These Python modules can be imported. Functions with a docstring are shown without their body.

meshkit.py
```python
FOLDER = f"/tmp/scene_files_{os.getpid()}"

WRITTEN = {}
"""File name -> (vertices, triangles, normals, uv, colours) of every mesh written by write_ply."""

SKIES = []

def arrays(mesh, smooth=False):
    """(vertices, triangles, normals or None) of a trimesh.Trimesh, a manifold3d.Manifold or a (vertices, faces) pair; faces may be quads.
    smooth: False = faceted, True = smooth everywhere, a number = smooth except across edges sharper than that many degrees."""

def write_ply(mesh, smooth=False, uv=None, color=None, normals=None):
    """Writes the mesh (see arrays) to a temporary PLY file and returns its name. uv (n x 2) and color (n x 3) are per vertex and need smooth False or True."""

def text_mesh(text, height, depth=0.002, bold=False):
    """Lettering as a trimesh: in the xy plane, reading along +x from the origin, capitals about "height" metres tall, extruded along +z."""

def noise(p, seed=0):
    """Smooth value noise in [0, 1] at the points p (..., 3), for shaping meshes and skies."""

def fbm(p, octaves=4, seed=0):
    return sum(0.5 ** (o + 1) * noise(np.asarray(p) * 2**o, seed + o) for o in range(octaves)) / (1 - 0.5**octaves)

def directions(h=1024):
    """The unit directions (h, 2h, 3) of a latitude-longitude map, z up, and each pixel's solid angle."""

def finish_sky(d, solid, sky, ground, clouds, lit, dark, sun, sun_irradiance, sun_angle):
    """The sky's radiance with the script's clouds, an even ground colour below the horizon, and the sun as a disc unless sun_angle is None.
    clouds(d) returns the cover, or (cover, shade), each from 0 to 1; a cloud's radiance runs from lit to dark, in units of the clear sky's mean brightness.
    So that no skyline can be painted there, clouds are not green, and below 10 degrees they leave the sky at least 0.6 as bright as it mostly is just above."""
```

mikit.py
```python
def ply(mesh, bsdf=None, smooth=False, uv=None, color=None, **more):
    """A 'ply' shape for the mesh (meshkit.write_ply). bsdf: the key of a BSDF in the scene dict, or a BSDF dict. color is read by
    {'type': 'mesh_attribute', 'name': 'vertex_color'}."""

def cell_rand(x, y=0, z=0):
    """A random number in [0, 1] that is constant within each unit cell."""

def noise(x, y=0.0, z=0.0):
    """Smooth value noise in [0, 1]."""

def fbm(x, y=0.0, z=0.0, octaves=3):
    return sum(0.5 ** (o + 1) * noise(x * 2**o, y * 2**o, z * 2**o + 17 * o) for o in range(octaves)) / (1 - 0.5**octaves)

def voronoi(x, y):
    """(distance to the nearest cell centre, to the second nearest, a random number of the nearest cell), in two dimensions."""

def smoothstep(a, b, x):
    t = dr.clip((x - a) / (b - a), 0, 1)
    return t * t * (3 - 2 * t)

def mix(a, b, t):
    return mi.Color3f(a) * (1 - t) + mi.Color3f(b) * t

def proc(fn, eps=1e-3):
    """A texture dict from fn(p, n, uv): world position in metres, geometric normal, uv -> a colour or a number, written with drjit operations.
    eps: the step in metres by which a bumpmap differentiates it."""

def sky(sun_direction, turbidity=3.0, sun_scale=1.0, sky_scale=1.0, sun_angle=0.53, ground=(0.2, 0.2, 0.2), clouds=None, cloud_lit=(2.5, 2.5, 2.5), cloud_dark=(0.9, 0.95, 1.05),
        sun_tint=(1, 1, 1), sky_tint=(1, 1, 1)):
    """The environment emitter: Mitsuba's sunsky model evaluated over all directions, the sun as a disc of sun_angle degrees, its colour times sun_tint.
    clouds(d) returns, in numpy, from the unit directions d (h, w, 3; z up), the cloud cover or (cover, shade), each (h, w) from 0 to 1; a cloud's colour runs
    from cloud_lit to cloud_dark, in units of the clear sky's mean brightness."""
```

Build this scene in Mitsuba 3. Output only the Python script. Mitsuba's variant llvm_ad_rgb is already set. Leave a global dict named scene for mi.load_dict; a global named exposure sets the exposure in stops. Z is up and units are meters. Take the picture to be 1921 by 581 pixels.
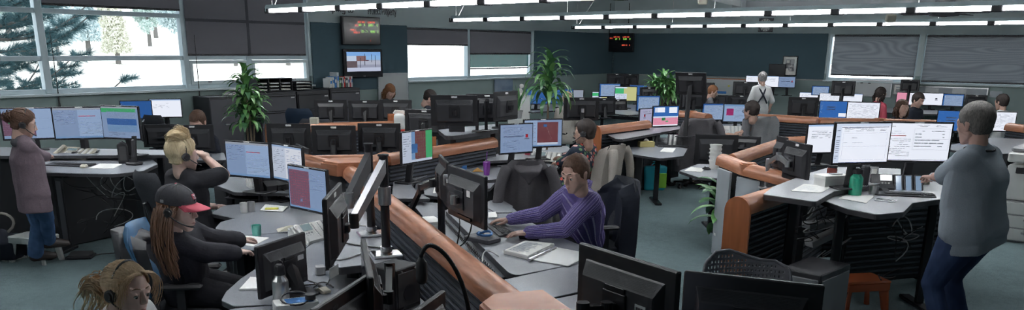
import math, random, re
import numpy as np, trimesh, shapely, mitsuba as mi, mikit, meshkit, drjit as dr
import manifold3d as m3
from shapely.geometry import Polygon, box as sbox
random.seed(7); rng = np.random.default_rng(7)
T = mi.ScalarTransform4f
scene, labels = {'type': 'scene'}, {}
PI = math.pi
# ---------------------------------------------------------------- camera
H, F, CX, CY, PITCH, ROLL = 2.25, 1586.0, 960.5, 562.6, 0.29077, -0.011016
_cp, _sp, _cr, _sr = math.cos(PITCH), math.sin(PITCH), math.cos(ROLL), math.sin(ROLL)
FW = np.array([0, _cp, -_sp]); _dn = np.array([0, -_sp, -_cp]); _rt = np.array([1.0, 0, 0])
RT, DN = _cr * _rt + _sr * _dn, -_sr * _rt + _cr * _dn
scene['camera'] = {'type': 'perspective', 'fov': math.degrees(2 * math.atan(960.5 / F)), 'fov_axis': 'x', 'near_clip': 0.05, 'far_clip': 1000.0,
                   'principal_point_offset_x': 0.0, 'principal_point_offset_y': -(CY - 290.5) / 581.0,
                   'to_world': T().look_at(origin=[0, 0, H], target=[0, float(_cp), H - float(_sp)], up=[float(x) for x in -DN])}
exposure = 0.12
# daylight: bright, even overcast
scene['sky'] = mikit.sky((0.2, 0.55, 0.8), turbidity=6.0, sun_scale=0.0, sky_scale=9.0, ground=(0.3, 0.3, 0.28),
                         clouds=lambda d: 0.97 + 0 * d[..., 2], cloud_lit=(1.75, 1.9, 2.05), cloud_dark=(1.0, 1.05, 1.1))
SKY = 1.0
LAMP, SCREEN = 34.0, 0.85


def at(x, y, z):
    """where the sight line of photo point (x, y) reaches the height z"""
    v = (x - CX) / F * RT + (y - CY) / F * DN + FW
    return np.array([0, 0, H]) + v * ((z - H) / v[2])


def atY(x, y, Y):
    v = (x - CX) / F * RT + (y - CY) / F * DN + FW
    return np.array([0, 0, H]) + v * (Y / v[1])


def onplane(x, y, p, n):
    v = (x - CX) / F * RT + (y - CY) / F * DN + FW
    o = np.array([0, 0, H])
    return o + v * (np.dot(np.asarray(p) - o, n) / np.dot(v, n))


# ---------------------------------------------------------------- naming
def new(key):
    if key not in scene and key not in labels and key not in USED:
        USED.add(key); return key
    i = 1
    while f'{key}_{i:03d}' in USED: i += 1
    k = f'{key}_{i:03d}'; USED.add(k); return k


USED = set()


def thing(name, label, cat, group=None, kind=None):
    k = new(name); labels[k] = {'label': label}
    if cat: labels[k]['category'] = cat
    if group: labels[k]['group'] = group
    if kind: labels[k]['kind'] = kind
    return k


def P(mesh, mat, smooth=False, **kw):
    if isinstance(mesh, MB): mesh = mesh.get()
    return mikit.ply(mesh, mat, smooth=smooth, **kw)


def mat4(M): return T([[float(x) for x in r] for r in np.asarray(M)])


def put(key, d, M=None, **more):
    scene[key] = {**d, **more}
    if M is not None: scene[key]['to_world'] = mat4(M)
    return key


def part(parent, name, mesh, mat=None, M=None, smooth=False, label=None, kind=None, **more):
    k = new(parent + '__' + name)
    d = mesh if isinstance(mesh, dict) else P(mesh, mat, smooth)
    put(k, d, M, **more)
    if label or kind:
        labels[k] = {}
        if label: labels[k]['label'] = label
        if kind: labels[k]['kind'] = kind
    return k


def solo(name, mesh, mat, label, cat, M=None, smooth=False, group=None, kind=None, **more):
    k = thing(name, label, cat, group, kind)
    put(k, mesh if isinstance(mesh, dict) else P(mesh, mat, smooth), M, **more)
    return k


def struct(name, mesh, mat, label=None, M=None, smooth=False):
    k = new(name); labels[k] = {'kind': 'structure'}
    if label: labels[k]['label'] = label
    if mesh is not None: put(k, mesh if isinstance(mesh, dict) else P(mesh, mat, smooth), M)
    return k


# ---------------------------------------------------------------- transforms
def I4(): return np.eye(4)


def tr(x, y=None, z=None):
    M = np.eye(4); M[:3, 3] = x if y is None else (x, y, z); return M


def rot(axis, deg):
    a = math.radians(deg); c, s = math.cos(a), math.sin(a); M = np.eye(4)
    i, j = {'x': (1, 2), 'y': (2, 0), 'z': (0, 1)}[axis]
    M[i, i] = c; M[j, j] = c; M[i, j] = -s; M[j, i] = s
    return M


def sc(x, y=None, z=None): return np.diag([x, x if y is None else y, x if z is None else z, 1.0])


def apply(M, p): p = np.asarray(p, float); return p @ M[:3, :3].T + M[:3, 3]


# ---------------------------------------------------------------- meshes
def box(sx, sy, sz, c=(0, 0, 0), b=0.0):
    """a box with chamfered edges"""
    h = np.array([sx, sy, sz]) / 2
    S = np.array([[i, j, k] for i in (-1, 1) for j in (-1, 1) for k in (-1, 1)], float)
    if b <= 0:
        m = trimesh.creation.box((sx, sy, sz)); m.apply_translation(c); return m
    b = min(b, 0.49 * min(sx, sy, sz))
    pts = np.vstack([S * (h - b * np.array(w)) for w in ((1, 1, 0), (1, 0, 1), (0, 1, 1))])
    m = trimesh.convex.convex_hull(pts); m.apply_translation(c); return m


def bx(x0, x1, y0, y1, z0, z1, b=0.0):
    return box(abs(x1 - x0), abs(y1 - y0), abs(z1 - z0), ((x0 + x1) / 2, (y0 + y1) / 2, (z0 + z1) / 2), b)


def hull(pts): return trimesh.convex.convex_hull(np.asarray(pts, float))


def frame_of(d):
    d = np.asarray(d, float); d = d / np.linalg.norm(d)
    a = np.cross(d, [0, 0, 1.0] if abs(d[2]) < 0.9 else [1.0, 0, 0]); a /= np.linalg.norm(a)
    return a, np.cross(d, a), d


def _x(a, b): return np.array([a[1] * b[2] - a[2] * b[1], a[2] * b[0] - a[0] * b[2], a[0] * b[1] - a[1] * b[0]])


_TF = {}


def tube(path, r, n=8, cap=True):
    p = np.asarray(path, float); r = np.broadcast_to(np.asarray(r, float), (len(p),))
    t = np.gradient(p, axis=0); t /= np.linalg.norm(t, axis=1, keepdims=True) + 1e-12
    a = frame_of(t[0])[0]; V = []
    ang = np.arange(n) * 2 * PI / n
    for i in range(len(p)):
        a = a - t[i] * (t[i] @ a); a = a / (math.sqrt(a @ a) + 1e-12)
        b = _x(t[i], a)
        V.append(p[i] + r[i] * (np.cos(ang)[:, None] * a + np.sin(ang)[:, None] * b))
    V = np.vstack(V); key = (len(p), n, cap)
    if key not in _TF:
        f = []
        for i in range(len(p) - 1):
            for j in range(n):
                k = (j + 1) % n
                f += [[i * n + j, i * n + k, (i + 1) * n + k], [i * n + j, (i + 1) * n + k, (i + 1) * n + j]]
        if cap:
            m = len(V); e = (len(p) - 1) * n
            for j in range(n):
                k = (j + 1) % n
                f += [[m, k, j], [m + 1, e + j, e + k]]
        _TF[key] = np.array(f)
    if cap: V = np.vstack([V, p[:1], p[-1:]])
    f = _TF[key]
    return trimesh.Trimesh(V, np.array(f), process=False)


def cyl(p0, p1, r, r1=None, n=16):
    return tube([p0, p1], [r, r if r1 is None else r1], n)


def lathe(prof, n=24):
    """profile of (radius, z) around z"""
    prof = np.asarray(prof, float); ang = np.arange(n) * 2 * PI / n
    V = np.stack([np.outer(prof[:, 0], np.cos(ang)), np.outer(prof[:, 0], np.sin(ang)), np.repeat(prof[:, 1:], n, 1)], -1).reshape(-1, 3)
    f = []
    for i in range(len(prof) - 1):
        for j in range(n):
            k = (j + 1) % n
            f += [[i * n + j, i * n + k, (i + 1) * n + k], [i * n + j, (i + 1) * n + k, (i + 1) * n + j]]
    return trimesh.Trimesh(V, np.array(f), process=False)


def prism(poly, z0, z1, bev=0.0):
    """an outline (list of (x, y) or a shapely polygon) from z0 to z1, with a bevelled top edge"""
    g = poly if hasattr(poly, 'exterior') else Polygon(poly)
    g = shapely.geometry.polygon.orient(g.buffer(0))
    if bev <= 0:
        m = trimesh.creation.extrude_polygon(g, z1 - z0, engine='earcut'); m.apply_translation((0, 0, z0)); return m
    cs = m3.CrossSection([np.array(g.exterior.coords)[:-1]] + [np.array(i.coords)[:-1] for i in g.interiors])
    body = cs.extrude(z1 - z0 - bev).translate((0, 0, z0))
    k = np.array(g.exterior.coords)[:-1]; cen = k.mean(0)
    q = np.array(g.buffer(-bev).exterior.coords)
    m = body.to_mesh(); a = trimesh.Trimesh(m.vert_properties[:, :3], m.tri_verts, process=False)
    top = trimesh.creation.extrude_polygon(g.buffer(-bev), bev, engine='earcut'); top.apply_translation((0, 0, z1 - bev))
    return trimesh.util.concatenate([a, top])


def rounded(pts, r):
    """an outline with its corners rounded"""
    g = Polygon(pts)
    return g.buffer(-r, quad_segs=6).buffer(r, quad_segs=6)


_IC = {}


def sphere(c, r, sub=2, s=(1, 1, 1)):
    if sub not in _IC: _IC[sub] = trimesh.creation.icosphere(subdivisions=sub, radius=1.0)
    m = trimesh.Trimesh(_IC[sub].vertices, _IC[sub].faces, process=False); m.vertices = m.vertices * np.array(s) * r + np.array(c); return m


def cat(*ms):
    L = []
    for m in ms: L += list(m) if isinstance(m, (list, tuple)) else [m]
    return trimesh.util.concatenate(L)


def moved(m, M): m = m.copy(); m.apply_transform(M); return m


def bez(*p, n=12):
    """a smooth curve through the points"""
    from scipy.interpolate import CubicSpline
    p = np.asarray(p, float)
    if len(p) == 2: return np.linspace(p[0], p[1], 2)
    d = np.r_[0, np.cumsum(np.linalg.norm(np.diff(p, axis=0), axis=1) ** 0.6)]
    return CubicSpline(d, p)(np.linspace(0, d[-1], n))


class MB(list):
    def get(self): return trimesh.util.concatenate(list(self))


# ---------------------------------------------------------------- materials
def rgb(r, g=None, b=None): return {'type': 'rgb', 'value': [r, r if g is None else g, r if b is None else b]}


def S8(r, g, b): return [(c / 255 / 12.92 if c <= 10 else ((c / 255 + 0.055) / 1.055) ** 2.4) for c in (r, g, b)]


def mat(name, col, rough=0.5, metal=0.0, spec=0.5, **kw):
    c = rgb(*col) if isinstance(col, (tuple, list)) else col
    scene[name] = {'type': 'twosided', 'b': {'type': 'principled', 'base_color': c, 'roughness': rough, 'metallic': metal, 'specular': spec, **kw}}
    return name


def diff(name, col):
    c = rgb(*col) if isinstance(col, (tuple, list)) else col
    scene[name] = {'type': 'twosided', 'b': {'type': 'diffuse', 'reflectance': c}}
    return name


def emit(col, k=1.0, weight=0.3):
    return {'type': 'area', 'radiance': rgb(*[float(c) * k for c in col]), 'sampling_weight': weight}


nz, fbm = mikit.noise, mikit.fbm
mat('black_plastic', (0.009, 0.009, 0.011), 0.42, spec=.35)
mat('charcoal_plastic', (0.016, 0.016, 0.019), 0.45, spec=.4)
mat('gloss_black', (0.01, 0.01, 0.012), 0.16)
mat('dark_screen', (0.01, 0.011, 0.014), 0.12)
mat('grey_plastic', (0.16, 0.16, 0.17), 0.45)
mat('mid_grey', (0.32, 0.32, 0.33), 0.5)
mat('white_plastic', (0.72, 0.72, 0.7), 0.4)
mat('beige_plastic', (0.56, 0.52, 0.43), 0.45)
mat('silver', (0.62, 0.63, 0.65), 0.3, 0.9)
mat('chrome', (0.8, 0.8, 0.82), 0.12, 1.0)
mat('steel', (0.3, 0.3, 0.32), 0.45, 0.7)
mat('black_metal', (0.007, 0.007, 0.009), 0.35, 0.2)
mat('paper', (0.78, 0.77, 0.74), 0.8)
mat('sticker', (0.8, 0.8, 0.8), 0.6)
mat('ink', (0.02, 0.02, 0.025), 0.7)
mat('cable_black', (0.012, 0.012, 0.013), 0.5)
mat('cable_grey', (0.4, 0.4, 0.41), 0.5)
mat('blue_plastic', (0.03, 0.16, 0.42), 0.4)
mat('rubber', (0.02, 0.02, 0.022), 0.7)
mat('aluminium_frame', (0.46, 0.55, 0.59), 0.4, 0.2)
mat('desk_top', mikit.proc(lambda p, n, uv: mikit.mix((0.185, 0.195, 0.215), (0.23, 0.24, 0.262), nz(p.x * 260, p.y * 260, p.z * 60))), 0.36)
mat('desk_edge', (0.022, 0.022, 0.026), 0.45)
mat('cabinet_grey', (0.17, 0.175, 0.185), 0.45)
mat('cabinet_dark', (0.04, 0.04, 0.048), 0.42)
mat('cabinet_body', (0.014, 0.014, 0.017), 0.45)
mat('slat_black', (0.035, 0.04, 0.05), 0.35)
mat('panel_core', (0.012, 0.013, 0.016), 0.7)
mat('panel_light', (0.33, 0.36, 0.39), 0.6)


def _wood(p, n, uv):
    g = fbm(p.x * 9 + 3 * nz(p.x * 2, p.y * 2, p.z * 8), p.y * 9, p.z * 60, octaves=3)
    return mikit.mix((0.3, 0.108, 0.05), (0.43, 0.185, 0.1), g)


mat('wood_cap', mikit.proc(_wood), 0.3, clearcoat=0.5, clearcoat_gloss=0.85)
mat('wood_panel', mikit.proc(lambda p, n, uv: mikit.mix((0.33, 0.1, 0.035), (0.45, 0.15, 0.06), fbm(p.x * 40, p.y * 40, p.z * 3, octaves=3))), 0.4)
# ================================================================ the room
YAW = 0.62408
U = np.array([math.sin(YAW), math.cos(YAW), 0]); V = np.array([math.cos(YAW), -math.sin(YAW), 0])
K = np.array([3.2, 28.7, 0.0])          # the far corner
RM = np.eye(4); RM[:3, 0] = V; RM[:3, 1] = U; RM[:3, 3] = K   # room frame: x along the right wall, y = -(distance along the left wall), z up
S0, TT, CEIL = 31.0, 21.0, 4.6


def W(t, s, z): return K + V * t - U * s + np.array([0, 0, z])


def wallA(px, py, off=0.0):
    """(s, z) on the left wall or on a plane off metres in front of it"""
    p = onplane(px, py, K + V * off, V); return float(np.dot(p - K, -U)), float(p[2])


def wallC(px, py, off=0.0):
    p = onplane(px, py, K - U * off, U); return float(np.dot(p - K, V)), float(p[2])


def _carpet(p, n, uv):
    a = fbm(p.x * 1.3, p.y * 1.3, 0.0, octaves=3); b = nz(p.x * 190, p.y * 190); c = nz(p.x * 22, p.y * 22)
    t = 0.45 * a + 0.4 * b + 0.15 * c
    return mikit.mix((0.04, 0.058, 0.063), (0.125, 0.17, 0.178), t)


def _paint(p, n, uv):
    k = mikit.smoothstep(1.40, 1.42, p.z) * 0 + dr.select(p.z < 1.62, 0.0, 1.0)
    return mikit.mix((0.225, 0.28, 0.275), (0.5, 0.56, 0.57), k)


mat('carpet', mikit.proc(_carpet), 0.95, spec=0.1)
diff('wall_paint', mikit.proc(_paint))
diff('ceiling_paint', (0.62, 0.66, 0.67))
diff('dark_ceiling', (0.05, 0.055, 0.065))
mat('fabric_panel', mikit.proc(lambda p, n, uv: mikit.mix((0.046, 0.076, 0.093), (0.06, 0.096, 0.115), nz(p.x * 150, p.y * 150, p.z * 150))), 0.9, spec=0.15)
mat('window_white', (0.6, 0.68, 0.7), 0.45)
scene['pane_glass'] = {'type': 'thindielectric', 'int_ior': 1.12}
diff('shade_solid', (0.07, 0.07, 0.08))


def _shade(p, n, uv):
    w = nz(p.x * 900, p.y * 900, p.z * 900)
    return mikit.mix((0.16, 0.155, 0.175), (0.2, 0.195, 0.215), w)


scene['shade_fabric'] = {'type': 'principledthin', 'base_color': mikit.proc(_shade), 'roughness': 0.9, 'diff_trans': 0.35, 'spec_trans': 0.0}


def _shade2(p, n, uv):
    q = fbm(p.x * 0.9 + p.y * 0.6, p.z * 2.6, 3.0, octaves=2)
    w = 0.5 + 0.5 * dr.sin(q * 95 + p.z * 30)
    return mikit.mix((0.27, 0.285, 0.31), (0.36, 0.38, 0.4), w)


scene['shade_screen'] = {'type': 'principledthin', 'base_color': mikit.proc(_shade2), 'roughness': 0.9, 'diff_trans': 1.0, 'spec_trans': 0.0}

floor_m = box(TT, S0, 0.1, (TT / 2, -S0 / 2, -0.05))
struct('floor', floor_m, 'carpet', 'blue-grey carpet floor', RM)
struct('ceiling', box(TT + .6, S0 + .6, 0.12, (TT / 2, -S0 / 2, CEIL + .06)), 'ceiling_paint', 'grey painted ceiling', RM)


def wall(name, L, holes, M, label, h=CEIL):
    g = sbox(0, 0, L, h)
    for a in holes: g = g.difference(sbox(a[0], a[2], a[1], a[3]))
    m = trimesh.creation.extrude_polygon(g, 0.22, engine='earcut')
    # (x along, y up, z depth) -> standing
    return struct(name, moved(m, np.array([[1, 0, 0, 0], [0, 0, 1, 0], [0, 1, 0, 0], [0, 0, 0, 1.0]])), 'wall_paint', label, M)


# wall frames: x = distance along, y = outwards, z up
MA = np.eye(4); MA[:3, 0] = -U; MA[:3, 1] = -V; MA[:3, 3] = K
MC = np.eye(4); MC[:3, 0] = V; MC[:3, 1] = U; MC[:3, 3] = K
zs = 1.45; zh = 2.68                            # sill and header
a585 = wallA(585, 153)[0]; a765 = wallA(765, 148)[0]; a1000 = wallA(1000, 141)[0]
a352 = wallA(352, 108)[0]; a87 = wallA(87, 110)[0]; a470 = wallA(470, 106)[0]
c1545 = wallC(1547, 150)[0]; c1728 = wallC(1726, 110)[0]; c1950 = c1728 + (c1728 - c1545) * 1.12
aEnd = a87 + (a87 - a352)
ztop = 4.15
hA = [(a585, 40.0 if 0 else aEnd, zs, ztop), (a1000, a765, zs, zh + .02)]
hC = [(c1545, c1950, zs, zh + .02)]
wall('wall_left', S0, [(a585, aEnd, zs, ztop), (a1000, a765, zs, zh)], MA, 'grey-green painted wall with two windows')
wall('wall_far', TT, [(c1545, c1728 - .06, zs, zh), (c1728 + .06, c1950, zs, zh)], MC, 'grey-green painted wall with shaded windows')
MB_ = np.eye(4); MB_[:3, 0] = V; MB_[:3, 1] = -U; MB_[:3, 3] = K - U * S0
wall('wall_back', TT, [], MB_, 'plain painted wall')
MR = np.eye(4); MR[:3, 0] = -U; MR[:3, 1] = V; MR[:3, 3] = K + V * TT
wall('wall_right', S0, [], MR, 'plain painted wall')


def panel(wallkey, M, x0, x1, z0, z1):
    part(wallkey, 'acoustic_panel', P(box(x1 - x0, 0.025, z1 - z0, ((x0 + x1) / 2, -0.013, (z0 + z1) / 2), 0.004), 'fabric_panel'), M=M, label='dark teal fabric panel')


zp0, zp1 = 1.46, 2.70
panel('wall_left', MA, 0.03, a1000 - .02, zp0, zp1)
panel('wall_left', MA, a765 + .01, a585 - .03, 1.3, zp1)
panel('wall_far', MC, 0.03, c1545 - .03, zp0, zp1)
for nm, M, x0, x1 in (('baseboard_left', MA, 0, S0), ('baseboard_far', MC, 0, TT)):
    struct(nm, box(x1 - x0, 0.015, 0.1, ((x0 + x1) / 2, -0.008, 0.05)), 'cabinet_body', 'dark baseboard', M)
# rail below the far wall's panels
struct('trim_1', box(c1545, 0.03, 0.03, (c1545 / 2, -0.016, zp0 - .02)), 'mid_grey', 'grey rail under the dark panel', MC)


def window(n, M, x0, x1, mull, z0, z1, trans=(), label='', fw=0.07, sill=True):
    k = struct(f'window_{n}', None, None, label)
    fr = MB()
    for x in (x0 + fw / 2, x1 - fw / 2): fr.append(box(fw, 0.1, z1 - z0, (x, 0.11, (z0 + z1) / 2), .006))
    for z in (z0 + fw / 2, z1 - fw / 2): fr.append(box(x1 - x0 - 2 * fw, 0.098, fw, ((x0 + x1) / 2, 0.11, z), .006))
    part(k, 'frame', fr, 'aluminium_frame', M)
    for x in mull: part(k, 'mullion', box(0.11, 0.13, z1 - z0 - .01, (x, 0.1, (z0 + z1) / 2), .008), 'aluminium_frame', M)
    xs = sorted([x0] + list(mull) + [x1]); zz = sorted([z0] + list(trans) + [z1])
    for z in trans:
        for a, b in zip(xs, xs[1:]): part(k, 'transom', box(b - a - .1, 0.1, 0.075, ((a + b) / 2, 0.11, z), .006), 'aluminium_frame', M)
    for a, b in zip(xs, xs[1:]):
        for c, d in zip(zz, zz[1:]):
            q = trimesh.Trimesh([(a + .03, .13, c + .03), (b - .03, .13, c + .03), (b - .03, .13, d - .03), (a + .03, .13, d - .03)], [[0, 1, 2], [0, 2, 3]])
            part(k, 'pane', q, 'pane_glass', M)
    if sill: part(k, 'sill', box(x1 - x0 + .06, 0.17, 0.04, ((x0 + x1) / 2, -0.005, z0 - .018), .008), 'window_white', M)
    return k


w1 = window(1, MA, a585, aEnd, [a470, a352, a87], zs, ztop, (1.995, 2.72), 'wide white-framed window looking out on a pine tree')
# casement sashes low in the two right bays of window 1
for a, b in ((a585 + .02, a470 - .05), (a470 + .05, a352 - .05)):
    f = MB(); z0, z1 = zs + .07, 1.95
    for x in (a + .06, b - .03): f.append(box(.06, .05, z1 - z0, (x, .045, (z0 + z1) / 2), .006))
    for z in (z0 + .03, z1 - .03): f.append(box(b - a - .1, .05, .06, ((a + b) / 2 + .01, .045, z), .006))
    sk = part(w1, 'sash', f, 'window_white', MA)
    for q in (.3, .7): part(sk, 'latch', box(.07, .03, .03, (a + (b - a) * q, .012, z0 + .045), .005), 'steel', MA)
w2 = window(2, MA, a1000, a765, [wallA(882, 100)[0]], zs, zh, (), 'bright window half covered by two roller shades')
w3 = window(3, MC, c1545, c1728 - .06, [], zs, zh, (), 'window behind a grey roller shade with a bright strip below')
w4 = window(4, MC, c1728 + .06, c1950, [], zs, zh, (), 'window fully covered by a pale roller shade')


def shade(label, M, x0, x1, z0, z1, off, mt, seams=(), mull=()):
    k = thing('roller_shade', label, 'roller shade')
    part(k, 'fabric', box(x1 - x0, 0.004, z1 - z0, ((x0 + x1) / 2, off, (z0 + z1) / 2)), mt, M)
    part(k, 'hem_bar', box(x1 - x0, 0.018, 0.035, ((x0 + x1) / 2, off, z0 - .012), .004), 'black_plastic', M)
    part(k, 'roller', moved(cyl((x0, 0, 0), (x1, 0, 0), .035), tr(0, off + .03, z1 - .02)), 'charcoal_plastic', M)
    for z in seams: part(k, 'seam', box(x1 - x0, 0.003, 0.05, ((x0 + x1) / 2, off - .005, z)), 'shade_solid', M)
    for x in mull: part(k, 'seam', box(0.06, 0.003, z1 - z0, (x, off - .005, (z0 + z1) / 2)), 'shade_solid', M)
    return k


shade('tall dark grey roller shade over the right half of the left window', MA, a585 + .1, a352 - .03, 2.06, ztop - .03, .02, 'shade_fabric', (2.66,), (a470,))
shade('dark roller shade drawn to just above the wide left pane', MA, a352 + .05, a87 - .06, 2.83, ztop - .03, .03, 'shade_fabric')
shade('dark roller shade at the top left corner above the pine tree', MA, a87 + .06, aEnd - .06, 2.93, ztop - .03, .03, 'shade_fabric')
am = wallA(882, 100)[0]
shade('short roller shade on the left half of the middle window', MA, am + .06, a765 - .04, wallA(822, 83)[1], zh - .03, .03, 'shade_fabric')
shade('longer roller shade on the right half of the middle window', MA, a1000 + .1, am - .04, wallA(935, 100)[1], zh - .03, .03, 'shade_fabric')
diff('screen_cloth', (0.02, 0.07, 0.085))
scene['sheer'] = {'type': 'mask', 'opacity': 0.95, 'b': {'type': 'twosided', 'b': {'type': 'diffuse', 'reflectance': rgb(0.05, 0.2, 0.2)}}}
ss = thing('insect_screen', 'see-through mesh screen below the longer shade of the middle window', 'window screen')
part(ss, 'mesh', box(am - a1000 - .2, .002, .36, ((am + a1000) / 2 + .03, .085, wallA(935, 114)[1] + .02)), 'sheer', MA)
part(ss, 'bar', box(am - a1000 - .2, .02, .025, ((am + a1000) / 2 + .03, .085, wallA(935, 128)[1]), .004), 'charcoal_plastic', MA)
shade('grey roller shade on the far wall ending above a bright strip of glass', MC, c1545 + .14, c1728 - .1, wallC(1640, 141)[1], zh - .02, .02, 'shade_screen')
shade('pale roller shade rightmost on the far wall, drawn fully down', MC, c1728 + .1, c1950 - .1, zs + .06, zh - .03, .02, 'shade_screen')
# pull chains
for x, y0, y1 in ((108, 165, 200), (372, 150, 203)):
    s, z = wallA(x, y0, .03); z1 = wallA(x, y1, .03)[1]
    c = solo('blind_chain', moved(tube([(s, -.03, 2.4), (s, -.03, z), (s + .01, -.035, z1)], [.004, .006, .016], 6), I4()), 'cable_black',
             'hanging pull chain of the ' + ('left pane shade above the standing woman' if x < 200 else 'tall shade right of the wide pane'), 'blind chain', MA)

# ================================================================ outdoors
mat('ground_out', mikit.proc(lambda p, n, uv: mikit.mix((0.5, 0.5, 0.46), (0.62, 0.6, 0.54), fbm(p.x * .2, p.y * .2))), 0.9)
mat('hill_grass', mikit.proc(lambda p, n, uv: mikit.mix((0.3, 0.32, 0.24), (0.5, 0.48, 0.4), fbm(p.x * .12, p.y * .12))), 0.9)
gx = np.linspace(-160, 130, 60); gy = np.linspace(0.3, 220, 50)
GX, GY = np.meshgrid(gx, gy, indexing='ij')
GZ = -0.4 + 17 * np.clip((GY - 62) / 150, 0, 1) ** 1.1 + .6 * (meshkit.noise(np.stack([GX * .06, GY * .06, GX * 0], -1)) - .5) * (GY > 30)
ii = np.arange(60 * 50).reshape(60, 50)
gf = np.stack([ii[:-1, :-1], ii[:-1, 1:], ii[1:, 1:], ii[1:, :-1]], -1).reshape(-1, 4)
Gv = np.stack([GX, GY, GZ], -1).reshape(-1, 3)
struct('ground', (Gv, gf), 'ground_out', 'bright open ground outside', MA, smooth=True)
MC2 = MC.copy()
struct('ground', (np.array([(-20, .3, -.4), (60, .3, -.4), (60, 120, -.4), (-20, 120, -.4)]), np.array([[0, 1, 2, 3]])), 'ground_out', 'bright ground outside the far windows', MC)
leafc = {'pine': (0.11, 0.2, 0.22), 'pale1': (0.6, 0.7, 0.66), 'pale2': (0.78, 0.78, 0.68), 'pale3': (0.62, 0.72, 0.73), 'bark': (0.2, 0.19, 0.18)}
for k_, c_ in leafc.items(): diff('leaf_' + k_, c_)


def blob_tree(x, y, h, w, mt, seed, label, conifer=False):
    r = np.random.default_rng(seed)
    z0 = float(np.interp(y, gy, GZ[30])) - .3
    k = thing('outdoor_tree', label, 'tree', 'hillside trees: ' + label.split(' on ')[0])
    n = 6500; d = r.normal(size=(n, 3)); d /= np.linalg.norm(d, axis=1, keepdims=True)
    if conifer: q = r.random(n) ** .7; c = np.stack([d[:, 0] * w * .34 * q, d[:, 1] * w * .34 * q, h * (1 - .85 * q)], 1)
    else:
        hub = r.normal(size=(16, 3)) * np.array([w * .22, w * .22, h * .16]) + np.array([0, 0, h * .62])
        c = hub[r.integers(0, 16, n)] + d * (w * .2 * r.random((n, 1)) ** .4)
    a, b = r.normal(size=(n, 3)) * .085, r.normal(size=(n, 3)) * .085
    ms = (np.stack([c - a, c + a, c + b * 1.6], 1).reshape(-1, 3), np.arange(3 * n).reshape(-1, 3))
    part(k, 'crown', P(ms, mt), M=MA @ tr(x, y, z0), kind='stuff')
    part(k, 'trunk', cyl((0, 0, 0), (0, 0, h * .6), .03 * h, .012 * h, 8), 'leaf_bark', MA @ tr(x, y, z0))


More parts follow.
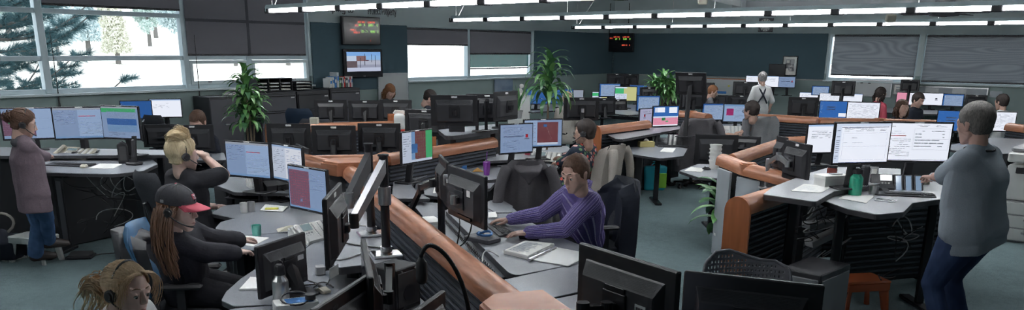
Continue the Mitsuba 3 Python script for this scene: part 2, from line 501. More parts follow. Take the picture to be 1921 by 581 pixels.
rt = np.random.default_rng(11)
def tree_label(i, con, j, yy):
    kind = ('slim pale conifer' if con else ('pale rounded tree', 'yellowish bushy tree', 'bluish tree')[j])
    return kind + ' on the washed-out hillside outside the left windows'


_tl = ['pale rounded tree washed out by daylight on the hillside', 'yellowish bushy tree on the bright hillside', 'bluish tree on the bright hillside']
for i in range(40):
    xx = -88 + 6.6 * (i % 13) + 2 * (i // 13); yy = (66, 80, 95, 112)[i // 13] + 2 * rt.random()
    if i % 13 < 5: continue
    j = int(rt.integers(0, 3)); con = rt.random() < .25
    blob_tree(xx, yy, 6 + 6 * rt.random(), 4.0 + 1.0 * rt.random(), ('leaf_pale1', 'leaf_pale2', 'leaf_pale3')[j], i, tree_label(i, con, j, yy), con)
diff('house_wall', (0.75, 0.75, 0.74)); diff('house_roof', (0.6, 0.6, 0.62))
for x, y, wx, lab in ((-20, 57, 3.4, 'pale low shed at the foot of the hill'),):
    hk = thing('house', lab, 'building'); z0 = float(np.interp(y, gy, GZ[30]))
    part(hk, 'wall', box(wx, 3, 1.7, (0, 0, .8)), 'house_wall', MA @ tr(x, y, z0))
    part(hk, 'roof', prism([(-1.8, 0), (1.8, 0), (0, .7)], -wx / 2 - .2, wx / 2 + .2), 'house_roof', MA @ tr(x, y, z0 + 1.66) @ rot('y', 90) @ rot('z', 90))


def pine():
    r = np.random.default_rng(5)
    k = thing('pine_tree', 'large dark blue-green pine close outside the left window', 'pine tree')
    trunk = tube([(0, 0, -.6), (.05, 0, 2), (0, .1, 5), (.1, 0, 10)], [.22, .2, .15, .04], 10)
    br, nd = MB([trunk]), []
    vs, fs = [], []
    off = 0
    for i in range(120):
        z = .3 + 8.6 * (i / 120) ** 1.0 + r.random() * .2
        a = r.random() * 2 * PI; L = (3.5 - .27 * z) * (.75 + .4 * r.random())
        d = np.array([math.cos(a), math.sin(a), 0])
        p0 = np.array([0, 0, z]); p1 = p0 + d * L * .5 + np.array([0, 0, -.08 * L]); p2 = p0 + d * L + np.array([0, 0, .18 * L])
        path = bez(p0, p1, p2, n=9); br.append(tube(path, np.linspace(.045, .012, 9), 5))
        twigs = [(path[j], path[j + 1] - path[j]) for j in range(2, 8)]
        side = np.cross(d, [0, 0, 1])
        for j in range(3, 9):
            for sgn in (-1, 1):
                tl = .5 * (1.15 - j / 10) + .25 * r.random()
                q1 = path[j] + (side * sgn * .8 + d * .6 + np.array([0, 0, .25])) * tl
                br.append(tube([path[j], q1], [.012, .006], 4, cap=False))
                for t in np.linspace(.15, 1, 6): twigs.append((path[j] + (q1 - path[j]) * t, q1 - path[j]))
        twigs.append((p2, p2 - p1))
        for c, dd in twigs:
            n = 30; dd = dd / (np.linalg.norm(dd) + 1e-9)
            v = r.normal(size=(n, 3)); v /= np.linalg.norm(v, axis=1, keepdims=True); v = v * .8 + dd * .55; v *= (.13 + .08 * r.random((n, 1)))
            w = np.cross(v, r.normal(size=(n, 3))); w /= np.linalg.norm(w, axis=1, keepdims=True) + 1e-9; w *= .006
            vs.append(np.stack([c - w, c + w, c + v], 1).reshape(-1, 3))
    vs = np.vstack(vs); fs = np.arange(len(vs)).reshape(-1, 3)
    return k, br.get(), (vs, fs)


pk, pb, pn = pine()
_s, _z = wallA(60, 120); PM = MA @ tr(17.5, 5.2, 0)
part(pk, 'branches', pb, 'leaf_bark', PM)
part(pk, 'needles', pn, 'leaf_pine', PM, kind='stuff')
# ================================================================ hanging lamps, ceiling steel
lampZ = 2.25 + 0.50
LD = at(1875, 43.5, lampZ) - at(1078, 52, lampZ); LD[2] = 0; SEG = float(np.linalg.norm(LD)) / 10; LD /= np.linalg.norm(LD)
lens_m = P(box(SEG - .15, .15, .05, (SEG / 2, 0, 0), .015), 'white_plastic'); join_m = P(box(.13, .16, .085, (0, 0, .012), .01), 'charcoal_plastic')
up_m = P(box(SEG - .2, .1, .004, (SEG / 2, 0, 0)), 'white_plastic')


def lamp_row(px, py, n, back, label):
    p = at(px, py, lampZ) if py is not None else px; a = math.atan2(LD[1], LD[0])
    k = thing('pendant_lamp_row', label, 'pendant lamp', None)
    M0 = tr(p) @ rot('z', math.degrees(a))
    L = n * SEG
    part(k, 'housing', cat(box(L, .17, .022, (L / 2, 0, .052), .006), box(L, .012, .05, (L / 2, .08, .075)), box(L, .012, .05, (L / 2, -.08, .075)), box(.03, .17, .085, (-.02, 0, .04), .008)), 'aluminium_frame', M0)
    for i in range(n):
        d = {**lens_m, 'emitter': emit((0.95, 0.97, 0.98), LAMP, 1.0)}
        dk = part(k, 'diffuser', d, M=M0 @ tr(i * SEG, 0, .01))
        part(k, 'uplight', {**up_m, 'emitter': emit((0.95, 0.97, 0.98), LAMP * .8, .6)}, M=M0 @ tr(i * SEG, 0, .068))
        part(k, 'connector', join_m, M=M0 @ tr(i * SEG if i else -.01, 0, 0))
    for i in range(0, n + 1, 3):
        x = i * SEG + .06
        part(k, 'cable', cyl((x, 0, .07), (x, 0, CEIL - lampZ), .006, n=5), 'cable_grey', M0)
    part(k, 'brace', cyl((.12, 0, .07), (1.6, .0, CEIL - lampZ), .006, n=5), 'cable_grey', M0)
    return k


lamp_row(508, 22, 11, 0, 'row of bright hanging fluorescent lamps at the top left, starting over the tall shade')
lamp_row(852, 39, 13, 0, 'middle row of bright hanging fluorescent lamps across the top')
lamp_row(1079, 52.5, 13, 0, 'lowest and farthest row of bright hanging lamps, passing in front of the clock')

_r1, _r2 = at(508, 22, lampZ), at(852, 39, lampZ)
_st = _r1 - _r2
lamp_row(_r1 + _st * .95, None, 9, 0, 'row of hanging fluorescent lamps above and left of the photographer')

lamp_row(_r1 + _st * 1.9 + LD * 1.2, None, 6, 0, 'short row of hanging fluorescent lamps behind the photographer')
# ================================================================ kit: monitors, arms, desks, partitions, chairs
MW, MH = 0.555, 0.36
_case = cat(box(MW, .026, MH, (0, .0145, 0), .005))
_back = hull([(x * .225, .0265, z) for x in (-1, 1) for z in (-.14, .125)] + [(x * .218, .034, z) for x in (-1, 1) for z in (-.135, .118)] + [(x * .203, .062, z) for x in (-1, 1) for z in (-.122, .072)] + [(x * .199, .066, z) for x in (-1, 1) for z in (-.118, .066)])
_vesa = cat(box(.13, .012, .13, (0, .071, -.02), .003), box(.115, .01, .02, (0, .071, .058), .002), box(.05, .03, .05, (0, .088, -.02), .006))
_vent = cat(*[hull([(sx * (.195 - .0) , .0342 + .028 * t + e, .118 - .046 * t + e * .6) for sx in (-1, 1) for t in (k / 9 + .03, k / 9 + .065) for e in (0, .0012)]) for k in range(9)])
MON = dict(casing=P(_case, 'black_plastic'), back_housing=P(cat(_back), 'charcoal_plastic'), mount=P(_vesa, 'black_metal'), dark=P(box(MW - .03, .002, MH - .034, (0, 0, .003)), 'dark_screen'),
           label=P(box(.07, .0015, .022, (0, .0284, .156)), 'sticker'), vents=P(_vent, 'gloss_black'), port=P(box(.2, .012, .025, (0, .034, -.15), .003), 'gloss_black'),
           logo=P(box(.03, .001, .006, (0, .0008, -.168)), 'grey_plastic'), strip=P(box(.075, .0012, .012, (0, .0012, .1735)), 'sticker'))
SCW, SCH = MW - .03, MH - .034


def quad(x0, x1, z0, z1, y):
    return trimesh.Trimesh([(x0, y, z0), (x1, y, z0), (x1, y, z1), (x0, y, z1)], [[0, 1, 2], [0, 2, 3]], process=False)


_unitq = P(quad(-.5, .5, -.5, .5, 0), 'dark_screen')
diff('screen_text', (0.12, 0.13, 0.17)); diff('screen_line', (0.3, 0.36, 0.55)); diff('screen_red', (0.55, 0.03, 0.05)); diff('screen_grey', (.42, .45, .5))
C = dict(white=(.86, .9, 1.0), pale=(.62, .7, .86), blue=(.27, .38, .6), lblue=(.36, .5, .75), deep=(.03, .13, .42), navy=(.02, .06, .2), mar=(.17, .05, .06), pink=(.75, .3, .42), hot=(.65, .05, .22),
         green=(.06, .45, .18), red=(.5, .02, .04), teal=(.2, .42, .55), grey=(.4, .44, .52), sky=(.2, .36, .62), plum=(.2, .1, .16), lilac=(.5, .5, .72), yell=(.55, .55, .25))


def textlines(x0, x1, z0, z1, n, seed, h=.26):
    r = np.random.default_rng(seed); ms = []
    dz = (z1 - z0) / n
    for i in range(n):
        x = x0
        while x < x1 - .01:
            w = min(r.random() * .05 + .012, x1 - x)
            if r.random() < .62: ms.append(quad(x, x + w, z1 - (i + .5 + h / 2) * dz, z1 - (i + .5 - h / 2) * dz, -.0024))
            x += w + .006
    return cat(*ms)


def grid(x0, x1, z0, z1, nx, nz, t=.001, y=-.0024):
    ms = [quad(a - t / 2, a + t / 2, z0, z1, y) for a in np.linspace(x0, x1, nx + 1)] + [quad(x0, x1, a - t / 2, a + t / 2, y) for a in np.linspace(z0, z1, nz + 1)]
    return cat(*ms)


# contents: tiles (fractions x0, x1, z0, z1, colour name) that fill the screen; extras (kind, args)
KINDS = {
    'white': ([(0, 1, 0, 1, 'white')], [('t', .05, .95, .1, .9, 16, 'screen_grey')]),
    'whiteplain': ([(0, 1, 0, .94, 'white'), (0, 1, .94, 1, 'lblue')], [('t', .1, .6, .5, .8, 5, 'screen_grey')]),
    'blank': ([(0, 1, 0, 1, 'pale')], []),
    'cad': ([(0, .46, .06, .94, 'blue'), (.46, 1, .06, .94, 'lblue'), (0, 1, 0, .06, 'sky'), (0, 1, .94, 1, 'grey')],
            [('t', .02, .42, .45, .92, 9, 'screen_line'), ('t', .5, .97, .3, .6, 9, 'screen_line'), ('b', .48, .8, .72, .74, 'screen_red'), ('t', .5, .97, .12, .28, 4, 'screen_grey'), ('g', .46, 1, .06, .94, 1, 3, 'screen_line')]),
    'cadw': ([(0, .45, .05, .95, 'pale'), (.45, 1, .05, .95, 'white'), (0, 1, 0, .05, 'sky'), (0, 1, .95, 1, 'lblue')],
             [('t', .05, .4, .2, .9, 12, 'screen_grey'), ('t', .5, .95, .3, .9, 12, 'screen_line')]),
    'map_l': ([(.02, .56, .05, .93, 'plum'), (0, .02, 0, 1, 'sky'), (.02, 1, 0, .05, 'sky'), (.56, 1, .05, .93, 'blue'), (.02, 1, .93, 1, 'blue')],
              [('g', .02, .56, .05, .93, 9, 14, 'screen_red'), ('t', .6, .95, .5, .9, 8, 'screen_line'), ('b', .3, .36, .17, .24, 'screen_line')]),
    'pinkgreen': ([(0, .33, .1, .86, 'plum'), (.33, .55, .55, .86, 'hot'), (.33, .55, .1, .55, 'plum'), (.55, 1, 0, 1, 'lblue'), (0, .55, 0, .1, 'blue'), (0, .55, .86, 1, 'blue')],
                  [('g', 0, .55, .1, .86, 10, 12, 'screen_text'), ('b', .1, .5, .5, .54, 'map_green'), ('b', .3, .36, .25, .5, 'map_green'), ('g', .55, 1, 0, 1, 1, 3, 'screen_line')]),
    'status': ([(0, .14, .82, .95, 'green'), (.14, .95, .84, .95, 'green'), (.14, .95, .62, .84, 'blue'), (0, .14, 0, .82, 'blue'), (.14, .95, .42, .62, 'deep'), (.14, .95, .2, .42, 'sky'), (.14, 1, 0, .2, 'blue'), (.95, 1, .2, .95, 'blue'), (0, 1, .95, 1, 'grey')],
               [('g', .14, .95, .2, .92, 8, 22, 'screen_text'), ('t', .16, .6, .05, .18, 3, 'screen_text')]),
    'deskblue': ([(0, 1, 0, 1, 'deep')], [('b', .02, .06, .8, .86, 'screen_grey')]),
    'desk': ([(0, .68, 0, 1, 'deep'), (.68, .95, .08, .3, 'white'), (.68, .95, .3, 1, 'deep'), (.68, 1, 0, .08, 'deep'), (.95, 1, .08, 1, 'deep')],
             [('g', .25, .55, .42, .72, 5, 4, 'screen_text'), ('b', .25, .55, .63, .68, 'screen_text'), ('b', .25, .55, .5, .54, 'screen_text'), ('t', .04, .1, .3, .95, 8, 'screen_grey')]),
    'mapr': ([(0, .34, .05, 1, 'lblue'), (.34, .9, .14, .92, 'mar'), (.34, .9, .92, 1, 'blue'), (.34, .9, .05, .14, 'pale'), (.9, 1, .05, 1, 'blue'), (0, 1, 0, .05, 'sky')],
             [('t', .03, .3, .5, .92, 8, 'screen_grey'), ('t', .03, .3, .1, .42, 6, 'screen_grey'), ('s', .36, .9, .9, .2), ('b', .5, .6, .74, .84, 'map_blue'), ('d', .57, .72)]),
    'listl': ([(0, 1, 0, 1, 'blue')], [('t', .08, .7, .62, .92, 6, 'screen_line'), ('b', .1, .72, .55, .6, 'screen_line'), ('t', .08, .6, .08, .45, 9, 'screen_line'), ('b', .78, .86, .52, .64, 'screen_red'), ('b', .74, .9, .46, .5, 'screen_text')]),
    'mapg': ([(0, .3, .08, 1, 'pale'), (.3, .42, .08, 1, 'sky'), (.42, .78, .08, 1, 'mar'), (.78, 1, .08, 1, 'green'), (0, 1, 0, .08, 'pale')],
             [('t', .03, .28, .2, .9, 9, 'screen_grey'), ('g', .42, .78, .1, .95, 5, 9, 'map_green'), ('b', .3, .5, .3, .6, 'map_blue')]),
    'logos': ([(0, 1, 0, 1, 'lilac')], [('t', .1, .9, .7, .9, 2, 'screen_grey'), ('b', .22, .3, .6, .72, 'screen_red'), ('b', .2, .32, .52, .56, 'screen_text'), ('b', .66, .74, .6, .72, 'screen_red'), ('b', .64, .76, .52, .56, 'screen_text')]),
    'logosw': ([(0, 1, 0, 1, 'white')], [('b', .2, .28, .5, .6, 'screen_text'), ('b', .18, .3, .42, .46, 'screen_line'), ('b', .68, .76, .5, .6, 'screen_text'), ('b', .66, .78, .42, .46, 'screen_line')]),
    'bluepink': ([(0, .16, .62, 1, 'deep'), (.05, .45, .7, .95, 'white'), (0, .05, .5, 1, 'deep'), (.45, .62, .5, 1, 'deep'), (.62, .95, .65, .95, 'white'), (.95, 1, .5, 1, 'deep'), (.05, .45, .5, .7, 'deep'), (.62, .95, .5, .65, 'deep'), (.05, .45, .95, 1, 'deep'), (.62, .95, .95, 1, 'deep'), (0, 1, .42, .5, 'pale'), (0, 1, .06, .42, 'pink'), (0, 1, 0, .06, 'white')],
                 [('g', .02, .98, .12, .42, 12, 4, 'screen_red'), ('b', .34, .48, .28, .42, 'map_green'), ('b', .5, .6, .2, .26, 'map_green')]),
    'photo': ([(0, .03, 0, 1, 'sky'), (.03, .97, .9, 1, 'sky'), (.97, 1, 0, 1, 'deep'), (.03, .97, 0, .9, 'lblue')], [('t', .4, .95, .55, .85, 6, 'screen_grey'), ('b', .1, .36, .35, .75, 'map_pink'), ('t', .4, .9, .15, .4, 4, 'screen_grey'), ('t', .12, .34, .4, .7, 4, 'screen_red')]),
    'lists': ([(.06, .97, .02, .92, 'lblue'), (0, .06, 0, 1, 'deep'), (.06, 1, .92, 1, 'deep'), (.97, 1, 0, .92, 'deep')], [('t', .1, .5, .5, .88, 7, 'screen_line'), ('t', .55, .93, .5, .88, 7, 'screen_grey'), ('t', .1, .93, .1, .42, 7, 'screen_grey'), ('g', .06, .97, .02, .92, 2, 2, 'screen_line')]),
    'pinkwhite': ([(0, .6, 0, 1, 'pink'), (.6, 1, 0, 1, 'white')], [('t', .64, .95, .5, .9, 5, 'screen_grey')]),
    'greenw': ([(0, .4, .5, .9, 'green'), (.4, .55, .5, .9, 'yell'), (.55, 1, 0, 1, 'yell'), (0, .55, 0, .5, 'pale'), (0, .55, .9, 1, 'pale')], [('t', .05, .5, .1, .45, 5, 'screen_grey')]),
    'docs': ([(0, .1, 0, 1, 'pale'), (.1, 1, 0, .93, 'white'), (.1, 1, .93, 1, 'pale')],
             [('t', .02, .08, .1, .9, 16, 'screen_text'), ('t', .15, .92, .8, .9, 3, 'screen_grey'), ('g', .14, .95, .08, .76, 1, 2, 'screen_line'), ('t', .3, .5, .62, .66, 1, 'screen_grey'), ('t', .15, .5, .5, .53, 1, 'screen_line'), ('b', .1, 1, 0, .015, 'screen_line'), ('b', .1, .96, .9, .915, 'screen_line')]),
    'redline': ([(0, .43, 0, 1, 'white'), (.43, 1, 0, 1, 'white')],
                [('t', .02, .2, .85, .93, 2, 'screen_grey'), ('t', .02, .3, .72, .8, 3, 'screen_line'), ('b', .02, .32, .655, .672, 'screen_red'), ('t', .02, .4, .1, .6, 10, 'screen_grey'), ('g', .44, .98, .3, .86, 1, 2, 'screen_text'), ('t', .46, .95, .9, .97, 2, 'screen_grey'), ('t', .46, .9, .35, .84, 6, 'screen_grey'), ('b', .02, .98, .02, .03, 'screen_line')]),
}
diff('map_green', (.05, .3, .1)); diff('map_blue', (.08, .2, .45)); diff('map_pink', (.5, .05, .2)); diff('map_white', (.7, .7, .7))


def screen(parent, kind, M, k=1.0):
    tiles, ex = KINDS[kind]
    x0, z0 = -SCW / 2, -SCH / 2 + .003
    fx = lambda f: x0 + f * SCW
    fz = lambda f: z0 + f * SCH
    sk = part(parent, 'screen', MON['dark'], M=M)
    if k <= 0: return
    for i, (a, b, c, d, col) in enumerate(tiles):
        m = M @ tr(fx((a + b) / 2), -.0018, fz((c + d) / 2)) @ sc((b - a) * SCW, 1, (d - c) * SCH)
        part(sk, 'image', {**_unitq, 'emitter': emit(C[col], SCREEN * k * (.72 if kind in DIM else 1), .15)}, M=m)
    for i, e in enumerate(ex):
        if e[0] == 't': part(sk, 'text_lines', textlines(fx(e[1]), fx(e[2]), fz(e[3]), fz(e[4]), e[5], len(USED) % 97 + i), e[6], M)
        if e[0] == 'b': part(sk, 'image_block', quad(fx(e[1]), fx(e[2]), fz(e[3]), fz(e[4]), -.0026), e[5], M)
        if e[0] == 'g': part(sk, 'grid_lines', grid(fx(e[1]), fx(e[2]), fz(e[3]), fz(e[4]), e[5], e[6]), e[7], M)
        if e[0] == 'd': part(sk, 'route_line', moved(quad(-.001, .001, -.09, .09, 0), tr(fx(.66), -.0027, fz(.5)) @ rot('y', -28)), 'map_white', M)


DIM = ('cad', 'cadw', 'map_l', 'pinkgreen', 'status', 'listl', 'mapr', 'mapg', 'lists', 'photo', 'deskblue', 'logos')


_fixed = None
MKEY = {}
MONS = []
GROUND = {}


def monitor(label, px, py, hpx, phi, kind=None, k=1.0, wf=1.0, hf=1.0, tilt=0.0, stand=None, detail=1, z=None, tag=True, group=None, roll=0.0, lit=None):
    """centre (px, py) and height hpx in the photo give the distance; stand: height of the surface that carries its foot"""
    global _fixed
    hh = MH * hf
    lo, hi = .8, 60.0
    if _fixed is not None: c = np.array(_fixed); _fixed = None
    elif z is None:
        for _ in range(50):
            Y = (lo + hi) / 2
            if atY(px, py - hpx / 2, Y)[2] - atY(px, py + hpx / 2, Y)[2] < hh: lo = Y
            else: hi = Y
        c = atY(px, py, Y)
    else: c = at(px, py, z)
    o = np.array([0, 0, H]); q = 1.0
    while q > .3 and (np.dot(o + (c - o) * q - K, U) > -.55 or np.dot(o + (c - o) * q - K, V) < .35): q -= .005
    c = o + (c - o) * q; wf, hf = wf * q, hf * q
    M = tr(c) @ rot('z', phi) @ rot('x', tilt) @ rot('y', roll) @ sc(wf, 1, hf)
    t = thing('monitor', label, 'monitor', group)
    part(t, 'casing', MON['casing'], M=M)
    part(t, 'back_housing', MON['back_housing'], M=M)
    if detail: part(t, 'mount', MON['mount'], M=M)
    screen(t, kind or lit or 'blank', M, k if kind or lit else 0)
    if tag and kind is None: part(t, 'asset_label', MON['label'], M=M, label='small white label')
    if kind is None and detail > 1: part(t, 'vents', MON['vents'], M=M); part(t, 'port_cover', MON['port'], M=M)
    if kind and detail > 1: part(t, 'logo', MON['logo'], M=M); part(t, 'label_strip', MON['strip'], M=M @ tr(0, -.002, 0))
    if stand is not None:
        b = apply(M, (0, .075, 0)); n = apply(rot('z', phi), (0, 1, 0))
        top = b + np.array([0, 0, -.02]); foot = b + n * .06
        part(t, 'stand', cat(hull([top + d for d in (n * .012 + [.03, .03, 0], n * .012 - [.03, .03, 0], -n * .012 + [.03, -.03, .04], -n * .012 + [-.03, .03, .04])] + [np.r_[foot[:2], stand + .01] + d for d in ([.04, .02, 0], [-.04, -.02, 0], [.02, -.04, 0], [-.02, .04, 0])]),
                             moved(box(.27, .2, .014, (0, 0, .008), .005), tr(foot[0], foot[1], stand) @ rot('z', phi))), 'black_plastic')
    MONS.append((label, c, phi, M)); MKEY[id(M)] = (t, M)
    return t, c, M


def arm(label, M, base, zdesk, mt='black_metal', post=.34, r=.02, elbow=None, two=True, base_mat=None, cat_='monitor arm'):
    """a jointed arm from a desk post to the back of the monitor with matrix M"""
    mk = MKEY[id(M)][0]; t = part(mk, 'arm', moved(box(.13, .13, .018, (0, 0, .009), .006), tr(base[0], base[1], zdesk)), base_mat or mt, label=label)
    a = apply(M, (0, .108, -.02)); b = np.array([base[0], base[1], zdesk])
    top = b + [0, 0, post]
    part(t, 'post', cyl(b + [0, 0, .016], top, r), mt)
    e = elbow if elbow is not None else (top + a) / 2 + np.array([0, 0, .05])
    for i, (p, q) in enumerate(((top - [0, 0, .04], e), (e, a))):
        d = q - p; L = np.linalg.norm(d); x, y, z_ = frame_of(d)
        up = np.array([0, 0, 1.0]) - d * d[2] / L ** 2
        if np.linalg.norm(up) < .1: up = x * 1.0
        up /= np.linalg.norm(up); s = np.cross(d / L, up)
        pts = [p + up * w * .022 + s * v * .017 for w in (-1, 1) for v in (-1, 1)] + [q + up * w * .018 + s * v * .014 for w in (-1, 1) for v in (-1, 1)]
        part(t, 'link', hull(pts), mt)
    for q, u, v, w in ((e, .04, .035, .026), (top, .09, 0, r * 1.35), (a, .03, .03, .024)): part(t, 'joint', cyl(q - [0, 0, u], q + [0, 0, v], w), base_mat or mt)
    return t


def desk(label, pts, z, thick=.035, r=.06, legs=(), leg_r=.035, zf=0.0, top='desk_top', name='desk', edge='desk_edge', beam=True, cat_='desk'):
    """outline points are (x, y); legs are floor points"""
    t = thing(name, label, cat_)
    g = rounded([(float(p[0]), float(p[1])) for p in pts], r) if r else Polygon([(float(p[0]), float(p[1])) for p in pts])
    part(t, 'worktop', prism(g, z - .006, z), top)
    part(t, 'edge_band', prism(g, z - thick, z - .006), edge)
    for i, p in enumerate(legs):
        part(t, 'leg', cat(box(leg_r * 2, leg_r * 1.5, z - thick - .04, (p[0], p[1], (z - thick + .04) / 2), .006)), 'black_metal')
        part(t, 'foot', box(.1, .6, .035, (0, 0, .0195), .008), 'black_metal', tr(p[0], p[1], 0))
    return t


def capseg(p0, p1, w=.20, h=.125, z=1.0, sq=False):
    """half-round bolster along p0-p1"""
    p0, p1 = np.array([*p0[:2], z]), np.array([*p1[:2], z]); d = p1 - p0; L = np.linalg.norm(d); d /= L; s = np.array([-d[1], d[0], 0])
    prof = [(-w / 2, 0)] + [(-w / 2 * math.cos(a) * (1.0), .03 + (h - .03) * math.sin(a) ** .8) for a in np.linspace(0.0, PI, 13)] + [(w / 2, 0)]
    n = len(prof)
    A = [p0 + s * x + np.array([0, 0, y]) for x, y in prof]; B = [p1 + s * x + np.array([0, 0, y]) for x, y in prof]
    m = hull(A + B); return m


def partition(label, pts, ztop=1.1, w=.17, caph=.125, core='panel_core', slats=(True, True), slat_n=12, end0=None, end1=None, cap_mat='wood_cap', zb=0.03, pitch=.048, panels=None, joint=True, core_w=.08):
    """a low console wall along the floor points pts: slatted sides and a rounded wooden rail"""
    t = thing('console_divider', label, 'console wall')
    P_ = [np.array([float(p[0]), float(p[1]), 0.0]) for p in pts]
    zc = ztop - caph
    for i, (a, b) in enumerate(zip(P_, P_[1:])):
        d = b - a; L = np.linalg.norm(d); d /= L; ang = math.degrees(math.atan2(d[1], d[0])); M = tr(a) @ rot('z', ang)
        part(t, 'core', box(L, core_w, zc - zb - .002, (L / 2, 0, (zc + zb) / 2)), core, M)
        nseg = max(1, int(round(L / 1.6)))
        for j in range(nseg):
            q0, q1 = a + d * (L * j / nseg + .002), a + d * (L * (j + 1) / nseg - .002)
            part(t, 'rail', capseg(q0, q1, w, caph, zc), cap_mat, smooth=35)
        for sgn, on in zip((1, -1), slats):
            if not on: continue
            sd = P(hull([(x, y, z) for x in (.01, L - .01) for y, z in ((0, -.016), (0, .016), (.018, -.009), (.018, .009))]), 'slat_black')
            for j in range(slat_n):
                z = zc - .03 - pitch * j
                if z < .12: break
                part(t, 'slat', sd, M=tr(a) @ rot('z', ang) @ tr(0, sgn * core_w / 2, z) @ sc(1, sgn, 1))
        if joint and i > 0:
            part(t, 'corner_block', prism([(math.cos(u) * w * .56, math.sin(u) * w * .56) for u in np.linspace(0, 2 * PI, 8, endpoint=False) + PI / 8], zc + .001, zc + caph + .006, .015), cap_mat, tr(a))
    for on, p, q in ((end0, P_[0], P_[1]), (end1, P_[-1], P_[-2])):
        if not on: continue
        d = p - q; d /= np.linalg.norm(d); ang = math.degrees(math.atan2(d[1], d[0]))
        prof = [(-w / 2 - .01, 0.02), (w / 2 + .01, .02), (w / 2 + .01, zc + .03)] + [((w / 2 + .01) * math.cos(u), zc + .03 + (caph - .02) * math.sin(u)) for u in np.linspace(.1, PI - .1, 9)] + [(-w / 2 - .01, zc + .03)]
        m = prism(prof, 0, .03)
        part(t, 'end_panel', m, on, tr(p + d * .002) @ rot('z', ang) @ np.array([[0, 0, 1, 0], [1, 0, 0, 0], [0, 1, 0, 0], [0, 0, 0, 1.0]]), label='wooden end panel')
    return t


# --- chairs
def chair_mesh():
    m = {}
    star = MB()
    for i in range(5):
        a = i * 2 * PI / 5; d = np.array([math.cos(a), math.sin(a), 0])
        star.append(hull([d * .03 + [0, 0, .1], d * .03 + [0, 0, .05]] + [d * .03 + np.cross(d, [0, 0, 1]) * s + [0, 0, z] for s in (-.025, .025) for z in (.06, .1)] + [d * .3 + np.cross(d, [0, 0, 1]) * s + [0, 0, z] for s in (-.016, .016) for z in (.06, .078)]))
    m['star_base'] = (star.get(), 'black_plastic')
    m['gas_column'] = (cat(cyl((0, 0, .08), (0, 0, .25), .028), cyl((0, 0, .25), (0, 0, .42), .018)), 'black_metal')
    wh = []
    for i in range(5):
        a = i * 2 * PI / 5; d = np.array([math.cos(a), math.sin(a), 0]) * .29; s = np.array([-math.sin(a), math.cos(a), 0])
        wh.append(cat(cyl(d - s * .022 + [0, 0, .03], d - s * .006 + [0, 0, .03], .029, n=12), cyl(d + s * .006 + [0, 0, .03], d + s * .022 + [0, 0, .03], .029, n=12), cyl(d + [0, 0, .03], d + [0, 0, .07], .008, n=6)))
    m['casters'] = (wh, 'rubber')
    m['arm_post'] = ([cat(hull([(s * .25, -.02, .43), (s * .25, .04, .43), (s * .29, -.02, .45), (s * .29, .04, .45), (s * .2, 0, .41)]), hull([(s * .275 + a, b, z) for a in (-.012, .012) for b in (-.02, .035) for z in (.44, .66)])) for s in (-1, 1)], 'black_plastic')
    m['arm_pad'] = ([box(.085, .26, .035, (s * .28, .02, .675), .015) for s in (-1, 1)], 'rubber')
    return m


def soft_back(w=.46, h=.56, z0=.5, y=-.22, t=.05, curve=.06, lean=.12, top=.7):
    """a curved back panel"""
    nx, nz_ = 13, 13
    u, v = np.meshgrid(np.linspace(-1, 1, nx), np.linspace(0, 1, nz_), indexing='ij')
    sq = np.sqrt(np.clip(1 - np.clip((v - .72) / .28, 0, 1) ** 2.2 * (1 - .55), 0, 1)) * np.sqrt(np.clip(1 - np.clip((.2 - v) / .2, 0, 1) ** 2 * .4, 0, 1))
    X = u * w / 2 * sq; Z = z0 + v * h; Yb = y - lean * v + curve * (u ** 2) * .9 + .03 * np.sin(v * 6) * .5
    A = np.stack([X, Yb, Z], -1).reshape(-1, 3); B = A + [0, -t, 0]
    rim = np.clip(1 - np.maximum(np.abs(u), np.abs(2 * v - 1)).reshape(-1) ** 8, 0, 1)[:, None]
    mid = (A + B) / 2; A = mid + (A - mid) * (.25 + .75 * rim); B = mid + (B - mid) * (.25 + .75 * rim)
    ii = np.arange(nx * nz_).reshape(nx, nz_); q = np.stack([ii[:-1, :-1], ii[:-1, 1:], ii[1:, 1:], ii[1:, :-1]], -1).reshape(-1, 4)
    n = nx * nz_; f = [q, q[:, ::-1] + n]
    ring = np.r_[ii[:, 0], ii[-1, 1:], ii[-2::-1, -1], ii[0, -2:0:-1]]
    r2 = np.roll(ring, -1); f.append(np.stack([ring, r2, r2 + n, ring + n], -1))
    f = np.vstack(f); Vv = np.vstack([A, B])
    return trimesh.Trimesh(Vv, np.vstack([f[:, [0, 1, 2]], f[:, [0, 2, 3]]]), process=False)


def seat_pad(w=.5, d=.48, z=.45, t=.08):
    g = box(w, d, t, (0, 0, z), .02)
    return m3_smooth(g, .05, 6)


def to_m3(m): return m3.Manifold(m3.Mesh(np.asarray(m.vertices, np.float32), np.asarray(m.faces, np.uint32)))


def from_m3(M):
    q = M.to_mesh(); return trimesh.Trimesh(q.vert_properties[:, :3], q.tri_verts, process=False)


def m3_smooth(m, ref, it=8):
    m = trimesh.Trimesh(m.vertices, m.faces, process=True)
    q = from_m3(to_m3(m).refine_to_length(ref)); q = trimesh.Trimesh(q.vertices, q.faces, process=True)
    trimesh.smoothing.filter_taubin(q, iterations=it); return q


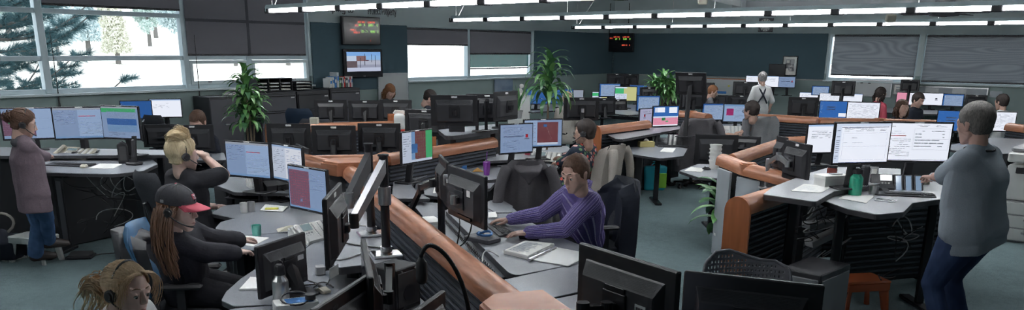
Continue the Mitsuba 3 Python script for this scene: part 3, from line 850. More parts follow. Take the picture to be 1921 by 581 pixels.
_cm = chair_mesh()
CH = {k: ([P(x, v[1], 40) for x in v[0]] if isinstance(v[0], list) else P(v[0], v[1], 40)) for k, v in _cm.items()}
mat('chair_fabric', mikit.proc(lambda p, n, uv: mikit.mix((0.018, 0.02, 0.024), (0.034, 0.036, 0.042), nz(p.x * 300, p.y * 300, p.z * 300))), 0.9, spec=0.2)
mat('chair_blue', (0.012, 0.022, 0.04), 0.7, spec=.2); mat('chair_shell', (0.03, 0.1, 0.2), 0.4)
_seat = seat_pad(); _bk = soft_back()
CH['seat'] = {m_: P(_seat, m_, True) for m_ in ('chair_fabric', 'chair_blue')}
CH['back'] = {m_: P(_bk, m_, True) for m_ in ('chair_fabric', 'chair_blue', 'chair_shell')}
CH['spine'] = P(tube(bez((0, -.05, .42), (0, -.25, .43), (0, -.3, .6), (0, -.35, .78), n=10), .025, 8), 'black_plastic', 40)


def chair(label, x, y, face, fabric='chair_fabric', back=None, arms=True, zs=0.0, group=None, backscale=1.0, base=True):
    """face: heading of the sitter in degrees, 0 = +y; turned clockwise"""
    t = thing('office_chair', label, 'chair', group)
    M = tr(x, y, 0) @ rot('z', -face); up = M @ tr(0, 0, zs)
    if base:
        part(t, 'star_base', CH['star_base'], M=M)
        for w in CH['casters']: part(t, 'caster', w, M=M)
        part(t, 'gas_column', CH['gas_column'], M=M)
    part(t, 'seat', CH['seat'][fabric], M=up)
    part(t, 'backrest', CH['back'][back or fabric], M=up @ tr(0, 0, 0) @ sc(backscale, 1, 1))
    part(t, 'spine', CH['spine'], M=up)
    if arms:
        for i in (0, 1):
            k = part(t, 'arm_post', CH['arm_post'][i], M=up); part(k, 'arm_pad', CH['arm_pad'][i], M=up)
    return t, M
# ================================================================ partitions, desks, monitors
def clampwall(p):
    d = np.dot(p - K, U) + .5
    if d > 0: p = p - U * d
    return p


def A2(z, *pts): return [clampwall(at(x, y, z))[:2] for x, y in pts]


def corner(TL, TR, z, back):
    a, b = at(*TL, z), at(*TR, z); d = b - a
    return (a + b) / 2, math.degrees(math.atan2(d[1], d[0])) + (180 if back else 0), float(np.hypot(d[0], d[1]))


def monitor_at(label, TL, TR, z, back, kind=None, hf=1.0, **kw):
    """top corners TL, TR in the photo, z: height of the top edge"""
    c, phi, L = corner(TL, TR, z, back)
    c = c - [0, 0, MH * hf / 2]
    return monitor_c(label, c, phi, kind, wf=L / MW, hf=hf, **kw)


def monitor_c(label, c, phi, kind=None, **kw):
    global _fixed
    _fixed = c
    return monitor(label, 0, 0, 0, phi, kind, **kw)


ZT = 1.1
R = 'console_partition'
pFG = A2(ZT, (653, 307), (1022, 593))
partition('long console wall with a rounded wooden rail running diagonally through the foreground', pFG, 1.1, w=.165, caph=.115, slat_n=18, core_w=.07)
fgb = at(985, 566, 1.12)
k = thing('rail_end_block', 'tan wooden block at the near end of the foreground rail', 'wooden block')
_d = np.array(pFG[1]) - np.array(pFG[0]); _d /= np.linalg.norm(_d); _n = np.array([-_d[1], _d[0]])
e0 = np.array(A2(1.12, (962, 552))[0])
part(k, 'top', prism(rounded([e0 - _d * .02 - _n * -.17, e0 + _d * .5 + _n * .17, e0 + _d * .5 - _n * .2, e0 + _d * .1 - _n * .2, e0 - _d * .02 - _n * .1], .015), .93, 1.13, .015), 'wood_cap', smooth=30)
part(k, 'base', prism([e0 + _d * .03 + _n * .13, e0 + _d * .48 + _n * .15, e0 + _d * .48 - _n * .17, e0 + _d * .12 - _n * .17], .03, .93), 'panel_core')
partition('short console wall left of the junction behind the tilted monitor arms', A2(ZT, (556, 285), (640, 303)), 1.1, slat_n=8)
partition('short console wall turning right from the junction at the top of the foreground rail', A2(ZT, (667, 303), (722, 284)), 1.1, slat_n=8)
k = thing('rail_junction_block', 'flat wooden block where three console rails meet', 'wooden block')
j = at(652, 300, 1.13)
part(k, 'top', prism([(j[0] + .27 * math.cos(u), j[1] + .27 * math.sin(u)) for u in np.linspace(0, 2 * PI, 6, endpoint=False) + .3], 1.0, 1.13, .02), 'wood_cap')
part(k, 'post', prism([(j[0] + .19 * math.cos(u), j[1] + .19 * math.sin(u)) for u in np.linspace(0, 2 * PI, 6, endpoint=False) + .3], .03, 1.0), 'panel_core')
partition('console wall behind the row of three black monitors, wooden rail along its top', A2(ZT, (502, 233), (748, 226)), 1.1, slat_n=8, end0='wood_panel')
partition('straight console wall of the middle aisle below the raised black monitors', A2(ZT, (722, 288), (925, 257)), 1.1, slat_n=12, pitch=.045)
partition('lower wooden-railed console wall behind the pale notebook screen pair', A2(ZT, (578, 283), (690, 281)), 1.05, slat_n=4)
partition('console wall with a wooden end panel behind the woman in the floral top', A2(ZT, (1120, 236), (1215, 225)), 1.1, slat_n=12, end0='wood_panel')
partition('curved console wall left of the lilac logo screen row', A2(ZT, (1262, 206), (1300, 208), (1330, 213)), 1.1, slat_n=6)
partition('console wall behind the woman in the grey T-shirt', A2(ZT, (1408, 212), (1535, 219)), 1.1, slat_n=9)
partition('console wall under the blue desktop screen and the white screen', A2(ZT, (1538, 220), (1650, 222), (1775, 225)), 1.1, slat_n=9)
partition('console wall at the right edge behind the standing man', A2(ZT, (1893, 230), (1960, 238)), 1.1, slat_n=6)
partition('console wall running back from the corner beside the white cup stack', A2(ZT, (1372, 289), (1462, 260)), 1.1, slat_n=10)
partition('short console wall right of the tilted black monitor back', A2(ZT, (1464, 257), (1534, 254)), 1.1, slat_n=10)
partition('console wall with a pale side panel between the plant and the black monitor back', A2(ZT, (1357, 288), (1405, 306), (1515, 332)), 1.1, slat_n=0)
k = 'console_partition_%03d' % 0
partition('near console wall with an orange-brown end panel beside the plant', A2(ZT, (1388, 370), (1478, 343)), 1.1, slat_n=14, end0='wood_panel', w=.2, caph=.13)
# pale panels of the right console
pw = A2(1.0, (1355, 300), (1405, 318), (1508, 345))
kk = thing('side_panel', 'pale grey tall side panel at the aisle end of the right console', 'panel')
q = [np.array(x) for x in A2(1.0, (1349, 312), (1366, 318))]
dd = q[1] - q[0]; dd /= np.linalg.norm(dd)
part(kk, 'board', moved(box(.34, .03, .97, (.17, 0, .5), .004), tr(q[0][0], q[0][1], 0) @ rot('z', math.degrees(math.atan2(dd[1], dd[0])))), 'panel_light')
kk = thing('side_panel', 'pale grey side panel under the rail in front of the black monitor back', 'panel')
q = [np.array(x) for x in A2(1.0, (1392, 322), (1512, 346))]
dd = q[1] - q[0]; Ld = np.linalg.norm(dd); dd /= Ld
part(kk, 'board', moved(box(Ld, .02, .85, (Ld / 2, -.06, .53), .004), tr(q[0][0], q[0][1], 0) @ rot('z', math.degrees(math.atan2(dd[1], dd[0])))), 'panel_light')

# ---------------------------------------------------------------- desks
def legs(z, *p): return A2(z, *p)


desk('front work surface the standing woman types at', A2(1.0, (40, 322), (150, 325), (215, 326), (268, 320), (296, 307), (286, 299), (180, 296), (40, 296)), 1.0, legs=legs(1.0, (90, 306), (255, 306)), r=.08)
desk('rear monitor shelf of the standing woman\'s desk', A2(1.06, (-40, 292), (330, 290), (325, 281), (-40, 275)), 1.06, legs=legs(1.06, (110, 283), (300, 285)), r=.05)
desk('rounded blue-grey table edge in front of the woman with the blond bun', A2(.76, (404, 427), (414, 416), (440, 409), (560, 402), (640, 396), (640, 410), (600, 420), (545, 434), (470, 440), (418, 441)), .76, legs=legs(.76, (440, 425), (600, 408)), r=.1)
desk('small rounded table with the phone left of the low black monitor', A2(.757, (424, 456), (434, 446), (460, 438), (545, 437), (600, 424), (617, 432), (560, 474), (490, 470), (432, 466)), .757, legs=legs(.75, (450, 455), (550, 452)), r=.08)
desk('pale blue work surface under the steel bottle', A2(.755, (415, 563), (424, 547), (452, 522), (500, 490), (560, 476), (612, 436), (618, 470), (634, 504), (670, 520), (650, 600), (560, 640), (535, 570), (440, 574)), .755, legs=legs(.75, (450, 548), (600, 560)), r=.05)
desk('blue table edge in front of the blonde woman at the bottom', A2(.753, (395, 590), (440, 578), (530, 571), (545, 640), (400, 700)), .753, r=.05)
desk('grey rear shelf carrying the two black monitor posts', A2(.9, (630, 502), (748, 489), (716, 447), (692, 405), (665, 362), (640, 360), (612, 440), (616, 470)), .9, thick=.05, legs=legs(.9, (660, 480), (700, 470)), r=.03)
desk('grey lower shelf with the black speaker at the bottom', A2(.8, (690, 600), (708, 545), (760, 535), (838, 600), (800, 680)), .8, r=.03)
# rail right side
desk('narrow grey table between the foreground rail and the wire tray', A2(.715, (770, 378), (822, 380), (957, 517), (912, 526), (850, 470)), .715, legs=legs(.76, (880, 470), (830, 420)), r=.02)
desk('large grey table at the bottom behind the rail block', A2(.765, (918, 530), (955, 522), (1100, 490), (1150, 520), (1080, 548), (1025, 560), (1030, 600), (985, 580)), .765, r=.02, legs=legs(.76, (1060, 520)))
desk('corner table left of the near black monitors', A2(.763, (1032, 562), (1086, 551), (1200, 530), (1240, 600), (1060, 640)), .763, r=.02, legs=legs(.76, (1100, 590)))
desk('dark grey desk of the man in the purple shirt', A2(.77, (836, 394), (868, 380), (900, 376), (950, 380), (965, 392), (985, 410), (1040, 440), (1096, 462), (1100, 490), (966, 517), (952, 509)), .77, thick=.05, legs=legs(.77, (985, 480), (890, 400)), r=.05)
desk('rounded dark desk end behind the purple-shirted man\'s mouse', A2(.78, (905, 384), (920, 375), (945, 376), (962, 386), (960, 398), (930, 398)), .78, r=.05)
desk('grey curved desk behind the top of the foreground rail', A2(.78, (735, 372), (738, 338), (765, 318), (850, 306), (875, 312), (862, 320), (815, 324), (782, 335), (772, 347), (785, 362), (808, 372)), .78, r=.02, legs=legs(.78, (760, 345), (850, 312)))
desk('lower work surface inside the curved desk, strewn with papers', A2(.72, (776, 362), (780, 345), (800, 334), (860, 326), (940, 330), (920, 352), (850, 372)), .72, r=.03, legs=legs(.72, (820, 355)))
desk('desk in front of the woman in the floral top', A2(.76, (870, 318), (930, 300), (1000, 285), (1050, 290), (1062, 300), (1040, 318), (985, 330), (905, 338)), .76, legs=legs(.76, (930, 318), (1030, 300)))
desk('rear shelf under the list and route screens', A2(.85, (905, 302), (940, 285), (1062, 272), (1075, 283), (985, 298)), .85, legs=legs(.85, (960, 288), (1050, 282)))
desk('raised grey shelf holding the tall black monitor backs', A2(1.2, (822, 243), (935, 232), (950, 240), (838, 256)), 1.2, thick=.05, legs=legs(1.2, (850, 248), (925, 240)))
desk('desk with the tissue box beside the grey cabinet', A2(.76, (1174, 287), (1180, 276), (1240, 272), (1290, 278), (1282, 292), (1240, 297)), .76, legs=legs(.76, (1235, 285),))
desk('raised rear shelf with the lilac logo screen', A2(.95, (1138, 252), (1200, 240), (1262, 233), (1285, 240), (1160, 262)), .95, thick=.04, legs=legs(.95, (1165, 252), (1260, 240)))
desk('dark desk with the white cups in front of the low black monitors', A2(.74, (1274, 320), (1310, 307), (1360, 309), (1362, 335), (1310, 332)), .74, legs=legs(.74, (1340, 322),))
desk('desk of the woman in the grey T-shirt', A2(.76, (1310, 245), (1330, 233), (1388, 232), (1394, 240), (1378, 254), (1330, 256)), .76, legs=legs(.76, (1340, 246), (1380, 240)))
mat('desk_light', mikit.proc(lambda p, n, uv: mikit.mix((0.36, 0.365, 0.385), (0.42, 0.425, 0.445), nz(p.x * 260, p.y * 260, p.z * 60))), 0.4)
desk('raised pale desk left of the green bottle', A2(1.1, (1432, 364), (1450, 350), (1515, 325), (1560, 312), (1690, 316), (1690, 338), (1600, 352), (1565, 358), (1530, 378)), 1.1, thick=.045, r=.03, legs=legs(1.1, (1490, 362), (1590, 330)), top='desk_light')
desk('raised pale desk the standing man works at', A2(1.05, (1540, 374), (1562, 361), (1640, 352), (1760, 338), (1810, 345), (1775, 372), (1712, 380), (1695, 397), (1645, 402), (1590, 391)), 1.05, thick=.045, r=.04, legs=legs(1.05, (1580, 378), (1755, 362)), top='desk_light')
desk('dark desk behind the standing man', A2(.9, (1760, 275), (1860, 258), (1960, 262), (1960, 285), (1830, 290)), .9, legs=legs(.9, (1800, 278), (1900, 275)))
desk('far desk under the blue desktop screen', A2(.8, (1490, 240), (1545, 228), (1660, 232), (1670, 248), (1530, 255)), .8, legs=legs(.8, (1520, 245), (1640, 240)))
desk('long far desk along the right wall', A2(.8, (1500, 195), (1560, 188), (1830, 205), (1840, 216), (1680, 212)), .8, legs=legs(.8, (1560, 195), (1700, 204), (1800, 208)))
desk('far raised desk of the grey-haired woman', A2(1.0, (1395, 172), (1420, 168), (1500, 171), (1500, 175), (1420, 178)), 1.0, legs=legs(1.0, (1410, 173), (1480, 173)))
desk('far desk of the blue screen row left of the tall plant', A2(.85, (960, 204), (990, 196), (1090, 195), (1100, 202), (1000, 210)), .85, legs=legs(.85, (985, 203), (1080, 199)))
desk('desk in the far middle cluster of screens', A2(.8, (1095, 206), (1130, 196), (1235, 196), (1262, 208), (1180, 216)), .8, legs=legs(.8, (1130, 205), (1220, 204)))
desk('desk under the row of three black monitor backs', A2(.8, (495, 300), (500, 292), (745, 290), (750, 300)), .8, legs=legs(.8, (520, 297), (730, 297)))
desk('desk under the second row of black monitor backs', A2(.85, (575, 238), (600, 228), (790, 226), (800, 236)), .85, legs=legs(.85, (600, 234), (780, 232)))
desk('desk behind the woman with the blond bun', A2(.78, (285, 300), (300, 288), (420, 286), (425, 300)), .78, legs=legs(.78, (310, 296), (410, 296)))
desk('rear shelf under the pale screens of the woman with the blond bun', A2(.85, (400, 345), (415, 332), (590, 330), (620, 345), (590, 362), (440, 360)), .85, legs=legs(.85, (430, 350), (580, 350)))
# ---------------------------------------------------------------- monitors (photo pixels -> places on their desks)
mo = monitor
mo('leftmost screen of the standing woman, pink and green map beside a pale window', 60, 232, 61, 25, 'pinkgreen', stand=1.06, wf=1.1, detail=2)
mo('middle screen of the standing woman, pale window with lines of text', 151, 231, 62, 20, 'cad', stand=1.06, detail=2)
mo('right screen of the standing woman with a green bar over blue rows', 226, 230, 64, -14, 'status', stand=1.06, detail=2, wf=.86)
t, c, M = mo('black monitor seen edge-on right of the screen with the green bar', 273, 247, 42, 110, None, tag=False)
arm('black arm behind the edge-on monitor by the standing woman', M, at(245, 291, 1.06), 1.06, post=.25)
mo('blue screen against the window wall behind the green-bar screen', 256, 206, 35, 24, 'deskblue', stand=.78, wf=1.05)
mo('white screen against the window wall right of the blue one', 311, 203, 36, 22, 'whiteplain', stand=.78, wf=1.05)
mo('small black monitor back behind the green-bar screen, left of the white-labelled one', 303, 254, 42, 200, None, stand=.78, tag=False)
mo('black monitor back with a white label behind the woman with the blond bun', 362, 259, 50, 196, None, stand=.78, detail=2)
monitor_at('pale blue screen with text right of the blond bun', (420, 262), (505, 268), 1.36, 0, 'cad', hf=.98, stand=.85, detail=2)
monitor_at('bright screen of fine text right of the pale blue screen', (508, 267), (566, 276), 1.36, 0, 'cadw', hf=.98, stand=.85, detail=2)
mo('monitor seen nearly edge-on at the right end of the bright text screen', 572, 304, 60, 118, None, stand=.85, tag=False)
t, c, M = monitor_at('screen with a dark red gridded map beside a pale column', (538, 307), (612, 319), 1.27, 0, 'map_l', hf=1.06, detail=2)
MPINK = M
t, c, M = monitor_at('black monitor turned edge-on right of the gridded map screen', (603, 373), (633, 341), 1.46, 1, None, lit='cadw', hf=1.1, detail=2)
M603 = M
mo('small black monitor back below the pale text screen', 522, 356, 60, 228, None, stand=.76, hf=.9, wf=.85, tag=False)
t, c, M475 = monitor_at('low black monitor seen from behind at the capped woman\'s table', (475, 463), (566, 434), 1.10, 1, None, lit='cadw', hf=.9, stand=.755, detail=2, tag=False)
part(t, 'rating_label', MON['label'], M=M475 @ tr(-.14, .0385, -.16 - .06) @ sc(1.0, 1, 1.6), label='white rating label')
t, c, MBL = monitor_at('large black monitor back with a white barcode label at the bottom', (578, 580), (686, 512), 1.30, 1, None, lit='white', detail=2, tag=False)
part(t, 'asset_label', MON['label'], M=MBL @ tr(.10, .001, -.012) @ sc(1.2, 1, 1.9), label='white barcode label')
for i in range(9): part(t, 'barcode', box(.0025 + .0015 * (i % 3), .0006, .017), 'ink', MBL @ tr(.078 + .006 * i, .0296, .14))
t, c, M = monitor_at('black monitor turned edge-on beside the near barcode monitor', (676, 447), (689, 520), 1.33, 0, None, tag=False, detail=2)
MEDGE = M
t, c, MP1 = monitor_at('black monitor back with a white label facing the man in purple', (846, 308), (916, 331), 1.47, 1, None, lit='docs', hf=.95, detail=2, tag=False)
part(t, 'asset_label', MON['label'], M=MP1 @ tr(-.13, .0385, -.27) @ sc(.7, 1, 2), label='white label')
t, c, MP2 = monitor_at('bluish monitor edge left of the labelled monitor of the man in purple', (829, 289), (844, 305), 1.42, 1, None, hf=.95, tag=False)
t, c, MA_ = monitor_at('big black monitor back with a barcode label, left of the near pair', (1095, 453), (1281, 509), 1.48, 1, None, lit='cadw', detail=2, tag=False)
part(t, 'asset_label', MON['label'], M=MA_ @ tr(-.14, .0385, -.225) @ sc(.8, 1, 1.5), label='white barcode label')
for i in range(9): part(t, 'barcode', box(.0022 + .0012 * (i % 3), .0006, .013), 'ink', MA_ @ tr(-.158 + .0045 * i, .0685, .009))
t, c, MB2 = monitor_at('big black monitor back with a vented ridge, right of the near pair', (1286, 505), (1548, 533), 1.38, 1, None, lit='docs', detail=2, tag=False)
part(t, 'asset_label', MON['label'], M=MB2 @ tr(-.05, .0385, -.17), label='white label')
t, c, MMG = mo('screen with a red and green map behind the foreground rail', 783, 275, 62, 58, 'mapg', stand=.78, detail=2)
mo('list screen with a small red crest, left of the route map', 969, 260, 56, 32, 'listl', stand=.85, z=1.2, detail=2, wf=.86)
mo('screen with a dark red route map in front of the floral-top woman', 1019, 250, 54, 24, 'mapr', stand=.85, z=1.2, detail=2)
mo('narrow lilac screen with two small crests', 1217, 222, 39, 45, 'logos', stand=.95)
mo('blue screen with a pink keypad of buttons', 1249, 218, 40, 27, 'bluepink', stand=.95)
mo('pale blue list screen left of the pink picture screen', 1340, 210, 33, 10, 'lists', stand=.76)
mo('pale screen with a pink picture in front of the grey T-shirt woman', 1383, 212, 35, -4, 'photo', stand=.76)
mo('white screen at the left end of the standing man\'s row', 1551, 260, 57, 14, 'whiteplain', stand=.9)
GR1 = mo('white document screen left of the standing man\'s centre', 1617, 269, 81, 12, 'docs', stand=1.1, detail=2, wf=.97)
GR2 = mo('white screen with a red line in front of the standing man', 1720, 267, 77, -4, 'redline', stand=1.1, detail=2, wf=1.08)
mo('blue desktop screen with a small table on the far console', 1564, 206, 34, -14, 'desk', stand=.8, wf=1.04)
mo('white screen right of the blue desktop screen', 1619, 209, 36, -18, 'white', stand=.8, wf=1.08)
mo('blue and white screen left of the standing man\'s head', 1790, 227, 40, -26, 'pinkwhite' if 0 else 'desk', stand=.9)
mo('white screen right of the standing man\'s head', 1875, 228, 38, -10, 'white', stand=.9)
mo('screen with a pink left half on the far right desk', 1702, 186, 26, -28, 'pinkwhite', stand=.8)
mo('white screen with two dark logos on the far right desk', 1746, 186, 24, -26, 'logosw', stand=.8, wf=1.25)
mo('pale screen with a blue edge right of the two-logo screen', 1788, 188, 24, -28, 'lists', stand=.8)
mo('black monitor back right of the far white screens', 1831, 190, 24, 150, None, stand=.8)
mo('low white screen top at the far desk, left of three', 1517, 181, 16, -20, 'whiteplain', hf=.7, stand=.8)
mo('low white screen top at the far desk, middle of three', 1556, 183, 17, -20, 'white', hf=.7, stand=.8)
mo('low white screen top at the far desk, right of three', 1599, 184, 17, -20, 'whiteplain', hf=.7, stand=.8)
mo('pale blue screen under the bright window strip', 1539, 170, 18, -20, 'lists', stand=.9, hf=.85)
mo('black monitor back under the left far shade', 1582, 166, 28, 155, None, stand=.9)
mo('black monitor back between the two far shades', 1707, 160, 22, 152, None, stand=.9)
mo('small white screen left of the grey-haired woman', 1415, 150, 17, -22, 'whiteplain', stand=1.0, hf=.8)
mo('white screen behind the grey-haired woman', 1451, 153, 22, -24, 'whiteplain', stand=1.0, wf=1.1)
mo('bluish screen at the right end of the grey-haired woman\'s desk', 1476, 154, 21, -30, 'listl', stand=1.0)
mo('black monitor back left of the grey-haired woman', 1398, 166, 26, 168, None, stand=.9, wf=1.15)
mo('black monitor top in front of the grey T-shirt woman\'s list screen', 1342, 188, 20, 180, None, hf=.75, stand=.8, wf=1.15)
mo('black monitor top behind the pink picture screen', 1390, 189, 20, 180, None, hf=.75, stand=.8, wf=1.25)
mo('black monitor back at the right end of the far middle console', 1506, 200, 36, 172, None, stand=.8)
mo('tall black monitor turned up on its arm beside the round bush', 1297, 156, 44, 150, None, stand=.9, wf=.9, tilt=-18)
mo('black monitor back right of the round bush', 1320, 168, 26, 172, None, stand=.9)
mo('black monitor back left of two at the corner of the room', 1156, 150, 24, 200, None, stand=1.0, wf=1.1)
mo('black monitor back right of two at the corner of the room', 1181, 150, 23, 190, None, stand=1.0)
mo('left half-hidden blue screen behind the tall plant', 1008, 181, 30, 12, 'deskblue', stand=.85)
mo('right blue screen behind the tall plant', 1054, 181, 29, 4, 'deskblue', stand=.85)
mo('teal screen right of the blue screens behind the tall plant', 1078, 182, 28, 0, 'blank', k=.45, stand=.85, wf=.8)
mo('white and blue screen in the far middle cluster', 1144, 169, 26, 14, 'lists', stand=.8, wf=1.1)
mo('pale screen top in the far middle cluster', 1127, 180, 16, 10, 'greenw', hf=.7, stand=.8)
mo('green and yellow screen in the far middle cluster', 1174, 176, 28, -10, 'greenw', stand=.8)
mo('blue screen right of the green and yellow one', 1197, 172, 26, -14, 'deskblue', stand=.8, wf=.85)
mo('pale list screen below the blue one in the far middle cluster', 1216, 194, 30, 6, 'lists', stand=.8)
mo('pale blue monitor back with a tall stand in the far cluster', 1216, 177, 28, 210, None, stand=.8)
mo('pale blue monitor back right of the bush', 1297, 188, 34, 200, None, stand=.8)
t, c, Mk1 = mo('black monitor back with a label behind the tall plant', 1090, 204, 43, 190, None, stand=.85, wf=1.05)
mo('black monitor back right of the one behind the tall plant', 1132, 200, 32, 200, None, stand=.8)
mo('small black monitor back beside a grey arm in the far cluster', 1158, 200, 28, 215, None, stand=.8)
mo('black monitor back in front of the round bush', 1254, 184, 26, 192, None, stand=.8, wf=1.2)
t, c, M850 = mo('large raised black monitor back in the middle of the room', 852, 207, 58, 186, None, detail=2)
t, c, M914 = mo('raised black monitor back right of the large one', 913, 202, 52, 192, None, detail=2)
t, c, M948 = mo('raised black monitor turned sideways at the end of the middle row', 947, 198, 54, 238, None)
mo('low black monitor back left of the large raised one', 797, 230, 50, 170, None, stand=.85, detail=2)
mo('black monitor back left of three in the second row', 621, 207, 40, 188, None, stand=.85)
mo('black monitor back in the middle of the second row', 685, 208, 40, 186, None, stand=.85)
mo('black monitor back right of three in the second row', 743, 207, 40, 176, None, stand=.85)
t, c, Ms1 = mo('left monitor back in the row of three in front of the plant', 543, 258, 52, 182, None, detail=2, stand=.8, z=1.11)
t, c, Ms2 = mo('middle monitor back in the row of three', 627, 262, 54, 184, None, detail=2, stand=.8, z=1.1)
t, c, Ms3 = mo('right monitor back in the row of three', 712, 257, 50, 184, None, detail=2, stand=.8, z=1.1)
t, c, MRB = monitor_at('black monitor back beside the white cups rail, tilted on its arm', (1478, 262), (1526, 272), 1.42, 1, None, hf=1.0, detail=2)
t, c, MRB2 = monitor_at('bluish monitor edge left of the black monitor back in the right console', (1462, 254), (1480, 258), 1.42, 1, None, tag=False)
mo('black monitor back left of two at the white cups', 1343, 280, 56, 170, None, stand=.74, tag=False, hf=1.25, wf=1.15)
mo('black monitor back right of two at the white cups, beside the dark jacket', 1393, 272, 34, 160, None, stand=.74, tag=False, hf=.8)
# arms
POST = 'cable_black'
arm('silver column and black arm of the purple man\'s monitor', MP1, at(829, 455, .715), .715, mt='black_metal', post=.55, r=.03, base_mat='silver')
arm('black arm reaching left behind the purple man\'s monitor', MP2, at(772, 440, .715), .715, mt='black_metal', post=.25)
arm('black arm under the near left monitor of the pair', MA_, np.r_[apply(MA_, (0.05, .3, 0))[:2]], .765, post=.42)
arm('black arm under the near right monitor of the pair', MB2, np.r_[apply(MB2, (0, .28, 0))[:2]], .763, post=.3)
arm('black arm of the near barcode monitor', MBL, np.r_[apply(MBL, (-.1, .3, 0))[:2]], .8, post=.2)
arm('black arm of the edge-on monitor at the bottom', MEDGE, at(735, 590, .8), .8, post=.3)
arm('black arm behind the large raised monitor', M850, at(895, 247, 1.2), 1.2, post=.4)
arm('black arm behind the raised monitor right of the large one', M914, at(912, 246, 1.2), 1.2, post=.38)
arm('black arm of the sideways raised monitor', M948, at(932, 240, 1.2), 1.2, post=.3)
arm('grey arm of the monitor behind the tall plant', Mk1, at(1118, 222, .85), .85, mt='mid_grey', post=.3)
arm('arm of the left monitor in the row of three', Ms1, at(575, 294, .8), .8, post=.2)
arm('arm of the middle monitor in the row of three', Ms2, at(655, 294, .8), .8, post=.2)
arm('arm of the right monitor in the row of three', Ms3, at(735, 294, .8), .8, post=.2)
arm('silver arm of the black monitor back in the right console', MRB, at(1440, 320, 1.08) * [1, 1, 1], .9, mt='silver', post=.3)
for n_, c_, f_, m_ in MONS: pass
# ================================================================ people: one continuous body from joint hulls; hair and clothes are children
_ico = trimesh.creation.icosphere(subdivisions=2).vertices


def hs(*sp):
    """hull of spheres (x, y, z, r) or ellipsoids (x, y, z, rx, ry, rz)"""
    pts = [_ico * (q[3:] if len(q) > 4 else q[3]) + np.array(q[:3]) for q in sp]
    return m3.Manifold.hull_points(np.vstack(pts))


def union(L): return m3.Manifold.batch_boolean(list(L), m3.OpType.Add)


def smooth_m(M, ref, it=8, lam=.5):
    q = from_m3(M.refine_to_length(ref))
    q = trimesh.Trimesh(q.vertices, q.faces, process=True); q.merge_vertices()
    trimesh.smoothing.filter_taubin(q, lamb=lam, nu=lam + .02, iterations=it)
    return q


def frame(f, up=(0, 0, 1)):
    """rows x (right), y (forward f), z"""
    f = np.asarray(f, float); f = f / np.linalg.norm(f)
    x = np.cross(f, up); x /= np.linalg.norm(x); z = np.cross(x, f)
    M = np.eye(4); M[:3, 0] = x; M[:3, 1] = f; M[:3, 2] = z; return M


def head_parts(fem=False):
    nr, br = (.0078, .0075) if fem else (.0095, .011)
    X = [hs((0, -.012, .035, .076, .097, .088)),
         hs((-.043, .052, .02, .028), (.043, .052, .02, .028), (-.048, .045, -.03, .022), (.048, .045, -.03, .022), (-.046, 0, -.06, .018), (.046, 0, -.06, .018), (-.013, .07, -.097, .015), (.013, .07, -.097, .015), (0, .076, -.06, .022), (0, -.02, 0, .06)),
         hs((0, .085, .02, .006 if fem else .0075), (0, .109 if fem else .111, -.02, nr), (-.0105, .098, -.028, nr * .82), (.0105, .098, -.028, nr * .82)),
         hs((0, .083, .027, br), (.038, .073, .03, br)), hs((0, .083, .027, br), (-.038, .073, .03, br)),
         hs((-.019, .0865, -.057, .0055), (.019, .0865, -.057, .0055), (0, .0935, -.0545, .0062)),
         hs((-.015, .0865, -.068, .0055), (.015, .0865, -.068, .0055), (0, .0925, -.069, .0068)),
         hs((0, -.03, -.03, .05), (0, -.02, -.13, .05))]
    for s in (-1, 1): X.append(hs((s * .077, -.012, .008, .008, .018, .022), (s * .074, -.004, -.03, .007, .011, .012)))
    m = union(X)
    for s in (-1, 1): m -= m3.Manifold.sphere(.0175, 24).translate((s * .032, .0995, .004))
    for s in (-1, 1):
        m += m3.Manifold.sphere(.0140, 24).translate((s * .032, .0755, .004)) ^ m3.Manifold.cube((.04, .04, .03), True).translate((s * .032, .08, .0225))
    return m


_HEAD = {}


def head_mesh(ref, fem=False):
    if (ref, fem) not in _HEAD: _HEAD[ref, fem] = smooth_m(head_parts(fem), ref, 5)
    return _HEAD[ref, fem].copy()


def hand_m(side, curl=.5, ref=.006, spread=1.0):
    """wrist at the origin, fingers along +y, back of the hand up; side +1 = right hand (thumb towards -x)"""
    X = [hs((-.028, .035, 0, .012), (.03, .035, 0, .011), (-.03, .085, 0, .011), (.03, .08, -.003, .010), (-.016, 0, 0, .019), (.016, 0, 0, .017), (-.016, -.04, 0, .021), (.016, -.04, 0, .02))]
    for i, (x, L) in enumerate(((-.03, .074), (-.01, .083), (.011, .077), (.03, .06))):
        a = 0.0; p = np.array([x, .083 - .004 * abs(i - 1), 0.0]); r = .0092 - .0006 * (i == 3)
        sp = .07 * (i - 1.4) * spread
        for j, q in enumerate((.45, .31, .24)):
            a += curl * (.35 + .5 * (j > 0)); n = p + L * q * np.array([math.sin(sp), math.cos(a) * math.cos(sp), -math.sin(a)])
            X.append(hs((*p, r), (*n, r - .0008))); p = n; r -= .0008
    p0, p1, p2, p3 = (-.024, .02, -.004), (-.05, .05, -.016), (-.058, .08, -.024), (-.052, .103, -.03)
    X += [hs((*p0, .015), (*p1, .0115)), hs((*p1, .0112), (*p2, .0098)), hs((*p2, .0098), (*p3, .0085))]
    q = smooth_m(union(X), ref, 4)
    if side < 0: q.vertices[:, 0] *= -1; q.invert()
    return q


def ik(a, b, l1, l2, hint):
    d = b - a; L = np.linalg.norm(d); L2 = min(L, (l1 + l2) * .995); d = d / L
    x = (l1 ** 2 - l2 ** 2 + L2 ** 2) / (2 * L2); h = math.sqrt(max(l1 ** 2 - x ** 2, 1e-6))
    n = np.asarray(hint, float) - d * np.dot(hint, d); n /= np.linalg.norm(n)
    return a + d * x + n * h, a + d * L2


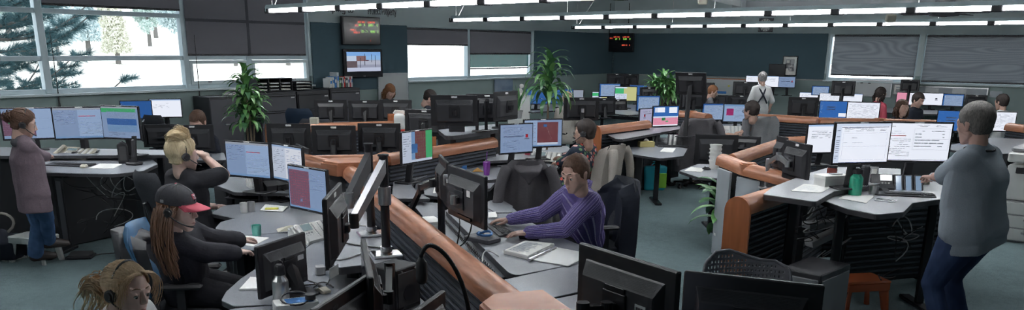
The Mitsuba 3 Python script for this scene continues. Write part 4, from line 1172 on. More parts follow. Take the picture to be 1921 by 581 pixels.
def bones_mesh(bones, add, ref, it, amp=0.0, seed=0, freq=9.0, cuts=(), stripe=False):
    X = []
    for b in bones:
        sp = [(*np.asarray(q[0], float), *([w + add for w in q[1]] if isinstance(q[1], tuple) else [q[1] + add])) for q in b]
        X.append(hs(*sp))
    m = union(X)
    for o, n in cuts:
        n = np.asarray(n, float); n /= np.linalg.norm(n)
        m = m.trim_by_plane(tuple(-n), float(-np.dot(o, n)))
    q = smooth_m(m, ref, it)
    if amp:
        v = q.vertices; w = meshkit.fbm(v * np.array([freq, freq, freq * .55]) + seed, 3, seed) - .5
        w2 = 1 - np.abs(2 * meshkit.noise(v * freq * .8 + 31 + seed, seed + 5) - 1)
        q.vertices = v + q.vertex_normals * (amp * (1.1 * w + .9 * (w2 - .6)))[:, None]
    return q


def locks(n, start, flow, L, r0, seed, wav=.01, seg=7, sides=5):
    """hair locks: start(i) -> point, flow(point, t) -> direction"""
    g = np.random.default_rng(seed); ms = []
    for i in range(n):
        p = np.array(start(g), float); path = [p]; ph = g.random(3) * 6.28; l = L * (.7 + .5 * g.random())
        for k_ in range(seg):
            t = k_ / seg; d = np.asarray(flow(path[-1], t), float); d = d / (np.linalg.norm(d) + 1e-9)
            path.append(path[-1] + d * l / seg + wav * np.sin(ph + t * 7) * .5)
        ms.append(tube(path, r0 * np.linspace(1, .25, seg + 1) * (.7 + .6 * g.random()), sides))
    return cat(*ms)


def hairline(g):
    x = .079 * (g.random() * 2 - 1); z = .1 - .085 * (abs(x) / .078) ** 2
    y = -.013 + .1035 * math.sqrt(max(0, 1 - (x / .0825) ** 2 - ((z - .038) / .0935) ** 2)); return (x, y, z)


def nape(g):
    a = PI * g.random(); return (.068 * math.cos(a), -.03 - .062 * math.sin(a), -.06 + .02 * g.random())


def sides(g):
    sg = 1 if g.random() < .5 else -1; z = -.04 + .1 * g.random(); return (sg * .08, .015 + .02 * (z > 0), z)


def cap_hair(front=.045, fz=.075, back_z=-.075, thick=1.0, side_y=-.005, ear_z=.0, ref=.008, amp=.004, seed=1, freq=(60, 60, 25)):
    """a shell of hair over the skull, cut away from the face and the ears"""
    m = hs((0, -.014, .040, .083 * thick, .103 * thick, .092 * thick), (0, -.045, -.03, .066 * thick, .05 * thick, .045))
    m -= m3.Manifold.cube((.4, .4, .4), True).translate((0, front + .2, fz - .2))
    m -= m3.Manifold.cube((.4, .4, .4), True).translate((0, side_y + .2, ear_z - .2))
    m -= m3.Manifold.cube((.4, .4, .4), True).translate((0, 0, back_z - .2))
    q = smooth_m(m, ref, 5)
    w = meshkit.fbm(q.vertices * np.array(freq), 3, seed) - .5
    q.vertices = q.vertices + q.vertex_normals * (amp * 2.2 * w)[:, None]
    return q


def skin(name, c):
    return mat(name, mikit.proc(lambda p, n, uv: mikit.mix([x * .88 for x in c], [min(1, x * 1.08) for x in c], fbm(p.x * 30, p.y * 30, p.z * 30, octaves=2))), .5, spec=.4)


skin('skin_light', (.6, .385, .315)); skin('skin_pale', (.67, .46, .39)); skin('skin_tan', (.48, .3, .235)); skin('skin_ruddy', (.56, .34, .28))
mat('eye_white', (.6, .58, .56), .25); mat('eye_dark', (.02, .018, .016), .15); mat('lip', (.42, .16, .14), .45); mat('brow_dark', (.05, .03, .02), .8); mat('brow_fair', (.22, .13, .08), .8)


def hairmat(name, a, b):
    return mat(name, mikit.proc(lambda p, n, uv: mikit.mix(a, b, fbm(p.x * 170, p.y * 170, p.z * 40, octaves=2))), .6, spec=.2)


hairmat('hair_blond', (.44, .29, .17), (.74, .56, .38)); hairmat('hair_platinum', (.5, .38, .22), (.8, .68, .48)); hairmat('hair_brown', (.035, .018, .012), (.09, .05, .035))
hairmat('hair_dark', (.012, .009, .008), (.03, .022, .02)); hairmat('hair_grey', (.05, .045, .042), (.15, .14, .13)); hairmat('hair_auburn', (.1, .04, .02), (.26, .12, .06)); hairmat('hair_silver', (.12, .11, .11), (.3, .29, .29))
def jeans(name, a, b): return mat(name, mikit.proc(lambda p, n, uv: mikit.mix(a, b, fbm(p.x * 14, p.y * 14, p.z * 9, octaves=3))), .85, spec=.2)


def fabric(name, a, b, f=220.0): return mat(name, mikit.proc(lambda p, n, uv: mikit.mix(a, b, .6 * nz(p.x * f, p.y * f, p.z * f) + .4 * nz(p.x * 12, p.y * 12, p.z * 12))), .9, spec=.15, sheen=.3)


jeans('denim_blue', (.02, .045, .1), (.06, .11, .21)); jeans('denim_navy', (.012, .022, .055), (.035, .055, .12)); fabric('trousers_black', (.008, .008, .01), (.018, .018, .022))
fabric('black_cotton', (.008, .008, .010), (.02, .02, .024)); fabric('mauve_knit', (.06, .045, .055), (.11, .085, .1)); fabric('grey_shirt', (.2, .23, .265), (.26, .295, .335)); fabric('grey_tee', (.09, .09, .1), (.14, .14, .15))
fabric('white_cotton', (.5, .5, .5), (.62, .62, .62)); fabric('charcoal_knit', (.03, .03, .035), (.06, .06, .066)); fabric('beige_cloth', (.26, .235, .21), (.38, .35, .32)); fabric('grey_jacket', (.05, .047, .052), (.085, .08, .086)); fabric('stripe_cloth', (.2, .2, .21), (.3, .3, .31))
fabric('navy_cloth', (.008, .01, .016), (.02, .023, .032)); mat('shoe_dark', (.02, .014, .012), .5); fabric('hoodie', (.008, .008, .011), (.018, .018, .024), 120)


def _stripes(p, n, uv):
    a = .5 + .5 * dr.cos(uv.x * 2 * PI / .0145)
    w = mikit.smoothstep(.86, .97, a); v = mikit.smoothstep(.8, .95, .5 + .5 * dr.cos(uv.x * 2 * PI / .0145 * .5 + 1.2))
    base = mikit.mix((.075, .055, .19), (.11, .085, .25), nz(p.x * 60, p.y * 60, p.z * 60))
    return mikit.mix(mikit.mix(base, (.05, .035, .13), v), (.36, .33, .5), w)


mat('purple_stripe', mikit.proc(_stripes), .7, spec=.3)


def _floral(p, n, uv):
    x, y = p.x * 17 + p.y * 9, p.z * 19 + p.y * 7
    d, e, r_ = mikit.voronoi(x, y)
    f = mikit.smoothstep(.42, .3, d)
    red = dr.select(r_ < .35, 1.0, 0.0); pk = dr.select((r_ > .35) & (r_ < .6), 1.0, 0.0); gr = dr.select((r_ > .6) & (r_ < .8), 1.0, 0.0)
    c = mikit.mix(mikit.mix(mikit.mix((.012, .018, .03), (.5, .09, .07), red), (.5, .3, .28), pk), (.08, .14, .07), gr)
    return mikit.mix((.012, .018, .03), c, f)


mat('floral_cloth', mikit.proc(_floral), .8, spec=.2)


class Person:
    def __init__(s, label, head, pelvis, face, hands=(None, None), head_yaw=0, head_pitch=10, head_roll=0, scale=None, hscale=1.04, stand=False, feet=None, sh=.178, bulk=1.0, belly=0.0, res=1.0, elbow=(None, None), group=None, curl=.5, sit_knee=None, hand_yaw=(0, 0)):
        s.key = thing('person', label, 'person', group)
        s.res = res; Hc, Pv = np.array(head, float), np.array(pelvis, float)
        a = math.radians(face); f = np.array([math.sin(a), math.cos(a), 0]); r = np.array([math.cos(a), -math.sin(a), 0]); s.f, s.r = f, r
        k = s.k = scale or np.linalg.norm(Hc - Pv) / .70
        d = (Hc - Pv) / np.linalg.norm(Hc - Pv); L = np.linalg.norm(Hc - Pv); s.d = d
        b = bulk
        at_ = lambda t: Pv + d * L * t
        s.P, s.Hc = Pv, Hc
        s.N0 = at_(.73) - f * .025 * k
        s.M_head = tr(Hc) @ rot('z', -(face + head_yaw)) @ rot('x', -head_pitch) @ rot('y', head_roll) @ sc(k * hscale)
        N1 = apply(s.M_head, (0, -.025, -.075))
        s.C = at_(.46) - f * .015 * k; s.Wa = at_(.22)
        s.S = [at_(.665) - f * .012 * k - r * sh * k, at_(.665) - f * .012 * k + r * sh * k]
        s.hip = [Pv - r * .095 * k * b, Pv + r * .095 * k * b]
        s.E, s.Wr, s.Fi = [], [], []
        for i, sg in ((0, -1), (1, 1)):
            tgt = hands[i]
            if tgt is None: tgt = s.hip[i] + f * .28 * k + np.array([0, 0, .12 * k]) if not stand else s.S[i] + r * sg * .07 * k - np.array([0, 0, .5 * k]) + f * .08 * k
            tgt = np.array(tgt, float)
            hint = elbow[i] if elbow[i] is not None else -np.array([0, 0, 1.0]) * .8 + r * sg * .45 - f * .35
            e, w = ik(s.S[i], tgt, .285 * k, .255 * k, np.asarray(hint, float))
            s.E.append(e); s.Wr.append(w)
        z0 = 0.0
        s.K, s.A = [], []
        for i, sg in ((0, -1), (1, 1)):
            if feet is not None: an = np.array([*feet[i][:2], (feet[i][2] if len(feet[i]) > 2 else 0) + .075 * k])
            else: an = s.hip[i] + f * .42 * k; an[2] = .08 * k
            kn, an = ik(s.hip[i], an, .43 * k, .42 * k, f + (np.array([0, 0, .6]) if not stand else 0) + r * sg * .08)
            s.K.append(kn); s.A.append(an)
        # bones: lists of (point, radius)
        x = np.abs
        e_ = lambda rr, ry: rr
        s.b_torso = [[(s.hip[0], .105 * k * b), (s.hip[1], .105 * k * b), (s.Wa - r * .065 * k * b + f * belly * .5, .098 * k * b), (s.Wa + r * .065 * k * b + f * belly * .5, .098 * k * b)],
                     [(s.Wa - r * .06 * k * b + f * belly, .1 * k * b), (s.Wa + r * .06 * k * b + f * belly, .1 * k * b), (s.C - r * .085 * k, .105 * k * b), (s.C + r * .085 * k, .105 * k * b)],
                     [(s.C - r * .085 * k, .105 * k * b), (s.C + r * .085 * k, .105 * k * b), (s.S[0] + r * .03 * k, .066 * k), (s.S[1] - r * .03 * k, .066 * k)],
                     [(s.S[0] + r * .03 * k, .062 * k), (s.S[1] - r * .03 * k, .062 * k), (s.N0 + d * .015 * k, .055 * k)]]
        s.b_neck = [[(s.N0, .056 * k), (N1, .05 * k * hscale)]]
        s.b_arm = [[[(s.S[i] + r * (.02 if i == 0 else -.02) * k, .062 * k * b ** .4), (s.E[i], .043 * k * b ** .4)], [(s.E[i], .042 * k * b ** .4), (s.Wr[i], .027 * k)]] for i in (0, 1)]
        s.b_leg = [[[(s.hip[i], .1 * k * b), (s.K[i], .062 * k)], [(s.K[i], .058 * k), (s.K[i] * .65 + s.A[i] * .35, .057 * k), (s.A[i], .038 * k)]] for i in (0, 1)]
        s.Ft = []
        for i in (0, 1):
            g = f + r * (-.15 if i == 0 else .15); a0 = s.A[i].copy(); z = a0[2]
            s.Ft.append([(a0 - f * .02 * k - [0, 0, .035 * k], .04 * k), (a0 + g * .13 * k - [0, 0, .045 * k], .03 * k), (a0 + g * .17 * k - [0, 0, .05 * k], .024 * k), (a0, .036 * k)])
        s.hand_yaw = hand_yaw; s.curl = curl

    def body(s, skin_, lips='lip', brow='brow_dark', eyes=True, hands=True):
        k = s.k
        base = bones_mesh(s.b_torso + s.b_neck + s.b_arm[0] + s.b_arm[1] + s.b_leg[0] + s.b_leg[1] + [s.Ft[0], s.Ft[1]], -.012 * k, .03 * s.res, 4)
        X = [to_m3(base), to_m3(bones_mesh(s.b_neck + [s.b_arm[0][1], s.b_arm[1][1]], 0.0, .02 * s.res, 4))]
        fem = 'woman' in labels[s.key]['label'].split(' in ')[0] or 'woman' in labels[s.key]['label']
        hm = head_mesh(round(.0075 * s.res, 4), fem); hm.apply_transform(s.M_head); X.append(to_m3(hm))
        for i, sg in ((0, -1), (1, 1)):
            fd = s.Wr[i] - s.E[i]; fd /= np.linalg.norm(fd); q = fd.copy(); q[2] *= .35; q /= np.linalg.norm(q)
            Mh = tr(s.Wr[i]) @ rot('z', s.hand_yaw[i]) @ frame(q) @ sc(k * 1.02)
            if hands:
                h = hand_m(sg, s.curl, round(.006 * s.res, 4)); h.apply_transform(Mh); X.append(to_m3(h))
        m = union(X)
        part(s.key, 'body', from_m3(m), skin_, smooth=True)
        if eyes:
            H_ = s.M_head
            for sg in (-1, 1):
                ek = part(s.key, 'eye', moved(sphere((sg * .032, .0768, .003), .0125, 2), H_), 'eye_white', smooth=True)
                part(ek, 'iris', moved(sphere((sg * .0318, .0868, .0), .0068, 2, (1, .62, 1)), H_), 'eye_dark', smooth=True)
                part(s.key, 'eyelashes', moved(tube([(sg * .0185, .086, .003), (sg * .026, .0893, .0078), (sg * .034, .0895, .0088), (sg * .0425, .086, .0055), (sg * .046, .083, .0025)], [.0006, .0013, .0015, .0014, .0008], 5), H_), 'eye_dark', smooth=True)
                part(s.key, 'eyebrow', moved(tube([(sg * .0155, .0895, .0335), (sg * .034, .0845, .0375), (sg * .052, .070, .0315)], [.0026, .0030, .0013], 6), H_), brow, smooth=True)
            part(s.key, 'lips', moved(cat(tube([(-.021, .0865, -.0605), (-.008, .0982, -.0575), (0, .0985, -.0585), (.008, .0982, -.0575), (.021, .0865, -.0605)], [.001, .0034, .003, .0034, .001], 6), tube([(-.02, .0865, -.063), (0, .0975, -.0675), (.02, .0865, -.063)], [.001, .0045, .001], 6)), H_), lips, smooth=True)

    def top(s, m_, sleeve=1.0, add=.010, amp=.006, name='shirt', hem=.06, seed=1, ref=.014, collar=None, stripe=False, freq=9.0, straight=0):
        """sleeve: 0 = none, 0.5 = to the elbow, 1 = to the wrist"""
        k = s.k; B = list(s.b_torso)
        if hem: B.append([(s.hip[0] - s.d * hem, .1 * k), (s.hip[1] - s.d * hem, .1 * k), (s.Wa, .1 * k)])
        if straight: B.append([(s.C - s.r * .085 * k, .105 * k * straight), (s.C + s.r * .085 * k, .105 * k * straight), (s.hip[0] - s.d * hem, .108 * k * straight), (s.hip[1] - s.d * hem, .108 * k * straight)])
        for i in (0, 1):
            if sleeve <= 0: continue
            u, l = s.b_arm[i]
            if sleeve < .55:
                q = u[0][0] + (u[1][0] - u[0][0]) * sleeve / .5; rr = u[0][1] + (u[1][1] - u[0][1]) * sleeve / .5
                B.append([u[0], (q, rr + .008)])
            else:
                B.append(u); t = (sleeve - .5) / .5 * .97
                B.append([(l[0][0], l[0][1] + .003), (l[0][0] + (l[1][0] - l[0][0]) * t, l[1][1] + .008 + (l[0][1] - l[1][1]) * (1 - t))])
        ct = [(s.P - s.d * (hem + .04), -s.d)] if hem and s.P[2] > .7 else ()
        q = bones_mesh(B, add, ref * s.res, 6, amp, seed, freq, ct)
        kw = {}
        if stripe:
            segs = [(s.P, s.N0, s.r)] + [(b_[0][0], b_[-1][0], None) for i in (0, 1) for b_ in s.b_arm[i]]
            smooth_v = np.array(bones_mesh(B, add, ref * s.res, 6, cuts=ct).vertices)
            v = smooth_v; best = np.full(len(v), 9.0); u_ = np.zeros(len(v))
            for a, b_, sd in segs:
                dd = b_ - a; t = np.clip((v - a) @ dd / (dd @ dd), 0, 1); rad = .13 if sd is not None else 0.045
                dist = np.linalg.norm(v - (a + t[:, None] * dd), axis=1) - rad
                if sd is not None:
                    f_ = np.cross((b_ - a) / np.linalg.norm(b_ - a), sd); uu = np.arctan2((v - a) @ sd, (v - a) @ -f_) * .16
                else:
                    x_, y_, _ = frame_of(dd); y_ = y_ * (1 if y_[2] > 0 else -1); uu = np.arctan2((v - a) @ x_, (v - a) @ y_) * .055
                o = dist < best; u_[o] = uu[o]; best[o] = dist[o]
            d_ = P(q, m_, True, uv=np.stack([u_, v[:, 2]], 1))
            return part(s.key, name, d_)
        return part(s.key, name, q, m_, smooth=True)

    def trousers(s, m_, add=.010, amp=.005, name='trousers', flare=0.012, ref=.016, seed=3):
        B = [[(s.hip[0], .104 * s.k), (s.hip[1], .104 * s.k), (s.P + s.d * .08, .1 * s.k)]]
        for i in (0, 1):
            u, l = s.b_leg[i]; B += [u, [l[0], l[1], (l[2][0] + [0, 0, .01], l[2][1] + flare)]]
        return part(s.key, name, bones_mesh(B, add, ref * s.res, 6, amp, seed, 11), m_, smooth=True)

    def shoes(s, m_='shoe_dark'):
        for i in (0, 1): part(s.key, 'shoe', bones_mesh([s.Ft[i]], .012, .02, 4), m_, smooth=True)

    def hd(s, name, mesh, m_, smooth=True, label=None): return part(s.key, name, moved(mesh, s.M_head), m_, smooth=smooth, label=label)

    def hair(s, m_, **kw): return s.hd('hair', cap_hair(ref=.008 * max(1, s.res), **kw), m_)

    def bun(s, m_, c, r, seed, n=120, lr=.0035, L=.09, sq=(1, .9, .95)):
        q = sphere((0, 0, 0), r, 4); g_ = q.vertices / r
        w = meshkit.fbm(g_ * np.array([3, 3, 3]) + seed, 2, seed); st = np.sin(22 * (g_[:, 0] * .6 + g_[:, 2] * .8 + 1.6 * w))
        q.vertices = (q.vertices * (1 + .22 * (w - .5) + .045 * st)[:, None]) * np.array(sq) + np.array(c)
        s.hd('hair_bun', q, m_)
        def st_(g):
            d = g.normal(size=3); d /= np.linalg.norm(d); return np.array(c) + d * r * np.array(sq) * 1.0
        s.hd('hair', locks(n, st_, lambda p_, t: np.cross(p_ - np.array(c), (math.sin(seed), .6, math.cos(seed) + .4)) + (p_ - np.array(c)) * (.25 - .5 * t), L, lr, seed + 3, .012, 7, 4), m_)

    def combed(s, m_, starts, target, n, r, seed, seg=9, c=(0, -.013, .038), rad=(.0825, .1035, .0935), frac=.97):
        g = np.random.default_rng(seed); c, rad, tg = np.array(c), np.array(rad), np.array(target, float); ms = []
        for i in range(n):
            q = np.array(starts(g), float); path = []
            f_ = frac * (.85 + .15 * g.random()); lift = 1 + .05 * g.random(); p0 = q
            for j in range(seg + 1):
                t = j / seg * f_; q = p0 * (1 - t) + tg * t + [.003 * math.sin(5 * t + i), 0, .02 * math.sin(PI * t)]
                e = math.sqrt((((q - c) / rad) ** 2).sum())
                if e < lift: q = c + (q - c) * lift / e
                path.append(q)
            ms.append(tube(path, r * np.linspace(.8, 1.1, seg + 1), 4, cap=False))
        s.hd('hair', cat(*ms), m_)

    def headset(s, side=1, m_='black_plastic'):
        k = s.hd('headset', tube([(-.081 * math.cos(u), -.005, .035 + .102 * math.sin(u)) for u in np.linspace(-.25, PI + .25, 22)], .0055, 6), m_, label='black headset')
        H_ = s.M_head
        part(k, 'ear_cushion', moved(cat(cyl((side * .078, -.006, -.008), (side * .094, -.006, -.008), .03, .026, 16)), H_), 'rubber', smooth=40)
        part(k, 'ear_cap', moved(cyl((side * .094, -.006, -.008), (side * .101, -.006, -.008), .02, .016, 16), H_), m_, smooth=40)
        part(k, 'microphone_boom', moved(tube(bez((side * .098, .0, -.012), (side * .092, .05, -.045), (side * .06, .1, -.068), (side * .03, .113, -.07), n=12), [.0035] * 9 + [.005, .007, .006], 6), H_), m_, smooth=True)
        return k
# ================================================================ the people
G = np.array
# --- man in the purple striped shirt
p = Person('man in a purple striped shirt typing at the middle desk, short brown hair', at(1080, 326, 1.32), at(1094, 446, .62), -114, hands=(at(992, 436, .83), at(958, 411, .83)), head_yaw=-20, head_pitch=18, scale=1.1, hscale=1.05, bulk=1.2, curl=.35, hand_yaw=(8, 0), sh=.185)
p.body('skin_light')
p.top('purple_stripe', 1.0, add=.014, amp=.008, name='shirt', stripe=True, ref=.011, seed=4)
p.trousers('trousers_black'); p.shoes()
p.hair('hair_brown', front=.062, fz=.083, side_y=.03, ear_z=.02, back_z=-.05, thick=1.03, amp=.003, freq=(90, 90, 60))
cl = []
for sg in (-1, 1): cl.append(hull([apply(tr(p.N0 + [0, 0, .045]) @ frame(p.f) @ sc(1.12), q) for q in ((sg * .012, .068, -.03), (sg * .06, .06, -.075), (sg * .075, .0, .0), (sg * .07, -.03, .045), (sg * .055, .035, .035), (sg * .02, .07, .0), (sg * .066, .05, -.05))]))
cl.append(hull([apply(tr(p.N0 + [0, 0, .045]) @ frame(p.f) @ sc(1.12), q) for q in ((-.07, -.04, .0), (.07, -.04, .0), (-.06, -.06, .05), (.06, -.06, .05), (0, -.075, .05), (0, -.08, -.01))]))
part(p.key, 'collar', cat(*cl), 'purple_stripe', smooth=50)
MAN = p
# --- woman in the black baseball cap
p = Person('woman with a pink-brimmed black cap, headset, long brown hair and black hoodie', at(333, 392, 1.25), at(352, 535, .62), 86, hands=(at(462, 452, .83), at(466, 477, .82)), head_yaw=10, head_pitch=8, scale=1.08, hscale=1.08, bulk=1.05)
p.body('skin_pale')
p.top('hoodie', 1.0, add=.02, amp=.012, name='hoodie', seed=9, freq=7)
part(p.key, 'hood', bones_mesh([[(p.N0 - p.f * .07, .06), (p.N0 + p.r * .1 - p.f * .02, .045)], [(p.N0 - p.f * .07, .06), (p.N0 - p.r * .1 - p.f * .02, .045)], [(p.N0 + p.r * .1 - p.f * .02, .045), (p.N0 + p.r * .07 + p.f * .08 - [0, 0, .06], .03)], [(p.N0 - p.f * .07, .05), (p.N0 - p.f * .11 - [0, 0, .1], .05)]], .01, .014, 6, .01, 3), 'hoodie', smooth=True)
p.trousers('trousers_black'); p.shoes()
p.hair('hair_auburn', front=.05, fz=.06, side_y=.012, ear_z=-.045, back_z=-.1, amp=.004)


def fl(pt, t): return (.25 * math.copysign(1, pt[0]) * (.4 - t), .55 * t - .15, -1)


mat('hair_long', mikit.proc(lambda p, n, uv: mikit.mix((.06, .03, .02), (.2, .1, .06), fbm(p.x * 120, p.y * 120, p.z * 14, octaves=2))), .4)
p.hd('hair', locks(260, lambda g: ((-1) ** int(g.random() * 2) * (.068 + .018 * g.random()), -.07 + .10 * g.random(), .0 + .03 * g.random()), lambda q, t: (.4 * math.copysign(1, q[0]) * (.4 - t), (.8 if q[0] > 0 else .3) * t - .25, -1), .34, .0052, 4, .006, 9), 'hair_long')
p.hd('hair', locks(140, lambda g: (.07 * (g.random() * 2 - 1), -.1 + .02 * g.random(), .0), lambda q, t: (0, -.15 + .2 * t, -1), .22, .006, 5, .006, 8), 'hair_long')
mat('cap_black', mikit.proc(lambda q, n, uv: mikit.mix((.012, .012, .016), (.022, .022, .028), nz(q.x * 250, q.y * 250, q.z * 250))), .85); mat('brim_pink', (.42, .06, .09), .7); mat('cap_logo', (.5, .12, .16), .7); mat('cap_grey', (.35, .33, .36), .7)
crown = hs((0, -.012, .052, .089, .108, .085), (0, -.012, .04, .089, .108, .05)) - m3.Manifold.cube((.5, .5, .4), True).translate((0, 0, .035 - .2))
cm = smooth_m(crown, .01, 2); capk = p.hd('cap', cm, 'cap_black', label='black baseball cap')
nb = 16; bp = []
for i in range(nb + 1):
    u = -1 + 2 * i / nb
    bp += [(.078 * u, .09 - .055 * u * u - .012, .05), (.078 * u * .95, .09 + .085 * (1 - u * u) ** .5 - .02 * u * u + .005, .05 - .014 * (1 - .0 * u * u) - .02 * u * u)]
bp = G(bp); up_, lo_ = bp.copy(), bp - [0, 0, .006]
F_ = []
for i in range(nb): a = 2 * i; F_ += [[a, a + 2, a + 3], [a, a + 3, a + 1]]
n_ = len(bp); F_ = G(F_); sidef = [[2 * i + 1, 2 * i + 3, 2 * i + 3 + n_] for i in range(nb)] + [[2 * i + 1, 2 * i + 3 + n_, 2 * i + 1 + n_] for i in range(nb)]
part(capk, 'brim', moved(trimesh.Trimesh(np.vstack([up_, lo_]), np.vstack([F_, F_[:, ::-1] + n_, G(sidef)]), process=False), p.M_head), 'brim_pink', smooth=40, label='pink brim')
part(capk, 'badge', moved(cat(*[box(.034, .005, .030, (0, 0, 0), .002)]), p.M_head @ tr(.0, .087, .084) @ rot('x', 28)), 'cap_logo')
part(capk, 'badge_trim', moved(cat(box(.022, .003, .006, (0, .003, .006)), box(.006, .003, .02, (0, .003, -.002)), box(.022, .003, .005, (0, .003, -.01))), p.M_head @ tr(.0, .088, .084) @ rot('x', 28)), 'cap_grey')
part(capk, 'side_patch', moved(box(.004, .018, .016, (.0875, -.045, .052), .001), p.M_head), 'cap_grey')
part(capk, 'button', moved(sphere((0, -.012, .138), .008, 1, (1, 1, .6)), p.M_head), 'brim_pink', smooth=True)
for a in range(6): part(capk, 'seam', moved(tube([(.0895 * math.cos(u) * math.sin(a * PI / 3), -.012 + .1085 * math.cos(u) * math.cos(a * PI / 3), .052 + .0855 * math.sin(u)) for u in np.linspace(.05, 1.5, 7)], .0015, 4), p.M_head), 'charcoal_plastic')
p.headset(1)
CAPW = p
# --- blonde woman with headset, bottom left
p = Person('blonde woman with hair in a low ponytail and a black headset at the bottom left', at(238, 546, 1.30), at(225, 700, .62), 92, head_yaw=20, head_pitch=8, head_roll=-4, scale=1.0, hscale=.92, res=.8)
p.body('skin_pale', brow='brow_fair')
p.top('white_cotton', 1.0, add=.014, amp=.008, name='cardigan')
p.trousers('denim_navy'); p.shoes()
p.hair('hair_blond', front=.05, fz=.088, side_y=.0, ear_z=-.03, back_z=-.085, amp=.0015, thick=.985)
p.combed('hair_blond', hairline, (0, -.112, -.01), 330, .0028, 8)
p.combed('hair_blond', sides, (0, -.112, -.014), 150, .0028, 9)
p.combed('hair_blond', nape, (0, -.112, -.014), 110, .0028, 10)
p.hd('hair', locks(170, lambda g: (.022 * g.normal(), -.112 + .01 * g.normal(), -.012 + .018 * g.normal()), lambda q, t: (.25 * math.sin(60 * q[0]), -.9 + .75 * t, .5 - 1.6 * t), .13, .004, 12, .006, 8, 4), 'hair_blond')
p.hd('hair', locks(70, lambda g: (.03 * g.normal(), -.16 + .03 * g.normal(), -.03 + .02 * g.normal()), lambda q, t: (.3 * math.sin(40 * q[2]), -.35 + .3 * t, -1), .15, .0025, 14, .012, 8, 4), 'hair_platinum')
for sg in (-1, 1): p.hd('hair', locks(34, lambda g: (sg * (.004 + .02 * g.random()), .076 - .01 * g.random(), .106 - .006 * g.random()), lambda q, t: (sg * (1.5 - 2.3 * t), .1 * (.2 - t), -.25 - 1.5 * t), .20, .0026, 20 + sg, .002, 9, 4), 'hair_blond')
p.hd('hair_tie', moved(lathe([(.026, -.006), (.031, 0), (.026, .006)], 16), tr(0, -.112, -.012) @ rot('x', 75)), 'black_cotton')
p.headset(1)
BLONDE = p
# --- woman with the blond bun, back to us
p = Person('woman with a messy platinum bun and black T-shirt, hand raised to her headset', at(343, 290, 1.30), at(362, 425, .62), 38, hands=(None, at(378, 288, 1.28)), head_yaw=12, head_pitch=4, scale=1.12, hscale=1.12, bulk=1.12, elbow=(None, G([1.0, .3, -.55])), curl=.9)
p.body('skin_pale')
p.top('black_cotton', .42, add=.014, amp=.008, name='t_shirt', seed=5)
p.trousers('trousers_black'); p.shoes()
p.hair('hair_platinum', front=.05, fz=.07, side_y=.005, ear_z=-.02, back_z=-.085, amp=.004, thick=1.05, freq=(40, 40, 16))
for f_, n_ in ((nape, 260), (sides, 220), (hairline, 160)): p.combed('hair_platinum', f_, (0, -.035, .128), n_, .0034, 31 + n_, rad=(.087, .108, .098))
p.bun('hair_platinum', (0, -.035, .125), .062, 5, 170, .0036, .10, (1.15, 1.1, .75))
p.headset(1)
part(p.key, 'watch', cyl(p.Wr[0] - [0, 0, .001], p.Wr[0] + [0, 0, .02], .033), 'black_plastic')
# --- standing woman on the left
p = Person('woman in a mauve cardigan and jeans standing at the left desk, dark hair bun', at(44, 232, 1.50), at(44, 232, 1.50) + G([.02, -.05, -.66]), 52, hands=(at(84, 302, 1.05), at(112, 303, 1.04)), head_yaw=10, head_pitch=18, stand=True, feet=(at(70, 498, 0), at(100, 490, 0)), scale=.96, hscale=1.12, bulk=1.16)
p.body('skin_light')
p.trousers('denim_blue', flare=.03)
p.top('mauve_knit', .97, add=.02, amp=.009, name='cardigan', hem=.13, seed=12, freq=6, straight=1.12)
p.shoes()
part(p.key, 'scarf', bones_mesh([[(p.N0 + G([math.cos(a), math.sin(a), .1]) * .065, .036), (p.N0 + G([math.cos(a + .7), math.sin(a + .7), .1]) * .065, .036)] for a in np.arange(0, 6.3, .7)], .004, .014, 5, .008, 6), 'charcoal_knit', smooth=True)
p.hair('hair_brown', front=.05, fz=.07, side_y=.008, ear_z=-.03, back_z=-.08, amp=.004)
for f_, n_ in ((nape, 120), (sides, 120), (hairline, 160)): p.combed('hair_brown', f_, (0, -.112, .03), n_, .0032, 61 + n_)
p.bun('hair_brown', (0, -.118, .03), .042, 7, 90, .003, .07)
p.headset(1)
# --- woman in the floral top
p = Person('woman in a floral top with dark hair and headset at the middle desk', at(1097, 249, 1.27), at(1085, 345, .6), -62, hands=(at(1046, 307, .83), at(1040, 300, .82)), head_yaw=-8, head_pitch=8, scale=1.12, hscale=1.12, bulk=1.25, belly=.03, res=1.4)
p.body('skin_tan')
p.top('floral_cloth', .9, add=.018, amp=.008, name='blouse')
p.trousers('floral_cloth'); p.shoes()
p.hair('hair_dark', front=.05, fz=.07, side_y=.008, ear_z=-.05, back_z=-.11, amp=.004, thick=1.04)
p.hd('glasses', cat(*[tube([(sg * .034 + .021 * math.cos(u), .098, .002 + .016 * math.sin(u)) for u in np.linspace(0, 6.28, 13)], .0018, 5) for sg in (-1, 1)], tube([(-.013, .1, .004), (.013, .1, .004)], .0016, 5), *[tube([(sg * .056, .096, .006), (sg * .08, 0, .008)], .0016, 5) for sg in (-1, 1)]), 'black_plastic')
p.headset(-1)
